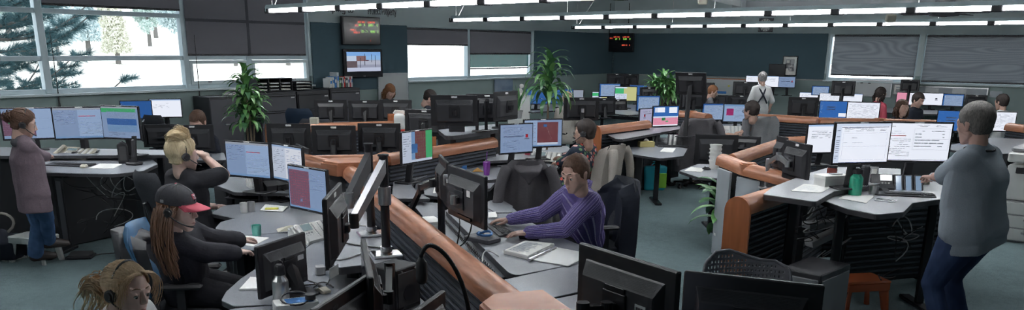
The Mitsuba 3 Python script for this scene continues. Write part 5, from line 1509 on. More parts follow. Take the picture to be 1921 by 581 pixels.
# --- standing man on the right, back to us
p = Person('heavy man in a grey short-sleeved shirt and jeans standing at the right desk', at(1829, 233, 1.74), at(1829, 233, 1.74) + G([.12, .0, -.78]), -42, hands=(at(1704, 353, 1.12), at(1722, 350, 1.13)), head_yaw=18, head_pitch=10, stand=True, feet=(at(1838, 233, 1.74)[:2] + G([-.06, -.1]), at(1838, 233, 1.74)[:2] + G([.2, .12])), scale=1.1, hscale=1.14, bulk=1.42, belly=.02, sh=.205, elbow=(G([.1, -.3, -1.0]), G([.6, .4, -.8])), curl=.5)
p.body('skin_ruddy')
p.trousers('denim_navy', add=.012)
p.top('grey_shirt', .5, add=.022, amp=.012, name='shirt', hem=.1, seed=21, freq=6, straight=1.26)
p.shoes()
p.hair('hair_grey', front=.06, fz=.08, side_y=.02, ear_z=.012, back_z=-.085, amp=.003, thick=1.05, freq=(120, 120, 80))
hk = part(p.key, 'headset', tube([p.N0 + (p.r * math.cos(u) * .105 + p.f * math.sin(u) * .1) + [0, 0, .03] for u in np.linspace(PI * .85, PI * 2.1, 16)], .009, 8), 'black_plastic', smooth=True, label='black headset worn around the neck')
for u in (PI * .85, PI * 2.1):
    c_ = p.N0 + (p.r * math.cos(u) * .11 + p.f * math.sin(u) * .1) + [0, 0, .03]; part(hk, 'ear_cushion', sphere(c_, .034, 2, (1, 1, .8)), 'rubber', smooth=True)
part(p.key, 'watch', moved(lathe([(.031, -.014), (.036, -.012), (.036, .012), (.031, .014)], 16), tr(p.Wr[0] * .93 + p.E[0] * .07) @ frame(p.Wr[0] - p.E[0]) @ rot('x', 90)), 'silver')
BIGMAN = p
# --- woman in the grey T-shirt
p = Person('woman with short dark hair and glasses in a grey T-shirt, seated beside the striped chair', at(1409, 208, 1.25), at(1420, 262, .6), -35, hands=(at(1366, 252, .82), at(1378, 254, .82)), head_yaw=-6, head_pitch=6, scale=1.12, hscale=1.15, bulk=1.15, res=2.2)
p.body('skin_tan', eyes=False); p.top('grey_tee', .45, name='t_shirt', ref=.012); p.trousers('trousers_black'); p.shoes()
p.hair('hair_dark', front=.05, fz=.07, side_y=.01, ear_z=-.01, back_z=-.06, thick=1.08, amp=.008)
p.hd('glasses', cat(*[tube([(sg * .034 + .021 * math.cos(u), .098, .002 + .016 * math.sin(u)) for u in np.linspace(0, 6.28, 9)], .003, 4) for sg in (-1, 1)], *[tube([(sg * .056, .096, .006), (sg * .08, 0, .008)], .003, 4) for sg in (-1, 1)]), 'black_plastic')


def far_person(label, hx, hy, z, face, hairm, topm, pitch=8, yaw=0, stand=False, longhair=False, sleeve=1.0, hs_=1.15, skin_='skin_light', res=3.0, drop=.7, hat=None, legs_=True, sc_=1.08):
    h = at(hx, hy, z); dd = drop * sc_
    o = np.array([0, 0, H]); q = 1.0
    while q > .3 and (np.dot(o + (h - o) * q - K, U) > -.5 or np.dot(o + (h - o) * q - K, V) < .5): q -= .005
    h = o + (h - o) * q
    a = math.radians(face); f = G([math.sin(a), math.cos(a), 0])
    pv = h - [0, 0, dd] - f * (.0 if stand else .1)
    p = Person(label, h, pv, face, head_yaw=yaw, head_pitch=pitch, scale=sc_, hscale=hs_, stand=stand, res=res, feet=None if not stand else (pv * [1, 1, 0] - p_off(a), pv * [1, 1, 0] + p_off(a)))
    p.body(skin_, eyes=False); p.top(topm, sleeve, name='top', ref=.01)
    if legs_: p.trousers('trousers_black'); p.shoes()
    p.hair(hairm, front=.05, fz=.065, side_y=.01, ear_z=-.04, back_z=-.09, thick=1.06, amp=.006)
    if longhair: p.hd('hair', locks(50, lambda g: ((-1) ** int(g.random() * 2) * (.06 + .025 * g.random()), -.07 + .1 * g.random(), .01), lambda q, t: (.2 * (.3 - t) * math.copysign(1, q[0]), .2 * t - .1, -1), .2, .014, 4, .02), hairm)
    return p


def p_off(a): return G([math.cos(a), -math.sin(a), 0]) * .12


p = far_person('woman with wavy blond-brown hair bent over papers under the wall screens', 731, 172, 1.25, 140, 'hair_auburn', 'charcoal_knit', pitch=40, longhair=True, sc_=1.15)
p = far_person('dark-haired woman in navy leaning forward behind the low black monitor', 806, 184, 1.2, 80, 'hair_dark', 'navy_cloth', pitch=35, sc_=1.15)
p = far_person('grey-haired woman in a white top standing at the far desk with black straps', 1430, 147, 1.62, -5, 'hair_silver', 'white_cotton', stand=True, sleeve=.5, sc_=1.0)
for sg in (-1, 1): part(p.key, 'strap', tube(bez(p.S[0] * .5 + p.S[1] * .5 + p.r * sg * .08 - p.f * .05 + [0, 0, .03], p.C - p.f * .135 - p.r * sg * .01, p.Wa - p.f * .13 - p.r * sg * .11, n=8), .018, 5), 'navy_cloth')
p = far_person('head of an auburn-haired person behind the far consoles left of the map board', 1337, 172, 1.2, 100, 'hair_auburn', 'grey_tee', pitch=20)
p = far_person('person with a red headset band in front of the whiteboard on the far right', 1652, 177, 1.3, 70, 'hair_dark', 'brim_pink', pitch=10, longhair=True)
p = far_person('dark-haired woman facing us between the far consoles', 1692, 203, 1.22, 165, 'hair_brown', 'navy_cloth', longhair=True, pitch=4)
p = far_person('dark head just above the black monitors left of the two-logo screen', 1722, 188, 1.25, 150, 'hair_dark', 'navy_cloth', pitch=20)
p = far_person('person with dark hair and a white striped top at the far right', 1879, 192, 1.3, -20, 'hair_dark', 'white_cotton', skin_='skin_tan')
p = far_person('top of a brown-haired head behind the black monitors at the left', 372, 229, 1.2, 190, 'hair_brown', 'navy_cloth', pitch=30)
p = far_person('person half hidden behind the tall drooping plant', 1064, 186, 1.2, 10, 'hair_blond', 'beige_cloth')
# ================================================================ things on desks, walls and floor
def on(x, y, z, turn=0.0): return tr(at(x, y, z)) @ rot('z', turn)


def heading(a, b, z):
    """turn that lines the local x axis up with the photo direction a -> b at height z"""
    d = at(*b, z) - at(*a, z); return math.degrees(math.atan2(d[1], d[0]))


# ---- keyboards and mice
_kb = []
for r_, (n_, w_) in enumerate(((15, 1), (15, 1), (14, 1), (13, 1), (9, 1))):
    for i in range(n_): _kb.append(box(.021 * 15 / n_ * .86, .0155, .006, (-.157 + .314 * (i + .5) / n_, .045 - .019 * r_, .018), .0015))
for r_ in range(5):
    for i in range(4): _kb.append(box(.0175, .0155, .006, (.18 + .0195 * i, .045 - .019 * r_, .018), .0015))
KB = dict(base=P(hull([(x * .245, y * .08, z) for x in (-1, 1) for y, z in ((-1, .004), (-1, .011), (1, .004), (1, .019))] + [(x * .23, y * .07, .001) for x in (-1, 1) for y in (-1, 1)]), 'charcoal_plastic'))
_keyp = [P(k_, 'black_plastic') for k_ in (_kb[0], _kb[-1])]


def keyboard(label, x, y, z, turn, keys=True):
    k = thing('keyboard', label, 'keyboard'); M = on(x, y, z, turn)
    part(k, 'base', KB['base'], M=M)
    part(k, 'keys', cat(*_kb), 'black_plastic', M, kind='stuff')
    return k


MOUSE = m3_smooth(hull([(x * .028, y, z) for x in (-1, 1) for y, z in ((-.055, .003), (-.05, .02), (.055, .003), (.045, .018), (0, .036))]), .01, 4)


def mouse(label, x, y, z, turn, m_='black_plastic'):
    k = thing('computer_mouse', label, 'mouse'); M = on(x, y, z, turn)
    part(k, 'shell', P(MOUSE, m_, True), M=M)
    part(k, 'wheel', cyl((-.004, .028, .032), (.004, .028, .032), .008, n=10), 'rubber', M)
    return k


# ---- telephones
def phone(label, x, y, z, turn, body='beige_plastic', tilt=32, strips=3, s=1.0, screen_=True, handset=True):
    k = thing('desk_phone', label, 'phone'); M = on(x, y, z, turn) @ sc(s)
    T_ = M @ tr(0, 0, .02) @ rot('x', tilt)
    part(k, 'base', hull([(a * .1, b, c) for a in (-1, 1) for b, c in ((-.1, .0), (.08, .0), (-.1, .02), (.08, .11))]), body, M)
    part(k, 'face', box(.2, .22, .03, (0, 0, .03), .006), body, T_)
    if screen_: part(k, 'display', {**P(box(.11, .06, .003, (.035, .07, .047)), 'dark_screen'), 'emitter': emit((.5, .7, .75), .25, .1)}, M=T_)
    bt = P(box(.018, .013, .006, (0, 0, .047), .002), 'white_plastic' if body != 'white_plastic' else 'mid_grey')
    for r_ in range(4):
        for c_ in range(3): part(k, 'button', bt, M=T_ @ tr(.0 + .03 * c_, .015 - .024 * r_, 0))
    if handset:
        h = part(k, 'handset', cat(box(.045, .19, .025, (-.07, 0, .075), .01), box(.048, .05, .035, (-.07, .08, .06), .012), box(.048, .05, .035, (-.07, -.08, .06), .012)), body, T_)
    for i in range(strips):
        q = part(k, 'key_module', box(.062, .22, .03, (.137 + .066 * i, 0, .03), .005), body, T_)
        part(q, 'label_sheet', box(.03, .19, .002, (.137 + .066 * i, 0, .0465)), 'paper', T_)
        for j in range(10): part(q, 'button', P(box(.009, .012, .005, (0, 0, .047), .001), 'mid_grey'), M=T_ @ tr(.115 + .066 * i, -.085 + .019 * j, 0))
    return k


def cup(label, x, y, z, r, h, m_, lid=None, straw=None, name='cup', cat_='cup', lidh=.03, taper=.85, band=None):
    k = thing(name, label, cat_); M = on(x, y, z)
    part(k, 'body', lathe([(.001, 0), (r * taper, 0), (r * (taper + .1 * (1 - taper)), .004), (r, h), (r * .93, h), (r * taper * .9, .01), (.001, .01)] if not lid else [(.001, 0), (r * taper, 0), (r, h), (.001, h)], 20), m_, M, smooth=35)
    if lid: part(k, 'lid', lathe([(.001, h), (r * 1.04, h + .001), (r * 1.04, h + lidh * .6), (r * .9, h + lidh), (.001, h + lidh)], 20), lid, M, smooth=35)
    if straw: part(k, 'straw', tube([(0, 0, h), (.004, 0, h + lidh + .12)], .005, 6), straw, M)
    if band: part(k, 'band', lathe([(r * 1.01, h * .35), (r * 1.03, h * .36), (r * 1.03, h * .62), (r * 1.01, h * .63)], 20), band, M)
    return k


def bottle(label, x, y, z, r, h, m_, capm, capr=.6, caph=.05, loop=True):
    k = thing('water_bottle', label, 'bottle'); M = on(x, y, z)
    part(k, 'body', lathe([(.001, 0), (r * .92, 0), (r, .01), (r, h * .72), (r * .93, h * .8), (r * .62, h * .9), (r * .58, h), (.001, h)], 28), m_, M, smooth=35)
    part(k, 'cap', lathe([(r * capr, h - .012), (r * capr * 1.05, h - .01), (r * capr * 1.05, h + caph * .7), (r * capr * .8, h + caph), (.001, h + caph)], 24), capm, M, smooth=35)
    if loop: part(k, 'loop', tube([(r * .45 * math.cos(u), 0, h + caph + r * .5 * math.sin(u)) for u in np.linspace(0, PI, 9)], .005, 6), capm, M)
    return k


def sheet(label, pts, z, t=.004, m_='paper', name='paper_sheet', cat_='paper', text=0):
    k = thing(name, label, cat_); g = [tuple(p) for p in A2(z, *pts)]
    part(k, 'page', prism(g, z, z + t), m_)
    if text:
        a, b, c, d = [np.array(q) for q in g[:4]]; ms = []
        r = np.random.default_rng(len(USED))
        for i in range(text):
            v = .1 + .8 * i / text; e = .1 + .6 * r.random()
            p0, p1 = a + (d - a) * v, b + (c - b) * v; q0, q1 = p0 + (p1 - p0) * .1, p0 + (p1 - p0) * (e + .15); w = (d - a) * .02
            ms.append(trimesh.Trimesh([(*q0, z + t + .0006), (*q1, z + t + .0006), (*(q1 + w), z + t + .0006), (*(q0 + w), z + t + .0006)], [[0, 1, 2], [0, 2, 3]]))
        part(k, 'print_lines', cat(*ms), 'screen_grey')
    return k


def cable(label, pts, r=.004, m_='cable_black', n=24):
    """pts: (x, y, z) in the photo and metres"""
    return solo('cable', tube(bez(*[at(*q) for q in pts], n=n), r, 6), m_, label, 'cable', smooth=True)


# standing woman's desk
phone('beige desk phone with long key strips beside the standing woman\'s hands', 128, 296, 1.0, -12, 'beige_plastic', 24, 3, 1.05)
keyboard('black keyboard under the standing woman\'s hands', 132, 310, 1.0, -8)
mouse('beige mouse on the standing woman\'s desk', 158, 314, 1.0, 10, 'beige_plastic')
sheet('white sheet of paper with a pen at the curved edge of the left standing desk', [(166, 316), (212, 316), (229, 308), (188, 307)], 1.0)
k = thing('desk_speaker', 'dark rounded desk speaker at the right end of the left standing desk', 'speaker'); M = on(233, 306, 1.0, 20)
part(k, 'body', m3_smooth(hull([(x * .05, y * .035, z) for x in (-1, 1) for y in (-1, 1) for z in (.0, .2)] + [(0, y * .03, .24) for y in (-1, 1)]), .02, 8), 'black_plastic', M, smooth=True)
part(k, 'grille', box(.07, .004, .15, (0, -.041, .11), .001), 'rubber', M)
k = thing('handset_cradle', 'black upright phone cradle right of the rounded speaker', 'phone cradle'); M = on(252, 309, 1.0, -20)
part(k, 'base', box(.14, .12, .03, (0, 0, .016), .01), 'black_plastic', M); part(k, 'upright', hull([(x * .022, y, z) for x in (-1, 1) for y, z in ((-.02, .03), (.02, .03), (.03, .3), (.055, .3))]), 'black_plastic', M); part(k, 'handset', box(.05, .035, .2, (0, -.012, .17), .014), 'charcoal_plastic', M @ rot('x', -8))
for i, q in enumerate(([(170, 325, .98), (175, 345, .75), (205, 372, .5), (220, 345, .85), (250, 322, .98)], [(120, 325, .98), (140, 350, .8), (180, 350, .8), (200, 322, .98)], [(200, 325, .95), (215, 362, .6), (245, 365, .6), (262, 322, .96)])):
    cable(('thin grey cable looping low', 'black cable looping', 'grey cable looping right')[i] + ' under the left standing desk', q, .004, 'cable_grey' if i != 1 else 'cable_black')
k = thing('storage_cabinet', 'dark grey cabinet on the floor behind the standing woman', 'cabinet'); a_ = at(137, 462, 0)
M = tr(a_) @ rot('z', 62)
part(k, 'body', box(.75, .5, .78, (.36, .26, .4), .008), 'cabinet_body', M); part(k, 'side_panel', box(.008, .46, .7, (-.02, .26, .4), .003), 'cabinet_dark', M)
k = thing('step_stool', 'cream plastic step stool behind the standing woman\'s legs', 'stool'); M = on(70, 489, 0, -15)
part(k, 'top', box(.42, .28, .03, (0, 0, .27), .012), 'white_plastic', M)
part(k, 'apron', cat(box(.4, .012, .05, (0, -.128, .235)), box(.4, .012, .05, (0, .128, .235))), 'white_plastic', M)
for sx in (-1, 1):
    for sy in (-1, 1): part(k, 'leg', hull([(sx * (.19 + d), sy * (.11 + e), z) for d, e, z in ((-.05, -.03, .26), (.01, .02, .26), (.0, .0, .26), (.0, -.01, 0), (.04, .03, 0), (.035, .0, 0), (.0, .03, 0))]), 'white_plastic', M)
k = thing('foot_pedal', 'black foot pedal with a cord on the carpet by the standing woman', 'pedal'); M = on(152, 483, 0, 10)
part(k, 'base', box(.27, .2, .03, (0, 0, .016), .008), 'black_plastic', M); part(k, 'treadle', hull([(x * .11, y, z) for x in (-1, 1) for y, z in ((-.08, .03), (.08, .03), (-.08, .04), (.08, .06))]), 'rubber', M)
part(k, 'cord', tube(bez(at(165, 480, .02), at(200, 475, .01), at(240, 474, .01)), .005, 5), 'cable_black')
k = thing('shoulder_bag', 'dark bag slumped on the floor at the left edge', 'bag'); M = on(6, 486, 0, 0)
part(k, 'body', m3_smooth(hull([(x * .2, y * .14, z) for x in (-1, 1) for y in (-1, 1) for z in (.02, .2)] + [(.05, 0, .34), (-.1, 0, .3)]), .03, 6), 'navy_cloth', M, smooth=True)
part(k, 'strap', tube(bez(apply(M, (.1, .0, .3)), apply(M, (.16, 0, .46)), apply(M, (.02, 0, .5)), apply(M, (-.06, 0, .3))), .014, 6), 'beige_cloth')
k = thing('shoe', 'pale shoe lying beside the bag at the left edge', 'shoe'); part(k, 'upper', m3_smooth(hull([(-.1, -.03, .02), (-.1, .03, .02), (.12, -.035, .02), (.12, .035, .02), (-.08, 0, .09), (.0, 0, .08), (.1, 0, .05), (-.1, 0, .02)]), .02, 4), 'mid_grey', on(26, 487, 0, 60), smooth=True); part(k, 'sole', box(.24, .075, .018, (.01, 0, .01), .006), 'white_plastic', on(26, 487, 0, 60))

# woman with the bun: desk things
phone('pale desk phone with a small display between the text screens and the low monitor', 484, 350, .85, 30, 'white_plastic', 42, 0, 1.0)
keyboard('black keyboard in front of the pale text screen', 470, 372, .76, -10)
for i, (x, y, m_, lb) in enumerate(((458, 398, 'white_plastic', 'left of two small clear cups on the blond-bun woman\'s desk'), (472, 396, 'mid_grey', 'right of two small clear cups on the blond-bun woman\'s desk'))): cup(lb, x, y, .763, .035, .09, m_)
sheet('papers with a yellow strip beside the clear cups', [(488, 395), (530, 397), (540, 388), (498, 384)], .765, .006, text=4)
solo('sticky_pad', box(.12, .05, .012, (0, 0, .006), .002), mat('yellow_paper', (.6, .55, .1), .7), 'yellow sticky pad on the papers beside the clear cups', 'notepad', on(510, 392, .773, 10))
desk('dark work surface of the woman with the blond bun', A2(.76, (395, 400), (420, 385), (560, 372), (640, 372), (640, 396), (560, 402), (440, 409)), .76, legs=A2(.76, (430, 395)), r=.05)
# cap woman's table
sheet('white sheet of paper at the capped woman\'s hands', [(434, 456), (475, 462), (505, 446), (458, 442)], .758, .003)
k = thing('telephone_handset', 'beige telephone handset lying on the small rounded table', 'handset')
part(k, 'grip', hull([apply(on(545, 432, .79, 30), q) for q in ((-.11, -.02, 0), (-.11, .02, .02), (.11, -.02, 0), (.11, .02, .02), (0, 0, .045))]), 'beige_plastic'); part(k, 'earpiece', moved(cyl((.1, 0, -.02), (.1, 0, .02), .032), on(545, 432, .79, 30)), 'beige_plastic', smooth=40)
mat('mint_plastic', (.12, .42, .36), .35)
cup('mint green cup by the beige handset', 482, 441, .758, .04, .085, 'mint_plastic')
phone('white desk phone with rows of key strips beside the low black monitor', 572, 452, .757, 60, 'white_plastic', 45, 2, 1.0)
sheet('white paper pad left of the low black monitor', [(449, 545), (508, 543), (560, 527), (470, 522)], .757, .012)
mat('brushed_steel', (.5, .5, .5), .3, .9)
bottle('brushed steel water bottle with a black loop cap', 529, 577, .757, .048, .215, 'brushed_steel', 'black_plastic', .62, .05)
k = thing('tissue_box', 'white box with a blue label at the bottom, a headset lying on it', 'box'); M = on(556, 592, .757, 25)
part(k, 'box', box(.24, .13, .09, (0, 0, .046), .003), 'white_plastic', M); part(k, 'blue_label', box(.15, .1, .002, (.02, 0, .092)), 'blue_plastic', M)
k = thing('spare_headset', 'black headset lying on the white box with a blue label', 'headset')
part(k, 'band', moved(tube([(.08 * math.cos(u), .07 * math.sin(u), .105 + .02 * math.sin(u)) for u in np.linspace(.3, 5.6, 16)], .006, 6), M), 'black_plastic', smooth=True); part(k, 'ear_cushion', moved(cyl((.08, -.03, .1), (.08, -.03, .13), .03), M), 'rubber', smooth=40)
mouse('beige mouse right of the steel bottle', 605, 548, .757, 50, 'beige_plastic')
k = thing('cube_adapter', 'small pale cube adapter behind the beige mouse', 'adapter'); part(k, 'body', box(.065, .065, .06, (0, 0, .031), .006), 'mid_grey', on(601, 514, .757, 20)); part(k, 'plug', cyl((.03, 0, .03), (.06, 0, .03), .008), 'black_plastic', on(601, 514, .757, 20))
for i, q in enumerate(([(560, 520, .765), (590, 545, .765), (560, 540, .765), (600, 532, .765)], [(545, 535, .765), (575, 552, .765), (600, 530, .765), (625, 538, .765)], [(612, 534, .77), (618, 525, .77), (622, 510, .77), (610, 480, .77)])):
    cable(('black cable coiled behind the steel bottle', 'second black cable looping toward the beige mouse', 'cord of the beige mouse running up the desk')[i], q, .0045)
cable('pale cable lying across the grey rear shelf', [(628, 470, .915), (640, 487, .905), (665, 480, .905), (690, 472, .905), (735, 478, .905)], .006, 'cable_grey')
cable('black cable lying across the grey rear shelf', [(633, 450, .92), (660, 458, .905), (690, 462, .905), (740, 470, .905)], .005)
cable('grey cable near the foot of the rear black post', [(640, 430, .905), (668, 423, .905), (700, 425, .905)], .005, 'cable_grey')
for lb, x, y in (('chrome foot plate of the front black post', 725, 480), ('chrome foot plate of the rear black post', 697, 441)):
    solo('foot_plate', box(.2, .17, .022, (0, 0, .012), .008), 'chrome', lb, 'plate', on(x, y, .9, 20))
# tall black posts with clamps
for lb, x, y, h_ in (('tall front black post with a chrome clamp', 725, 478, .66), ('tall rear black post with a chrome collar', 697, 439, .66)):
    k = thing('monitor_post', lb, 'post'); b_ = at(x, y, .9)
    part(k, 'tube', cyl(b_ + [0, 0, .025], b_ + [0, 0, h_], .03, n=20), 'black_metal', smooth=40); part(k, 'top_cap', cyl(b_ + [0, 0, h_ + .001], b_ + [0, 0, h_ + .012], .036, n=20), 'black_plastic', smooth=40)
    part(k, 'clamp', cyl(b_ + [0, 0, h_ * .52], b_ + [0, 0, h_ * .7], .043, n=20), 'silver', smooth=40); part(k, 'collar', cyl(b_ + [0, 0, .026], b_ + [0, 0, .06], .04, n=20), 'chrome', smooth=40)
k = thing('monitor_boom', 'broad silver monitor boom slanting up to the front black post', 'monitor boom')
p0, p1 = at(676, 405, 1.25), at(728, 326, 1.5); p1 = at(725, 478, .9) + [0, 0, .6]; p0 = p1 + (at(664, 412, 1.22) - p1)
part(k, 'beam', hull([p + G([a, b, c]) for p, w in ((p0, .03), (p1, .045)) for a in (-.02, .02) for b in (-.02, .02) for c in (-w, w)]), 'steel')
part(k, 'slot', hull([p0 * (1 - t) + p1 * t + G([-.018, -.022, c]) for t in (.25, .75) for c in (-.012, .012)] + [p0 * (1 - t) + p1 * t + G([-.019, -.026, c]) for t in (.25, .75) for c in (-.012, .012)]), 'black_metal')
part(k, 'pivot', cyl(p0 - [0, 0, .05], p0 + [0, 0, .04], .03), 'black_plastic', smooth=40)
k = thing('monitor_boom', 'black monitor boom on the rear black post', 'monitor boom')
p1 = at(697, 439, .9) + [0, 0, .55]; p0 = p1 + (at(650, 385, 1.28) - p1) * .9
part(k, 'beam', hull([p + G([a, b, c]) for p, w in ((p0, .05), (p1, .06)) for a in (-.02, .02) for b in (-.02, .02) for c in (-w, w)]), 'charcoal_plastic'); part(k, 'pivot', cyl(p0 - [0, 0, .05], p0 + [0, 0, .05], .03), 'silver', smooth=40)
k = thing('desk_speaker', 'black cube-like speaker at the foot of the foreground rail', 'speaker'); M = on(742, 574, .8, 58)
part(k, 'cabinet', box(.22, .2, .25, (0, 0, .126), .006), 'black_plastic', M); part(k, 'grille', box(.19, .006, .2, (0, -.102, .126), .002), 'rubber', M); part(k, 'driver', moved(cyl((0, -.104, .1), (0, -.108, .1), .05, n=20), M), 'charcoal_plastic')
for q in (-.06, .06): part(k, 'screw', moved(cyl((q, -.1, .235), (q, -.108, .235), .005, n=8), M), 'silver')
k = thing('gooseneck_microphone', 'black gooseneck microphone arching in front of the foreground rail', 'microphone')
a_ = onplane(878, 590, at(870, 600, .82), FW * [1, 1, 0]); hd_ = at(795, 535, .95)
q_ = [atY(x, y, 3.62) for x, y in ((880, 600), (872, 548), (850, 497), (825, 468), (805, 460), (795, 468), (790, 482))]
part(k, 'gooseneck', tube(bez(*q_, n=30), .010, 8), 'black_plastic', smooth=True)
m0, m1 = atY(790, 482, 3.62), atY(792, 532, 3.62)
part(k, 'head', tube([m0 + (m1 - m0) * t for t in (0, .1, .2, .8, .95, 1)], [.011, .016, .026, .027, .02, .011], 14), 'rubber', smooth=40)
part(k, 'base', moved(lathe([(.001, 0), (.06, 0), (.055, .03), (.02, .05), (.001, .05)], 16), tr(q_[0] * [1, 1, 0] + [0, 0, .8])), 'black_plastic', smooth=35)
part(k, 'stem', tube([q_[0] * [1, 1, 0] + [0, 0, .84], q_[0]], .012, 8), 'black_plastic')
k = thing('monitor', 'black monitor top edge at the bottom in front of the gooseneck microphone', 'monitor')
c_, ph_, L_ = corner((757, 592), (826, 543), 1.12, 1); M = tr(c_ - [0, 0, .18]) @ rot('z', ph_) @ sc(L_ / MW, 1, 1)
part(k, 'casing', MON['casing'], M=M); part(k, 'back_housing', MON['back_housing'], M=M); part(k, 'mount', MON['mount'], M=M)
# purple man's desk
keyboard('black keyboard at the purple-shirted man\'s hands', 940, 432, .77, heading((915, 415), (960, 450), .77))
mouse('silver mouse under the purple-shirted man\'s right hand', 940, 418, .77, 40, 'silver')
sheet('small white note beside the purple-shirted man\'s mouse', [(916, 408), (933, 407), (930, 397), (916, 398)], .787, .002)
k = thing('cordless_phone', 'dark cordless phone by the purple-shirted man\'s left hand', 'phone'); M = on(993, 448, .77, -20)
part(k, 'body', box(.17, .055, .03, (0, 0, .016), .01), 'black_plastic', M); part(k, 'display', box(.05, .035, .003, (-.04, 0, .032)), 'grey_plastic', M)
k = thing('ring_binder', 'open white ring binder with printed pages on the purple man\'s desk', 'binder')
g1, g2 = A2(.775, (945, 475), (990, 486), (1040, 462), (985, 456)), A2(.775, (994, 487), (1066, 499), (1110, 477), (1044, 464))
part(k, 'left_pages', prism([tuple(q) for q in g1], .772, .80, .004), 'paper'); part(k, 'right_cover', prism([tuple(q) for q in g2], .772, .779), 'white_plastic')
_a, _b = np.array(A2(.79, (992, 486))[0]), np.array(A2(.79, (1042, 463))[0])
part(k, 'spine', tube([(*_a, .785), (*_b, .785)], .013, 8), 'silver')
for t in (.25, .5, .75): part(k, 'ring', moved(lathe([(.018, -.002), (.022, 0), (.018, .002)], 12), tr(*(_a + (_b - _a) * t), .795) @ rot('z', math.degrees(math.atan2(*(_b - _a)[::-1]))) @ rot('y', 90)), 'chrome')
g = [np.array(q) for q in g1]
for i in range(14):
    v = .12 + .76 * i / 14; q0, q1 = g[0] + (g[3] - g[0]) * v, g[1] + (g[2] - g[1]) * v
    part(k, 'print_line', tube([(*(q0 + (q1 - q0) * .12), .801), (*(q0 + (q1 - q0) * (.5 + .35 * ((i * 7) % 5) / 5)), .801)], .0022, 4), 'screen_grey')
k = thing('network_box', 'blue-black network box with a blue cord on the purple man\'s desk', 'router'); M = on(905, 452, .77, -40)
part(k, 'body', box(.26, .16, .04, (0, 0, .021), .008), 'cabinet_dark', M)
part(k, 'blue_cord', tube(bez(*[apply(M, q) for q in ((-.05, .03, .05), (.02, .07, .07), (.08, .0, .06), (.02, -.05, .06), (-.03, .0, .07))]), .01, 6), 'blue_plastic', smooth=True)
k = thing('wire_tray', 'black wire cable tray along the left edge of the purple man\'s desk', 'cable tray')
ta, tb = at(845, 404, .74), at(952, 512, .74)
for z in (-.0, -.06, -.12):
    for o in (0, .09): part(k, 'rail_wire', tube([ta + G([-o, -o * .2, z]), tb + G([-o, -o * .2, z])], .004, 5), 'black_metal')
for i in range(40):
    c_ = ta + (tb - ta) * i / 39; part(k, 'cross_wire', tube([c_ + G([.0, 0, .02]), c_ + G([0, 0, -.12]), c_ + G([-.09, -.018, -.12]), c_ + G([-.09, -.018, .02])], .003, 4), 'black_metal')
for i, q in enumerate(([(885, 415, 1.0), (880, 440, .9), (862, 462, .78), (838, 470, .77)], [(860, 400, 1.0), (862, 430, .9), (858, 455, .78), (852, 468, .77)], [(935, 480, .78), (915, 470, .79), (905, 490, .78)])):
    cable(('long black cable hanging from the labelled monitor back', 'thin black cable hanging behind the labelled monitor', 'white cable end by the blue cord')[i], q, .005, 'cable_black' if i < 2 else 'white_plastic')
# curved desk things
solo('paper_stack', cat(box(.2, .28, .05, (0, 0, .026), .003), box(.19, .26, .03, (.01, .0, .066), .003)), 'paper', 'stack of white papers between the rail and the silver monitor column', 'papers', on(802, 428, .715, 25))
cup('black travel mug with a white lid behind the bluish monitor edge', 880, 313, .76, .042, .13, 'black_plastic', 'white_plastic', lidh=.035)
mat('purple_plastic', (.16, .03, .24), .25)
cup('purple tumbler with a straw beside the dark hooded jacket', 913, 328, .76, .045, .15, 'purple_plastic', 'purple_plastic', 'purple_plastic', lidh=.012, taper=.75)
k = thing('snack', 'golden pastry on the desk left of the purple tumbler', 'pastry'); mat('pastry', (.5, .26, .06), .6); part(k, 'crust', m3_smooth(hull([(-.08, 0, .01), (.08, .01, .01), (0, .05, .02), (0, -.04, .02), (0, 0, .07)]), .02, 6), 'pastry', on(896, 324, .76, 10), smooth=True)
solo('blue_box', box(.1, .07, .05, (0, 0, .026), .004), 'blue_plastic', 'small blue box behind the black travel mug', 'box', on(868, 318, .76, 0))
k = thing('network_box', 'white wireless router behind the bluish monitor edge', 'router'); part(k, 'body', box(.2, .14, .035, (0, 0, .03), .01), 'white_plastic', on(812, 345, .72, 30) @ rot('y', -14)); part(k, 'antenna', cyl((.08, .06, .04), (.1, .07, .14), .006), 'white_plastic', on(812, 345, .72, 30))
for i, (q, lb) in enumerate((([(786, 352), (806, 350), (815, 342), (796, 344)], 'white sheet at the left end of the lower curved surface'), ([(812, 362), (850, 362), (846, 350), (815, 352)], 'white sheet at the front of the lower curved surface'), ([(830, 346), (860, 344), (858, 337), (834, 338)], 'white sheet at the back of the lower curved surface'))): sheet(lb, q, .722, .003, text=3)
solo('tape_roll', lathe([(.02, 0), (.035, 0), (.035, .02), (.02, .02)], 16), 'mid_grey', 'small grey tape roll on the lower curved surface', 'tape', on(838, 358, .727, 0))
# floral woman's desk
phone('pale desk phone with blue-white key strips in front of the floral-top woman', 1010, 303, .76, -22, 'white_plastic', 48, 3, 1.05)
k = thing('photo_stand', 'small upright stand with printed cards left of the pale desk phone', 'stand'); part(k, 'back', box(.12, .012, .17, (0, 0, .09), .003), 'mid_grey', on(985, 303, .76, -50) @ rot('x', -25)); part(k, 'card', box(.1, .003, .14, (0, -.008, .09)), 'brim_pink', on(985, 303, .76, -50) @ rot('x', -25))
sheet('white papers beside the floral-top woman\'s screens', [(945, 296), (985, 297), (990, 288), (958, 287)], .764, .01, text=4)
keyboard('black keyboard at the floral-top woman\'s hands', 1034, 306, .76, -40)
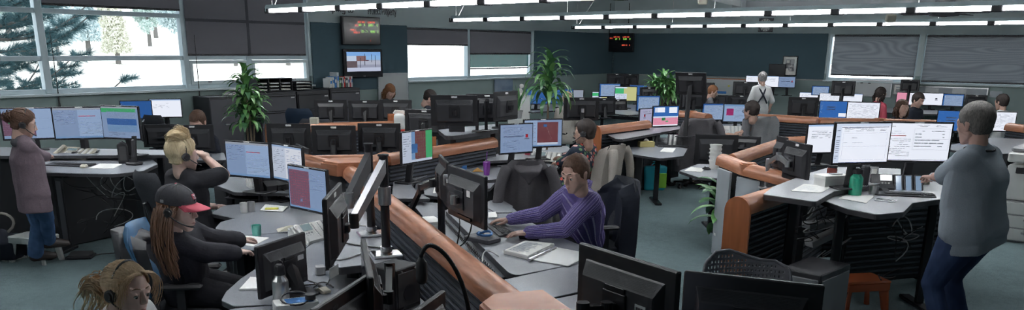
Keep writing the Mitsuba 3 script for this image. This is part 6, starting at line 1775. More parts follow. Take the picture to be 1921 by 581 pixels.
# desk with tissue box
k = thing('tissue_box', 'yellow tissue box on the desk above the grey cabinet', 'tissue box'); M = on(1212, 275, .76, 8); mat('tissue_yellow', (.55, .47, .2), .6)
part(k, 'box', box(.24, .13, .085, (0, 0, .043), .004), 'tissue_yellow', M); part(k, 'tissue', m3_smooth(hull([(-.06, 0, .086), (.06, 0, .086), (.03, .03, .12), (-.04, -.02, .13), (0, 0, .14)]), .02, 3), 'white_cotton', M, smooth=True)
phone('grey desk phone with pale key strips under the pink keypad screen', 1240, 268, .76, -14, 'grey_plastic', 50, 3, 1.1)
keyboard('dark keyboard in front of the grey desk phone', 1262, 275, .76, 4)
k = thing('photo_stand', 'narrow upright card stand left of the grey desk phone', 'stand'); part(k, 'back', box(.09, .012, .18, (0, 0, .09), .003), 'charcoal_plastic', on(1228, 268, .76, 30) @ rot('x', -20)); part(k, 'card', box(.07, .003, .15, (0, -.008, .09)), 'paper', on(1228, 268, .76, 30) @ rot('x', -20))
mat('magenta', (.35, .03, .16), .35)
cup('magenta cup beside the pink keypad screen', 1273, 266, .76, .045, .13, 'magenta', 'black_plastic', lidh=.02)
sheet('white paper in front of the grey desk phone', [(1238, 284), (1262, 286), (1268, 278), (1246, 277)], .762, .003, text=3)
k = thing('pedestal_cabinet', 'light grey pedestal cabinet on the carpet left of the blue tote bag', 'cabinet'); a0, a1 = at(1163, 349, 0), at(1203, 357, 0); ang = math.degrees(math.atan2((a1 - a0)[1], (a1 - a0)[0])); Lc = float(np.linalg.norm(a1 - a0)); M = tr(a0) @ rot('z', ang)
part(k, 'body', box(Lc, .55, .68, (Lc / 2, .29, .35), .008), 'cabinet_body', M); part(k, 'front', box(Lc - .02, .018, .64, (Lc / 2, .004, .35), .004), 'cabinet_grey', M); part(k, 'plinth', box(Lc - .04, .5, .03, (Lc / 2, .29, .015)), 'black_plastic', M)
k = thing('tote_bag', 'turquoise tote bag with a lime green pocket on the carpet', 'bag'); M = on(1226, 356, 0, 6); mat('turquoise', (.02, .32, .42), .6); mat('lime', (.2, .45, .04), .6)
part(k, 'body', m3_smooth(hull([(x * .17, y * .09, .005) for x in (-1, 1) for y in (-1, 1)] + [(x * .19, y * .1, .4) for x in (-1, 1) for y in (-1, 1)]), .04, 3), 'turquoise', M, smooth=True)
part(k, 'pocket', box(.16, .012, .24, (.1, -.105, .17), .004), 'lime', M)
for q in (-.07, .07): part(k, 'handle', moved(tube(bez((-.08, q, .38), (-.04, q, .45), (.04, q, .45), (.08, q, .38)), .008, 6), M), 'turquoise')
part(k, 'red_cloth', m3_smooth(hull([(-.1, 0, .39), (.02, 0, .39), (-.05, .04, .44), (-.05, -.04, .43)]), .03, 3), mat('red_cloth', (.5, .04, .03), .8), M, smooth=True)
# white cups
k = thing('cup_stack', 'tall stack of white paper cups beside the wooden rail corner', 'cups'); M = on(1340, 316, .74)
for i in range(5): part(k, 'cup', lathe([(.06 + .02 * 0, .05 * i), (.075, .05 * i + .1), (.082, .05 * i + .1), (.082, .05 * i + .115), (.07, .05 * i + .116), (.055, .05 * i + .01)], 20), 'white_plastic', M, smooth=35)
sheet('white paper on the desk of the cup stack', [(1284, 320), (1316, 323), (1322, 316), (1296, 313)], .742, .003); mouse('black mouse beside the cup stack', 1325, 318, .74, 30)
# grey T-shirt woman's desk
phone('white desk phone with pale strips in front of the grey T-shirt woman', 1358, 250, .76, -8, 'white_plastic', 50, 3, 1.05, False)
k = thing('book', 'red and white booklet left of the white phone', 'book'); part(k, 'cover', box(.03, .16, .2, (0, 0, .1), .003), 'red_cloth', on(1348, 251, .76, 0)); part(k, 'pages', box(.022, .15, .185, (.0, -.008, .1)), 'paper', on(1348, 251, .76, 0))
# right desk
mat('bottle_green', (.03, .4, .24), .3)
bottle('green water bottle with a black loop cap on the raised pale desk', 1603, 366, 1.05, .055, .2, 'bottle_green', 'black_plastic', .8, .035)
k = thing('travel_bottle', 'slim dark steel bottle behind the green bottle', 'bottle'); part(k, 'body', lathe([(.001, 0), (.036, 0), (.038, .2), (.03, .215), (.001, .215)], 20), 'charcoal_plastic', on(1619, 357, 1.05), smooth=35); part(k, 'cap', lathe([(.031, .216), (.033, .22), (.033, .255), (.001, .26)], 20), 'steel', on(1619, 357, 1.05), smooth=35)
k = thing('jar', 'small dark red jar with a black lid on the pale desk', 'jar'); part(k, 'glass', lathe([(.001, 0), (.045, 0), (.048, .06), (.04, .075), (.001, .075)], 20), mat('jar_red', (.12, .03, .025), .2), on(1560, 329, 1.1), smooth=35); part(k, 'lid', lathe([(.044, .076), (.046, .08), (.046, .098), (.001, .1)], 20), 'black_plastic', on(1560, 329, 1.1), smooth=35)
k = thing('carton', 'low white carton on the raised pale desk left of the green bottle', 'box'); M = on(1560, 348, 1.1, 18)
part(k, 'box', box(.27, .16, .085, (0, 0, .044), .003), 'white_plastic', M); part(k, 'lid_edge', box(.275, .165, .03, (0, 0, .084), .003), 'paper', M); part(k, 'card', box(.1, .06, .008, (.03, 0, .104)), 'steel', M)
sheet('sheet of paper lying at the left end of the raised pale desk', [(1484, 358), (1540, 362), (1560, 350), (1508, 345)], 1.102, .003, text=6)
sheet('white paper in front of the green bottle', [(1573, 372), (1625, 381), (1640, 368), (1596, 362)], 1.052, .003)
k = thing('smartphone', 'dark smartphone on the front edge of the raised pale desk', 'phone'); M = on(1661, 377, 1.05, heading((1640, 374), (1683, 379), 1.05)); part(k, 'case', box(.16, .078, .01, (0, 0, .0055), .003), 'silver', M); part(k, 'screen', box(.145, .068, .002, (0, 0, .0115)), 'gloss_black', M)
cup('short steel cup right of the green bottle', 1638, 364, 1.05, .042, .075, 'brushed_steel', taper=.95)
mouse('black mouse left of the standing man\'s keyboard', 1658, 360, 1.05, 0)
keyboard('black keyboard under the standing man\'s hands', 1695, 366, 1.05, -12)
k = phone('large dark desk phone with three lit blue key panels in front of the standing man', 1652, 353, 1.05, -8, 'charcoal_plastic', 60, 0, .95, True, False)
M = on(1652, 353, 1.05, -8) @ sc(.95) @ tr(0, 0, .02) @ rot('x', 60)
for i in range(3):
    q = part(k, 'key_panel', box(.085, .22, .03, (.148 + .09 * i, 0, .03), .005), 'charcoal_plastic', M)
    part(q, 'display', {**P(box(.05, .19, .003, (.148 + .09 * i, 0, .047)), 'dark_screen'), 'emitter': emit((.35, .52, .75), .45, .15)}, M=M)
k = thing('card_holder', 'clear slanted holder of red and white cards left of the dark desk phone', 'card holder'); M = on(1630, 352, 1.05, -20) @ rot('x', -22)
part(k, 'frame', box(.13, .012, .2, (0, 0, .1), .003), 'mid_grey', M)
for i in range(4): part(k, 'card', box(.045, .004, .075, (-.03 + .06 * (i % 2), -.009, .055 + .085 * (i // 2))), 'brim_pink' if i % 3 else 'paper', M)
solo('card_box', cat(box(.13, .07, .06, (0, 0, .031), .003), box(.134, .074, .015, (0, 0, .066), .003)), 'beige_plastic', 'small beige box behind the standing man\'s hands', 'box', on(1728, 345, 1.05, 10))
k = thing('step_stool', 'orange plastic step stool on the floor under the right desk', 'stool'); M = on(1606, 580, 0, 12) @ sc(1.2, 1.15, 1.06); mat('orange_plastic', (.42, .1, .035), .4)
part(k, 'top', box(.36, .27, .03, (0, 0, .27), .012), 'orange_plastic', M)
part(k, 'apron', cat(box(.34, .012, .06, (0, -.125, .23)), box(.34, .012, .06, (0, .125, .23)), box(.012, .25, .06, (-.165, 0, .23)), box(.012, .25, .06, (.165, 0, .23))), 'orange_plastic', M)
for sx in (-1, 1):
    for sy in (-1, 1): part(k, 'leg', hull([(sx * (.15 + d), sy * (.105 + e), z) for d, e, z in ((-.05, -.03, .26), (.01, .02, .26), (.0, .0, .26), (.0, -.01, 0), (.035, .03, 0), (.03, .0, 0), (.0, .03, 0))]), 'orange_plastic', M)
k = thing('pedestal_cabinet', 'grey cabinet with dark edges under the raised pale desk', 'cabinet'); a0, a1 = at(1462, 500, .62), at(1540, 515, .62); ang = math.degrees(math.atan2((a1 - a0)[1], (a1 - a0)[0])); M = tr(a0[0], a0[1], 0) @ rot('z', ang); Lc = float(np.hypot(*(a1 - a0)[:2]))
part(k, 'body', box(Lc, .55, .6, (Lc / 2, .285, .31), .008), 'cabinet_body', M); part(k, 'front', box(Lc - .03, .02, .54, (Lc / 2, 0, .3), .004), 'cabinet_grey', M); part(k, 'side_panel', box(.012, .5, .52, (Lc + .004, .28, .3), .003), 'cabinet_grey', M)
# printer at the right edge
k = thing('printer', 'large pale office printer at the right edge behind the standing man', 'printer'); a_ = at(1868, 450, 0); M = tr(a_) @ rot('z', -42)
part(k, 'base', box(.75, .65, .5, (.36, .33, .26), .01), 'mid_grey', M); part(k, 'body', box(.75, .65, .42, (.36, .33, .73), .015), 'white_plastic', M); part(k, 'scanner', box(.78, .68, .12, (.36, .33, 1.03), .02), 'white_plastic', M)
part(k, 'output_slot', box(.55, .03, .07, (.36, .0, .88), .004), 'black_plastic', M); part(k, 'lid', box(.74, .62, .06, (.36, .34, 1.125), .02), 'mid_grey', M)
for i in range(3): q = part(k, 'drawer', box(.68, .02, .14, (.36, -.004, .1 + .16 * i), .004), 'white_plastic', M); part(q, 'handle', box(.2, .02, .025, (.36, -.018, .13 + .16 * i), .005), 'mid_grey', M)
# ================================================================ plants
mat('leaf_green', mikit.proc(lambda p, n, uv: mikit.mix((.05, .15, .045), (.12, .27, .085), nz(p.x * 25, p.y * 25, p.z * 25))), .35); mat('leaf_dark', (.035, .1, .04), .3); mat('leaf_light', (.16, .32, .11), .35); mat('stem_brown', (.1, .075, .05), .8); mat('soil', (.02, .015, .012), .95)


def strap_leaf(L, w, droop, fold=.25, n=9):
    """a strap leaf from the origin along +y, arching down"""
    t = np.linspace(0, 1, n); a = droop[0] + (droop[1] - droop[0]) * t ** 1.2
    y = np.r_[0, np.cumsum(np.cos(a[:-1]) * L / (n - 1))]; z = np.r_[0, np.cumsum(np.sin(a[:-1]) * L / (n - 1))]
    ww = w * np.sin(np.clip(t * .92 + .08, 0, 1) * PI) ** .6 / 2; ww[-1] = .001
    V_ = []
    for i in range(n): V_ += [(-ww[i], y[i], z[i] + fold * ww[i]), (0, y[i], z[i]), (ww[i], y[i], z[i] + fold * ww[i])]
    f = []
    for i in range(n - 1):
        for j in (0, 1): a0 = 3 * i + j; f += [[a0, a0 + 1, a0 + 4], [a0, a0 + 4, a0 + 3]]
    return trimesh.Trimesh(G(V_), G(f), process=False)


def plant(label, base, heads, n, L, w, seed, pot=(.16, .3), droop=(1.1, -1.2), spread=(.0, .5), potmat='black_plastic', mats=('leaf_green', 'leaf_dark', 'leaf_light'), stems=True, cat_='plant', name='potted_plant', leaf_dist=.25):
    g = np.random.default_rng(seed); k = thing(name, label, cat_); b = np.array(base, float)
    part(k, 'pot', lathe([(.001, .0), (pot[0] * .75, 0), (pot[0], pot[1]), (pot[0] * 1.06, pot[1]), (pot[0] * 1.06, pot[1] - .03), (pot[0] * .98, pot[1] - .02)], 20), potmat, tr(b), smooth=35)
    part(k, 'soil', lathe([(.001, pot[1] - .02), (pot[0] * .97, pot[1] - .025)], 16), 'soil', tr(b))
    var = [[P(strap_leaf(L * s, w * (.8 + .2 * s), (droop[0] + .3 * (i - 1), droop[1] + .35 * (i - 1))), m_, True) for m_ in mats] for i, s in enumerate((.7, .9, 1.1))]
    for h in heads:
        h = np.array(h, float)
        if stems: part(k, 'stem', tube(bez(b + [0, 0, pot[1] - .03], (b + h) / 2 + G([g.normal() * .02, g.normal() * .02, .1]), h, n=8), .016, 7), 'stem_brown', smooth=True)
        for i in range(n):
            t = i / n; yaw = i * 137.5 + g.random() * 30; e = (1 - t) * (spread[1] - spread[0]) + spread[0]
            M = tr(h + [0, 0, leaf_dist * (t - .5)]) @ rot('z', yaw) @ rot('x', math.degrees(-e * .9 + .5 * t)) @ tr(0, .008, 0)
            part(k, 'leaf', var[int(g.integers(0, 3))][int(g.integers(0, 3))], M=M)
    return k


def stand(label, x, y, z, w, d, h, m_='cabinet_grey', turn=0, name='plant_stand', cat_='stand'):
    return solo(name, box(w, d, h, (0, 0, h / 2), .006), m_, label, cat_, tr(at(x, y, z)) @ rot('z', turn))


h1 = atY(462, 175, 12.6); h1b = atY(462, 222, 12.6)
plant('tall leafy plant with drooping strap leaves in front of the black filing cabinets', [h1[0], 12.6, 0], [h1, h1b, h1b + [.08, .1, .05]], 46, .42, .08, 3, droop=(1.15, -1.35), leaf_dist=.3)
h2 = atY(1030, 168, 12.2)
plant('tall drooping strap-leaf plant in the middle of the room', [h2[0], 12.2, .0], [h2], 64, .58, .075, 4, droop=(1.3, -1.45), leaf_dist=.34, spread=(0, .7))
h3 = at(1245, 165, 1.3)
plant('bushy round green plant at the far end by the corner of the room', [h3[0], h3[1], 0], [h3, h3 + [.2, .1, -.1], h3 - [.22, 0, .12]], 60, .5, .08, 5, droop=(1.0, -.9), spread=(.0, 1.0), leaf_dist=.2)
b4 = at(1362, 478, 0); h4 = at(1358, 402, .42)
plant('dark glossy plant on the floor beside the orange-brown end panel', [b4[0], b4[1], 0], [h4, h4 + [.05, .12, .1]], 14, .5, .14, 6, pot=(.15, .26), potmat='white_plastic', droop=(1.1, -.4), spread=(.2, 1.1), leaf_dist=.25, mats=('leaf_dark', 'leaf_green', 'leaf_dark'))
s5 = at(972, 222, .9)
plant('small upright snake plant beside the white pedestal', s5, [s5 + [0, 0, .2]], 9, .42, .07, 7, pot=(.09, .16), potmat='mid_grey', droop=(1.5, 1.2), spread=(0, .2), stems=False)
solo('pedestal', box(.5, .4, 1.2, (0, 0, .6), .008), 'white_plastic', 'white pedestal cabinet left of the tall drooping plant', 'cabinet', tr(at(974, 178, 1.2) * [1, 1, 0]))
k = thing('figurine', 'small white figurine on top of the white pedestal', 'figurine'); M = on(976, 178, 1.2)
part(k, 'base', box(.26, .16, .05, (0, 0, .026), .01), 'white_plastic', M); part(k, 'body', m3_smooth(hull([(-.06, 0, .05), (.08, 0, .05), (.03, .04, .14), (.03, -.04, .14), (-.02, 0, .16)]), .03, 4), 'white_plastic', M, smooth=True); part(k, 'head', sphere((.03, 0, .2), .05, 2), 'white_plastic', M, smooth=True)

# ================================================================ chairs and garments
def drape(label, x, y, face, m_, hem=.18, name='jacket', seed=1, w=.56, top=1.06, hood=False, sleeves=True, depth=1.0, scale=1.0):
    k = thing(name, label, 'jacket'); M = tr(x, y, 0) @ rot('z', -face) @ sc(scale)
    nx, nz_ = 25, 25; u, v = np.meshgrid(np.linspace(-1, 1, nx), np.linspace(0, 1, nz_), indexing='ij')
    Z = hem + (top - hem) * v; W_ = w / 2 * (1.12 - .3 * v) * np.sqrt(np.clip(1 - np.clip((v - .8) / .2, 0, 1) ** 2 * .62, 0, 1))
    X = u * W_; Y = -.335 - .10 * v + .1 * u ** 2 + .018 * np.sin(u * 9 + seed) * (1.1 - v) + .05 * (meshkit.noise(np.stack([u * 3 + seed, v * 3, u * 0], -1), seed) - .5)
    A = np.stack([X, Y, Z], -1).reshape(-1, 3); B = np.stack([X * .9, Y + .16, Z - .02 - .05 * (v > .9)], -1).reshape(-1, 3)
    ii = np.arange(nx * nz_).reshape(nx, nz_); q = np.stack([ii[:-1, :-1], ii[1:, :-1], ii[1:, 1:], ii[:-1, 1:]], -1).reshape(-1, 4); n = nx * nz_
    ring = np.r_[ii[:, 0], ii[-1, 1:], ii[-2::-1, -1], ii[0, -2:0:-1]]; r2 = np.roll(ring, -1)
    f = np.vstack([q, q[:, ::-1] + n, np.stack([ring, ring + n, r2 + n, r2], -1)])
    m = trimesh.Trimesh(np.vstack([A, B]), np.vstack([f[:, [0, 1, 2]], f[:, [0, 2, 3]]]), process=False)
    part(k, 'body', m, m_, M, smooth=60)
    if sleeves:
        for sg in (-1, 1):
            pth = bez((sg * w * .34, -.38, top - .07), (sg * w * .47, -.42, top - .26), (sg * w * .52, -.40, hem + .12), n=12)
            q = tube(pth, np.linspace(.062, .042, 12), 12); q.vertices += (meshkit.noise(q.vertices * 14, seed)[:, None] - .5) * .02; part(k, 'sleeve', q, m_, M, smooth=True)
    if hood:
        q = m3_smooth(hull([(x_ * .15, -.40, top - .04) for x_ in (-1, 1)] + [(x_ * .11, -.50, top - .10) for x_ in (-1, 1)] + [(0, -.47, top - .24)] + [(x_ * .1, -.30, top) for x_ in (-1, 1)]), .03, 6); q.vertices += q.vertex_normals * ((meshkit.noise(q.vertices * 12, 2) - .5) * .03)[:, None]; part(k, 'hood', q, m_, M, smooth=True)
    return k


pc = MAN.P
c_, _ = chair('dark office chair of the man in the purple shirt', pc[0] + .08, pc[1] + .05, -112, zs=.08)
drape('black jacket hung over the back of the purple-shirted man\'s chair', pc[0] + .08, pc[1] + .05, -112, 'navy_cloth', hem=.3, top=1.12, seed=2, w=.6, sleeves=False)
jp = at(985, 420, .3); jp = at(968, 310, 1.12)
chair('chair under the dark hooded jacket', jp[0] + .05, jp[1] + .30, -10, arms=False, zs=.04)
drape('dark grey hooded jacket hung over a chair back by the purple tumbler', jp[0] + .05, jp[1] + .30, -10, 'grey_jacket', hem=.16, top=1.18, hood=True, seed=5, w=.60)
fp = at(1143, 275, 1.08)
chair('chair of the woman in the floral top', fp[0] - .22, fp[1] + .1, -62, arms=False, zs=.05)
drape('beige cloth jacket hung over the floral-top woman\'s chair', fp[0] - .22, fp[1] + .1, -62, 'beige_cloth', hem=.2, top=1.12, seed=8, w=.6)
solo('cushion', m3_smooth(box(.3, .12, .2, (0, 0, .1), .04), .05, 6), 'turquoise', 'teal cushion edge behind the floral-top woman', 'cushion', tr(apply(tr(fp[0] - .22, fp[1] + .1, .78) @ rot('z', 62), (0, -.06, 0))) @ rot('z', 62), smooth=True)
dj = at(1318, 228, 1.12)
chair('office chair under the dark jacket beside the grey desk phone', dj[0] - .05, dj[1] + .35, 160 - 180 + 15, zs=.05)
drape('dark jacket hung over the chair beside the grey desk phone', dj[0] - .05, dj[1] + .35, -5, 'grey_jacket', hem=.3, top=1.18, seed=11, w=.72)
sp = at(1438, 224, 1.08)
chair('chair of the woman in the grey T-shirt', sp[0] - .1, sp[1] + .32, -20, arms=False, zs=.05)
drape('grey striped cloth over the chair of the grey T-shirt woman', sp[0] - .1, sp[1] + .32, -20, 'stripe_cloth', hem=.35, top=1.14, seed=14, w=.6, name='throw', sleeves=False)
cp = CAPW.P
chair('blue-shelled chair of the capped woman', cp[0] + .03, cp[1] - .02, 84, 'chair_fabric', 'chair_shell', zs=.02, backscale=1.08)
mat('quilt_black', (.012, .012, .016), .55)
k = drape('black quilted vest hung over the capped woman\'s blue chair', cp[0] - .0, cp[1] - .03, 84, 'quilt_black', hem=.3, top=1.04, seed=17, w=.52, name='vest', sleeves=False)
M = tr(cp[0] - .0, cp[1] - .03, 0) @ rot('z', -84)
for i in range(7):
    for sg in (-1, 1): part(k, 'quilt_seam', tube([apply(M, (x_, -.315 - .10 * ((z_ - .36) / .62) + .1 * (x_ / .27) ** 2 - .012, z_)) for x_, z_ in ((sg * (-.22 + .07 * i - .12 + .24 * t), .4 + .5 * t) for t in np.linspace(0, 1, 7)) if abs(x_) < .26] or [apply(M, (0, -.4, .5)), apply(M, (0, -.4, .52))], .004, 4), 'navy_cloth')
bp_ = at(290, 340, 1.05)
chair('dark chair behind the woman with the blond bun', bp_[0] + .12, bp_[1] + .25, 38, arms=False, zs=.08)
chair('dark chair back in front of the white screen by the window wall', *at(312, 222, 1.02)[:2], 20, arms=False, zs=.04)
chair('dark blue chair back left of the second row of black monitors', *at(573, 208, 1.05)[:2], 10, 'chair_blue', arms=False, zs=.06, backscale=1.2)
chair('dark chair back in front of the second row of black monitors', *at(711, 206, 1.08)[:2], 8, arms=False, zs=.06)
chair('curved mesh chair back just behind the middle monitor of the row of three', *at(605, 229, 1.02)[:2], 8, arms=False, zs=.04, backscale=1.3)
rb = at(1915, 540, .66)
chair('office chair at the bottom right corner, only its arm in view', 3.99, 5.62, 270, zs=0)
lb_ = at(-18, 520, .0)
chair('office chair at the left edge, only a caster in view', lb_[0] - .36, lb_[1] - .05, 90)
chair('black office chair at the desk of the white cups', *at(1310, 348, 0)[:2], 150, arms=True)
# perforated grey chair
k = thing('perforated_chair', 'grey chair with a perforated curved back behind the near monitor pair', 'chair'); c0 = at(1398, 468, 1.02)
M = tr(c0[0], c0[1], 0) @ rot('z', 4)
mat('shell_grey', (.11, .11, .125), .4)
g = np.random.default_rng(2)
outl = Polygon([(-.29, .5), (-.30, .75), (-.27, .95), (-.2, 1.015), (-.1, 1.02), (0, .985), (.1, .955), (.2, .95), (.28, .91), (.30, .8), (.29, .5)]).buffer(-.03, quad_segs=5).buffer(.03, quad_segs=5)
holes = [sbox(x_ - .005, z_ - .008, x_ + .005, z_ + .008) for x_ in np.linspace(-.27, .27, 24) for z_ in np.arange(.52, 1.0, .033)]
outl = outl.difference(shapely.union_all([h_ for h_ in holes if outl.buffer(-.02).contains(h_)]))
m = trimesh.creation.extrude_polygon(outl, .012, engine='earcut'); m = m.subdivide_to_size(.09)
v = m.vertices.copy(); m.vertices = np.stack([v[:, 0], v[:, 2] + .9 * v[:, 0] ** 2 * -1, v[:, 1]], -1)
part(k, 'backrest', m, 'shell_grey', M, smooth=35)
part(k, 'rim', tube([(x_, -.9 * x_ * x_ + .006, z_) for x_, z_ in np.array(Polygon([(-.29, .5), (-.30, .75), (-.27, .95), (-.2, 1.015), (-.1, 1.02), (0, .985), (.1, .955), (.2, .95), (.28, .91), (.30, .8), (.29, .5)]).buffer(-.03, quad_segs=5).buffer(.03, quad_segs=5).exterior.coords)[::2]], .011, 6), 'shell_grey', M, smooth=True)
part(k, 'seat', CH['seat']['chair_fabric'], M=M @ tr(0, .27, .02)); part(k, 'star_base', CH['star_base'], M=M @ tr(0, .27, 0)); part(k, 'gas_column', CH['gas_column'], M=M @ tr(0, .27, 0))
part(k, 'bracket', cat(*[tube([(s_ * .2, .25, .47), (s_ * .24, .02, .45), (s_ * .24, -.06, .6)], .018, 6) for s_ in (-1, 1)][:1]), 'black_plastic', M); part(k, 'bracket', tube([(.2, .25, .47), (.24, .02, .45), (.24, -.06, .6)], .018, 6), 'black_plastic', M)
for w_ in CH['casters']: part(k, 'caster', w_, M=M @ tr(0, .27, 0))

# ================================================================ walls and ceiling
def onA(px, py, off=.03): s_, z_ = wallA(px, py, off); return s_, z_


def wallbox(M, fn, x0, y0, x1, y1, off):
    """(centre along the wall, centre z, width, height) of a photo rectangle on a wall"""
    a, b = fn(x0, (y0 + y1) / 2, off), fn(x1, (y0 + y1) / 2, off); c = fn((x0 + x1) / 2, y0, off)[1], fn((x0 + x1) / 2, y1, off)[1]
    return (a[0] + b[0]) / 2, (c[0] + c[1]) / 2, abs(a[0] - b[0]), abs(c[0] - c[1])


# the viewer's right along wall A is -x of its frame: flip so that lettering reads
FA = MA @ np.diag([-1, 1, 1, 1.0]) @ np.diag([1, -1, 1, 1.0])


def led(k, M, txt, x, z, h, col):
    m = meshkit.text_mesh(txt, h, .003)
    part(k, 'lettering', {**P(m, 'dark_screen'), 'emitter': emit(col, 1.3, .1)}, M=M @ tr(x, -.001, z) @ rot('x', 90), label='lettering ' + txt)


def wallframe(M, s_, z_, off, flip): return M @ tr(s_, -off, z_) @ (np.diag([-1, 1, 1, 1.0]) @ np.diag([1, 1, 1, 1.0]) if False else np.eye(4)) @ (rot('z', 0))


def facing(M, s_, z_, off):
    """a frame on a wall: x to the viewer's right, -y out of the wall, z up"""
    o = apply(M, (s_, -off, z_)); y = M[:3, 1]; R_ = np.eye(4); R_[:3, 1] = y; R_[:3, 2] = (0, 0, 1); R_[:3, 0] = np.cross(y, (0, 0, 1)); R_[:3, 3] = o; return R_


RED, GRN = (1.0, .12, .06), (.35, .9, .1)
for px, lab, fn, M_, rows in ((((643, 31, 714, 84)), 'black LED status board with red and green figures above the wall television', wallA, MA, 1), (((1130, 62, 1188, 97)), 'black LED status board hung near the corner of the room', wallC, MC, 2)):
    off = .14 if rows == 1 else .35
    s_, z_, w_, h_ = wallbox(M_, fn, *px, off); k = thing('led_board', lab, 'status board'); M = facing(M_, s_, z_, off)
    part(k, 'case', box(w_, .08, h_, (0, .042, 0), .012), 'black_plastic', M); part(k, 'face', box(w_ * .94, .004, h_ * .92, (0, .001, 0)), 'gloss_black', M)
    if rows == 2: part(k, 'hanger', cat(cyl((-w_ * .3, .05, h_ / 2), (-w_ * .3, .05, h_ / 2 + .9), .012), ), 'black_metal', M); part(k, 'hanger', cyl((w_ * .3, .05, h_ / 2), (w_ * .3, .05, h_ / 2 + .9), .012), 'black_metal', M)
    else: part(k, 'wall_bracket', box(.3, .035, .2, (0, .095, 0)), 'black_metal', M)
    u, t_ = w_ / 2, h_ / 2
    if rows == 1:
        for tx, x_, z__, c in (('AGT AVL', -.22, .55, RED), ('LCW CW', .30, .55, RED), ('911', -.38, .30, RED), ('10', -.18, .33, GRN), ('3', .1, .33, GRN), ('0:00', .34, .33, GRN), ('0', .78, .33, GRN), ('FIRE 3', -.62, -.02, RED), ('MED-2', -.45, -.2, RED), ('22', -.05, -.12, GRN), ('3', .22, -.12, GRN), ('0:00', .44, -.12, GRN), ('5', .8, -.12, GRN), ('3', .4, -.75, RED)): led(k, M, tx, x_ * u, z__ * t_, .066 * h_ * (1 if c is RED else 1.2), c)
    else:
        for tx, x_, z__, c in (('AGT AVL', -.28, .52, RED), ('LCW CW', .32, .52, RED), ('911', -.52, .38, RED), ('10', -.18, .30, GRN), ('3', .08, .30, GRN), ('0:00', .34, .30, GRN), ('0', .74, .30, GRN), ('MED-2', .28, -.35, RED), ('0', .74, -.35, RED)): led(k, M, tx, x_ * u, z__ * t_, .07 * h_ * (1 if c is RED else 1.15), c)
s_, z_, w_, h_ = wallbox(MA, wallA, 646, 92, 718, 145, .14); k = thing('wall_television', 'wall television showing a snowy street under the LED board', 'television'); M = facing(MA, s_, z_, .14)
part(k, 'case', box(w_, .07, h_, (0, .037, 0), .01), 'gloss_black', M); part(k, 'wall_bracket', box(.3, .08, .2, (0, .11, 0)), 'black_metal', M); sk = part(k, 'screen', box(w_ * .9, .003, h_ * .82, (0, .0005, .02)), 'dark_screen', M)
for x0, x1, z0, z1, c in ((-.5, .5, .55, .9, (.2, .4, .75)), (-.5, -.22, .12, .55, (.5, .6, .75)), (-.22, .06, .12, .55, (.22, .12, .12)), (.06, .5, .2, .55, (.25, .45, .75)), (-.5, -.2, -.45, .12, (.12, .09, .1)), (-.2, .5, -.2, .12, (.42, .45, .55)), (.06, .14, .12, .2, (.1, .05, .06)), (.14, .5, .12, .2, (.35, .4, .5)), (-.2, .5, -.45, -.2, (.3, .32, .42)), (-.5, .5, -.78, -.45, (.5, .55, .7))):
    part(sk, 'image', {**_unitq, 'emitter': emit(c, SCREEN, .1)}, M=M @ tr((x0 + x1) / 2 * w_ * .88, -.0022, .02 + (z0 + z1) / 2 * h_ / 2 * .82) @ sc((x1 - x0) * w_ * .88, 1, (z1 - z0) * h_ / 2 * .82))
for x_, z0, z1 in ((-.1, -.4, .5), (.02, -.2, .85), (.2, .1, .8), (.3, -.35, .7)): part(sk, 'image_block', quad(x_ * w_ - .008, x_ * w_ + .008, z0 * h_ * .4, z1 * h_ * .4, -.004), 'screen_text', M)
part(k, 'stripe', box(.07, .002, .012, (0, -.0005, -h_ * .45)), 'grey_plastic', M)
# wall lettering
for tx, x0, x1, y in (('Helping to', 601, 662, 14), ('Protect Property', 690, 743, 20)):
    a, b = wallA(x0, y, .01), wallA(x1 + 0, y + (0), .01); wd = a[0] - b[0]; m = meshkit.text_mesh(tx, .15, .008); m.apply_scale([wd / m.extents[0], 1, 1]); kk = 'wall_left'
    part(kk, 'lettering', m, 'cabinet_dark', facing(MA, a[0], a[1] - .07, .002) @ rot('x', 90), label='dark wall lettering ' + tx)
for x0, x1, m_ in ((648, 672, 'cabinet_dark'), (676, 700, 'cabinet_dark'), (706, 722, 'red_cloth')):
    a, b = wallA(x0, 1, .01), wallA(x1, 1, .01); part('wall_left', 'sign_panel', box(a[0] - b[0], .02, .35, (0, 0, .17), .004), m_, facing(MA, (a[0] + b[0]) / 2, a[1] - .04, .012))
# clock
s_, z_, w_, h_ = wallbox(MC, wallC, 1423, 34, 1450, 60, .04); k = thing('wall_clock', 'round white clock on a dark square board on the far wall', 'clock'); M = facing(MC, s_, z_, .02)
part(k, 'board', box(w_, .03, h_, (0, 0, 0), .005), 'cabinet_dark', M); part(k, 'rim', moved(lathe([(w_ * .40, 0), (w_ * .44, .0), (w_ * .44, .03), (w_ * .40, .03)], 28), M @ tr(0, -.015, 0) @ rot('x', 90)), 'grey_plastic'); part(k, 'dial', moved(cyl((0, -.016, 0), (0, -.024, 0), w_ * .405, n=28), M), 'paper')
for i in range(12): part(k, 'hour_mark', box(.012, .004, .05, (0, -.027, w_ * .34)), 'ink', M @ rot('y', 30 * i))
part(k, 'hour_hand', box(.018, .004, w_ * .24, (0, -.03, w_ * .11)), 'ink', M @ rot('y', -38)); part(k, 'minute_hand', box(.012, .004, w_ * .34, (0, -.034, w_ * .15)), 'ink', M @ rot('y', 35))
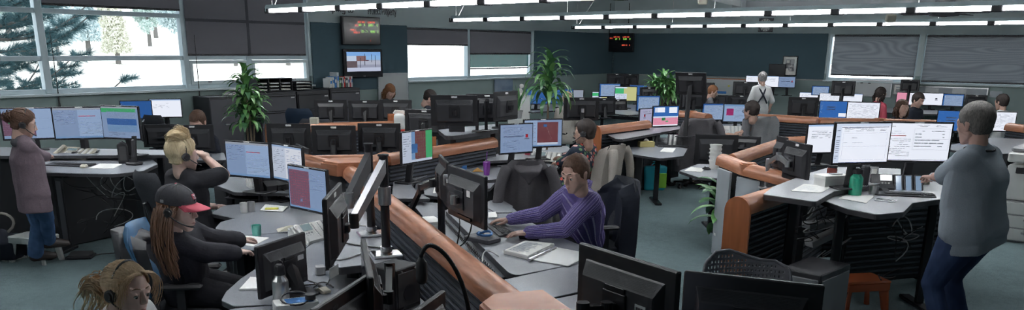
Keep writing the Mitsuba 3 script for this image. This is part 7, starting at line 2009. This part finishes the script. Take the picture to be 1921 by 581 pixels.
# pictures, boards
s_, z_, w_, h_ = wallbox(MC, wallC, 1468, 105, 1496, 142, .03); k = thing('framed_picture', 'framed grey drawing of a tree on the far wall', 'picture'); M = facing(MC, s_, z_, .04)
part(k, 'frame', box(w_, .03, h_, (0, 0, 0), .006), 'black_plastic', M); part(k, 'mat_board', box(w_ * .88, .006, h_ * .92, (0, -.016, 0)), 'paper', M); part(k, 'print', box(w_ * .6, .004, h_ * .62, (0, -.02, .02)), 'mid_grey', M)
g = np.random.default_rng(4)
for i in range(26): part(k, 'print_stroke', box(.03 + .06 * g.random(), .002, .03 + .06 * g.random(), (w_ * .5 * (g.random() - .5), -.024, h_ * .5 * (g.random() - .5))), ('grey_plastic', 'cabinet_dark', 'paper')[i % 3], M)
s_, z_, w_, h_ = wallbox(MC, wallC, 1439, 120, 1470, 143, .25); k = thing('wall_television', 'dark blank wall television left of the framed drawing', 'television'); M = facing(MC, s_, z_, .12); part(k, 'case', box(w_, .06, h_, (0, .03, 0), .008), 'black_plastic', M); part(k, 'screen', box(w_ * .95, .003, h_ * .93, (0, -.001, 0)), 'gloss_black', M)


def board(label, M_, fn, rect, off, m_='white_plastic', marks=(), frame_m='silver', name='whiteboard', cat_='whiteboard'):
    s_, z_, w_, h_ = wallbox(M_, fn, *rect, off); k = thing(name, label, cat_); M = facing(M_, s_, z_, off)
    part(k, 'panel', box(w_, .02, h_, (0, .01, 0), .003), m_, M)
    part(k, 'frame', cat(box(w_ + .03, .03, .03, (0, .008, h_ / 2)), box(w_ + .03, .03, .03, (0, .008, -h_ / 2)), box(.03, .03, h_, (w_ / 2, .008, 0)), box(.03, .03, h_, (-w_ / 2, .008, 0))), frame_m, M)
    for i, (x_, z__, ww, hh, mm) in enumerate(marks): part(k, 'note', box(ww * w_, .004, hh * h_, (x_ * w_, -.002, z__ * h_)), mm, M)
    return k


mat('board_white', (.5, .52, .53), .35)
board('blank whiteboard leaning on the wall behind the blond-brown-haired woman', MA, wallA, (711, 138, 765, 212), .06, 'board_white')
board('small blue-grey abstract poster under the middle window', MA, wallA, (929, 147, 961, 172), .05, mat('poster_blue', mikit.proc(lambda p, n, uv: mikit.mix((.1, .16, .25), (.3, .35, .42), fbm(p.x * 4, p.y * 4, p.z * 6))), .7), name='poster', cat_='poster', frame_m='poster_blue')
board('board with a map and coloured pins behind the far consoles', MC, wallC, (1322, 148, 1398, 180), .5, 'board_white', [(-.3, .1, .06, .12, 'red_cloth'), (.1, .1, .05, .1, 'yellow_paper'), (.28, -.1, .04, .12, 'leaf_green'), (.3, .25, .05, .1, 'leaf_light'), (-.1, -.3, .3, .15, 'blue_plastic')], 'wood_cap', 'map_board', 'board')
board('wide whiteboard under the left far shade', MC, wallC, (1592, 150, 1672, 180), .06, 'board_white', [(-.2, .3, .06, .05, 'ink'), (-.02, .3, .06, .05, 'ink')])
board('small framed notice right of the wide whiteboard', MC, wallC, (1676, 158, 1700, 178), .06, 'paper', [(0, .2, .6, .1, 'screen_grey'), (0, -.1, .6, .3, 'mid_grey')], 'grey_plastic', 'notice', 'notice')
board('pale panel of pinned sheets under the right far shade', MC, wallC, (1722, 164, 1852, 188), .06, 'panel_light', [(-.3, .1, .2, .6, 'board_white'), (.1, .1, .2, .6, 'board_white')])
solo('wall_plate', box(.28, .03, .16, (0, .015, 0), .004), 'panel_light', 'small pale wall plate at the far right under the shade', 'wall plate', facing(MC, *wallC(1868, 177, .03), .03))
for i, (x, y, lb) in enumerate(((1671, 34, 'beige motion sensor hanging under the middle lamp row at the right'), (1318, 1, 'beige motion sensor at the top above the lamp rows'))):
    k = thing('motion_sensor', lb, 'sensor'); M = tr(atY(x, y, 15.2)); part(k, 'body', box(.16, .1, .12, (0, 0, 0), .015), 'beige_plastic', M @ rot('x', 15)); part(k, 'rod', cyl((0, 0, .05), (0, 0, CEIL - M[2, 3] - .0), .008), 'cable_grey', M)
# filing cabinets along the left wall
def cabinet(label, x0, x1, ytop, depth=.5, rows=4, zt=1.34, off=.05, body='cabinet_body', face='cabinet_dark', doors=False):
    f = off + depth; a, b = wallA(x0, ytop, f)[0], wallA(x1, ytop, f)[0]; w_ = a - b
    k = thing('filing_cabinet', label, 'cabinet'); M = facing(MA, (a + b) / 2, 0, f)
    part(k, 'body', box(w_ - .01, depth, zt, (0, depth / 2 + .01, zt / 2), .006), body, M)
    for i in range(rows):
        h_ = (zt - .1) / rows
        if doors: q = part(k, 'door', box(w_ / rows - .02, .02, zt - .1, (-w_ / 2 + (i + .5) * w_ / rows, 0, zt / 2), .004), face, M); part(q, 'handle', box(.12, .025, .02, (-w_ / 2 + (i + .5) * w_ / rows, -.02, zt * .62), .004), 'silver', M)
        else:
            q = part(k, 'drawer', box(w_ - .04, .02, h_ - .015, (0, 0, .05 + (i + .5) * h_), .004), face, M); part(q, 'handle', box(w_ * .9, .018, .015, (0, -.015, .05 + (i + 1) * h_ - .03), .003), 'black_plastic', M)
            part(q, 'label_holder', box(.09, .006, .03, (w_ * .38, -.014, .05 + (i + .8) * h_), .002), 'mid_grey', M)
    return k, M, w_


cabinet('tall black cabinet left of the leafy plant by the window wall', 392, 452, 180, rows=1, zt=1.32, doors=True)
_, FC, FW_ = cabinet('wide charcoal lateral filing cabinet behind the leafy plant', 486, 556, 177, zt=1.36)
cabinet('black filing cabinet right of the wide charcoal one', 558, 618, 177, zt=1.36, face='cabinet_body')
cabinet('charcoal filing cabinet holding the row of upright books', 620, 676, 172, zt=1.38)
def shelfM(px, py, z, off=.3):
    o = onplane(px, py, K + V * off, V); R_ = facing(MA, 0, 0, 0); R_[:3, 3] = (o[0], o[1], z); return R_


k = thing('paper_sorter', 'black paper sorter with three compartments on the charcoal cabinet', 'sorter'); M = shelfM(508, 177, 1.37, .3)
part(k, 'case', moved(cat(box(1.3, .3, .02, (0, 0, .01)), box(1.3, .3, .02, (0, 0, .4)), *[box(.02, .3, .38, (x_, 0, .2)) for x_ in (-.64, -.22, .2, .64)], box(1.3, .01, .38, (0, .15, .2))), sc(.66, 1, .6)), 'black_plastic', M)
for i in range(3):
    for j in range(3): part(k, 'paper_pile', box(.2, .22, .024, (-.284 + .284 * i, -.03, .03 + .06 * j), .002), ('paper', 'mid_grey', 'paper')[(i + j) % 3], M)
k = thing('paper_stack', 'loose stack of papers left of the paper sorter', 'papers'); M = shelfM(447, 170, 1.33, .3)
for i in range(4): part(k, 'sheaf', box(.5 - .05 * i, .3, .025, (.03 * i, 0, .014 + .026 * i), .002), ('paper', 'mid_grey', 'cabinet_dark', 'paper')[i], M)
k = thing('paper_tray', 'stacked black paper trays right of the paper sorter', 'tray'); M = shelfM(562, 172, 1.37, .3)
for i in range(3): part(k, 'tray', cat(box(.42, .3, .012, (0, 0, .01 + .06 * i)), box(.42, .012, .045, (0, .15, .03 + .06 * i)), *[box(.012, .3, .045, (s_ * .2, 0, .03 + .06 * i)) for s_ in (-1, 1)]), 'black_plastic', M); part(k, 'sheets', box(.36, .26, .012, (0, 0, .023 + .06 * i)), 'paper', M)
bk = [('white_plastic', .10, .30), ('white_plastic', .08, .34), ('blue_plastic', .08, .36), ('board_white', .10, .5), ('leaf_green', .05, .33), ('cabinet_dark', .06, .32), ('paper', .04, .34), ('red_cloth', .05, .36), ('cabinet_dark', .1, .31), ('white_plastic', .06, .34), ('brim_pink', .05, .33), ('paper', .05, .36)]
nm_ = ['white binder leftmost on the charcoal cabinet', 'second white binder from the left on the charcoal cabinet', 'blue binder beside the two white ones on the charcoal cabinet', 'tall pale folder standing out of the book row', 'green booklet in front of the tall pale folder', 'dark book right of the green booklet', 'thin white booklet in the middle of the book row', 'red-backed book in the book row', 'thick dark book right of the red-backed one', 'white book near the right end of the book row', 'pink-red book second from the right end of the book row', 'white booklet at the right end of the book row']
xx = -.34
for (m_, w_, h_), lb in zip(bk, nm_):
    w_, h_ = w_ * .62, h_ * .62
    k = thing('book', lb, 'book', 'books on the charcoal cabinet'); M = shelfM(636, 172, 1.39, .3) @ tr(xx + w_ / 2, 0, 0); xx += w_ + .012
    part(k, 'cover', box(w_, .22, h_, (0, 0, h_ / 2), .004), m_, M); part(k, 'spine_label', box(w_ * .7, .004, h_ * .3, (0, -.112, h_ * .6)), 'sticker' if m_ not in ('white_plastic', 'paper', 'board_white') else 'blue_plastic', M)
# wall outlet etc.
solo('wall_outlet', box(.12, .02, .2, (0, .01, 0), .004), 'white_plastic', 'white wall outlet under the television', 'outlet', facing(MA, *wallA(691, 158, .02), .02))
# things in the middle
k = thing('open_book', 'open white logbook on a wooden ledge behind the low black monitor', 'book'); M = on(775, 212, 1.15, 10)
part(k, 'left_pages', hull([(-.34, -.12, .0), (-.34, .12, .0), (0, -.12, .0), (0, .12, 0), (-.3, -.12, .05), (-.3, .12, .05), (-.02, -.12, .03), (-.02, .12, .03)]), 'paper', M); part(k, 'right_pages', hull([(.34, -.12, .0), (.34, .12, .0), (0.01, -.12, .0), (.01, .12, 0), (.22, -.12, .07), (.22, .12, .07), (.02, -.12, .03), (.02, .12, .03)]), 'paper', M)
solo('ledge', box(.8, .3, 1.14, (0, 0, .57), .006), 'wood_panel', 'wooden ledge that carries the open logbook', 'ledge', tr(at(772, 214, 1.14) * [1, 1, 0]) @ rot('z', 10))
k = thing('sanitizer_dispenser', 'white hand sanitizer dispenser with a red base on the wooden rail', 'dispenser'); M = on(750, 248, .95, 5)
part(k, 'body', m3_smooth(box(.17, .1, .26, (0, 0, .16), .03), .05, 4), 'white_plastic', M, smooth=True); part(k, 'base', m3_smooth(box(.15, .09, .07, (0, 0, .035), .02), .04, 3), 'red_cloth', M, smooth=True)
solo('desk_speaker', box(.2, .18, .22, (0, 0, .11), .006), 'black_plastic', 'small black speaker under the large raised monitor', 'speaker', on(857, 246, 1.2, 5))
for i, (x, y, z, lb) in enumerate(((590, 232, 1.12, 'small beige box on the console wall behind the row of three monitors'), (1108, 196, .85, 'small pale cup left of the far middle cluster'))): solo('small_box', box(.12, .1, .09, (0, 0, .046), .004), 'beige_plastic' if i == 0 else 'white_plastic', lb, 'box', on(x, y, z))
# dark modesty panels and clutter of cables under the desks
def modesty(label, pts, z0, z1, t=.03, m_='panel_core', slat=0):
    k = thing('modesty_panel', label, 'panel'); q = [np.array(p_) for p_ in A2(z1, *pts)]
    for a, b in zip(q, q[1:]):
        d = b - a; L = float(np.linalg.norm(d)); M = tr(a[0], a[1], 0) @ rot('z', math.degrees(math.atan2(d[1], d[0])))
        part(k, 'board', box(L, t, z1 - z0, (L / 2, t, (z0 + z1) / 2), .004), m_, M)
        for i in range(slat): part(k, 'slat', hull([(x_, y_, z0 + .06 + .055 * i + z_) for x_ in (.01, L - .01) for y_, z_ in ((t / 2, -.016), (t / 2, .016), (0, -.009), (0, .009))]), 'slat_black', M)


modesty('dark panel under the standing woman\'s rear shelf', [(-40, 288), (325, 284)], .05, 1.0)
modesty('dark panel under the shelf of the woman with the blond bun', [(400, 346), (600, 346)], .05, .78)
modesty('dark panel between the capped woman and the rear shelf', [(600, 470), (628, 440), (640, 400)], .05, .74)
modesty('dark slatted panel behind the legs of the right desk', [(1492, 352), (1560, 322), (1680, 322)], .05, 1.0, slat=16)
modesty('dark slatted panel behind the standing man\'s knees', [(1600, 354), (1800, 343)], .05, 1.0, slat=16)
modesty('dark panel under the route map screens', [(905, 300), (1060, 278)], .05, .8)
modesty('dark panel under the lilac logo screen', [(1150, 258), (1280, 241)], .05, .9)
modesty('dark panel behind the desk of the white cups', [(1362, 312), (1355, 336)], .05, .7)
modesty('dark panel under the raised black monitor shelf', [(825, 250), (940, 238)], .05, 1.1)
for i, (x, y, lb) in enumerate(((1540, 420, 'grey equipment box under the right desk'), (1545, 445, 'pale network strip under the right desk'))):
    solo('equipment_box', box(.35, .12, .06, (0, 0, 0), .005), 'mid_grey' if i else 'cabinet_grey', lb, 'equipment', tr(atY(x, y, 7.9)) @ rot('z', 20) @ rot('y', -18 * i))
gr = np.random.default_rng(9)
for (x0, x1, y0, y1, Y0, n, lb) in ((1410, 1560, 405, 470, 7.75, 16, 'right desk'), (1640, 1740, 430, 520, 7.3, 8, 'standing man\'s desk'), (150, 290, 335, 420, 9.2, 12, 'left standing desk')):
    ms = []
    for i in range(n):
        x = x0 + (x1 - x0) * gr.random(); y = y0 + (y1 - y0) * gr.random()
        pts = [atY(x + gr.normal() * 22, y + gr.normal() * 16, Y0 + gr.normal() * .08) for _ in range(4)]
        ms.append(tube(bez(*pts, n=16), .005, 5))
    k = thing('cable_bundle', 'tangle of cables under the ' + lb, 'cables')
    for i, m in enumerate(ms): part(k, 'cable', m, ('cable_black', 'cable_grey', 'cable_black')[i % 3], smooth=True)
k = thing('computer_tower', 'black computer tower in the dark under the standing man\'s desk', 'computer'); part(k, 'case', box(.2, .5, .45, (0, 0, .225), .008), 'black_plastic', on(1728, 520, .0, 5)); part(k, 'front_panel', box(.18, .012, .42, (0, -.252, .225), .004), 'charcoal_plastic', on(1728, 520, .0, 5))
# ceiling steel at the top right
def beam(label, pts, r, Y, m_='mid_grey', sq=(.1, .16), name='ceiling_beam'):
    k = thing(name, label, 'beam'); q = [atY(x, y, Yy) for x, y, Yy in pts]
    for a, b in zip(q, q[1:]):
        d = (b - a) / np.linalg.norm(b - a); x_, y_, _ = frame_of(d); part(k, 'bar', hull([p_ + x_ * u * sq[0] / 2 + y_ * w_ * sq[1] / 2 for p_ in (a, b) for u in (-1, 1) for w_ in (-1, 1)]), m_)
    return k


mat('beam_grey', (.3, .32, .34), .6)
beam('pale sloping ceiling bar at the top centre', [(1335, -6, 17), (1445, 19, 17)], 0, 0, 'board_white', (.12, .12))
beam('grey horizontal ceiling duct at the top right', [(1380, 12, 17.2), (1960, 4, 12.5)], 0, 0, 'beam_grey', (.2, .16))
beam('pale vertical ceiling rod at the top right', [(1474, -12, 16.5), (1466, 18, 16.5)], 0, 0, 'board_white', (.12, .08))
beam('grey vertical ceiling hanger at the top centre', [(1396, -10, 16.8), (1394, 14, 16.8)], 0, 0, 'beam_grey', (.08, .08))
beam('long pale ledge along the far ceiling below the middle lamps', [(1450, 27, 16.5), (1960, 17, 13.0)], 0, 0, 'board_white', (.04, .05))
k = thing('ceiling_fan', 'dark ceiling fan hub and blades at the top right', 'fan'); M = tr(atY(1772, 22, 13.6))
part(k, 'downrod', cyl((0, 0, .05), (0, 0, CEIL - M[2, 3] - .01), .15, .17, n=20), 'grey_plastic', M, smooth=40); part(k, 'hub', lathe([(.001, -.08), (.2, -.06), (.26, .0), (.18, .06), (.001, .07)], 20), 'cabinet_dark', M, smooth=35)
for i in range(4): part(k, 'blade', box(.16, .5, .012, (0, .46, -.02), .004), 'cabinet_dark', M @ rot('z', 90 * i + 35) @ rot('y', 9))
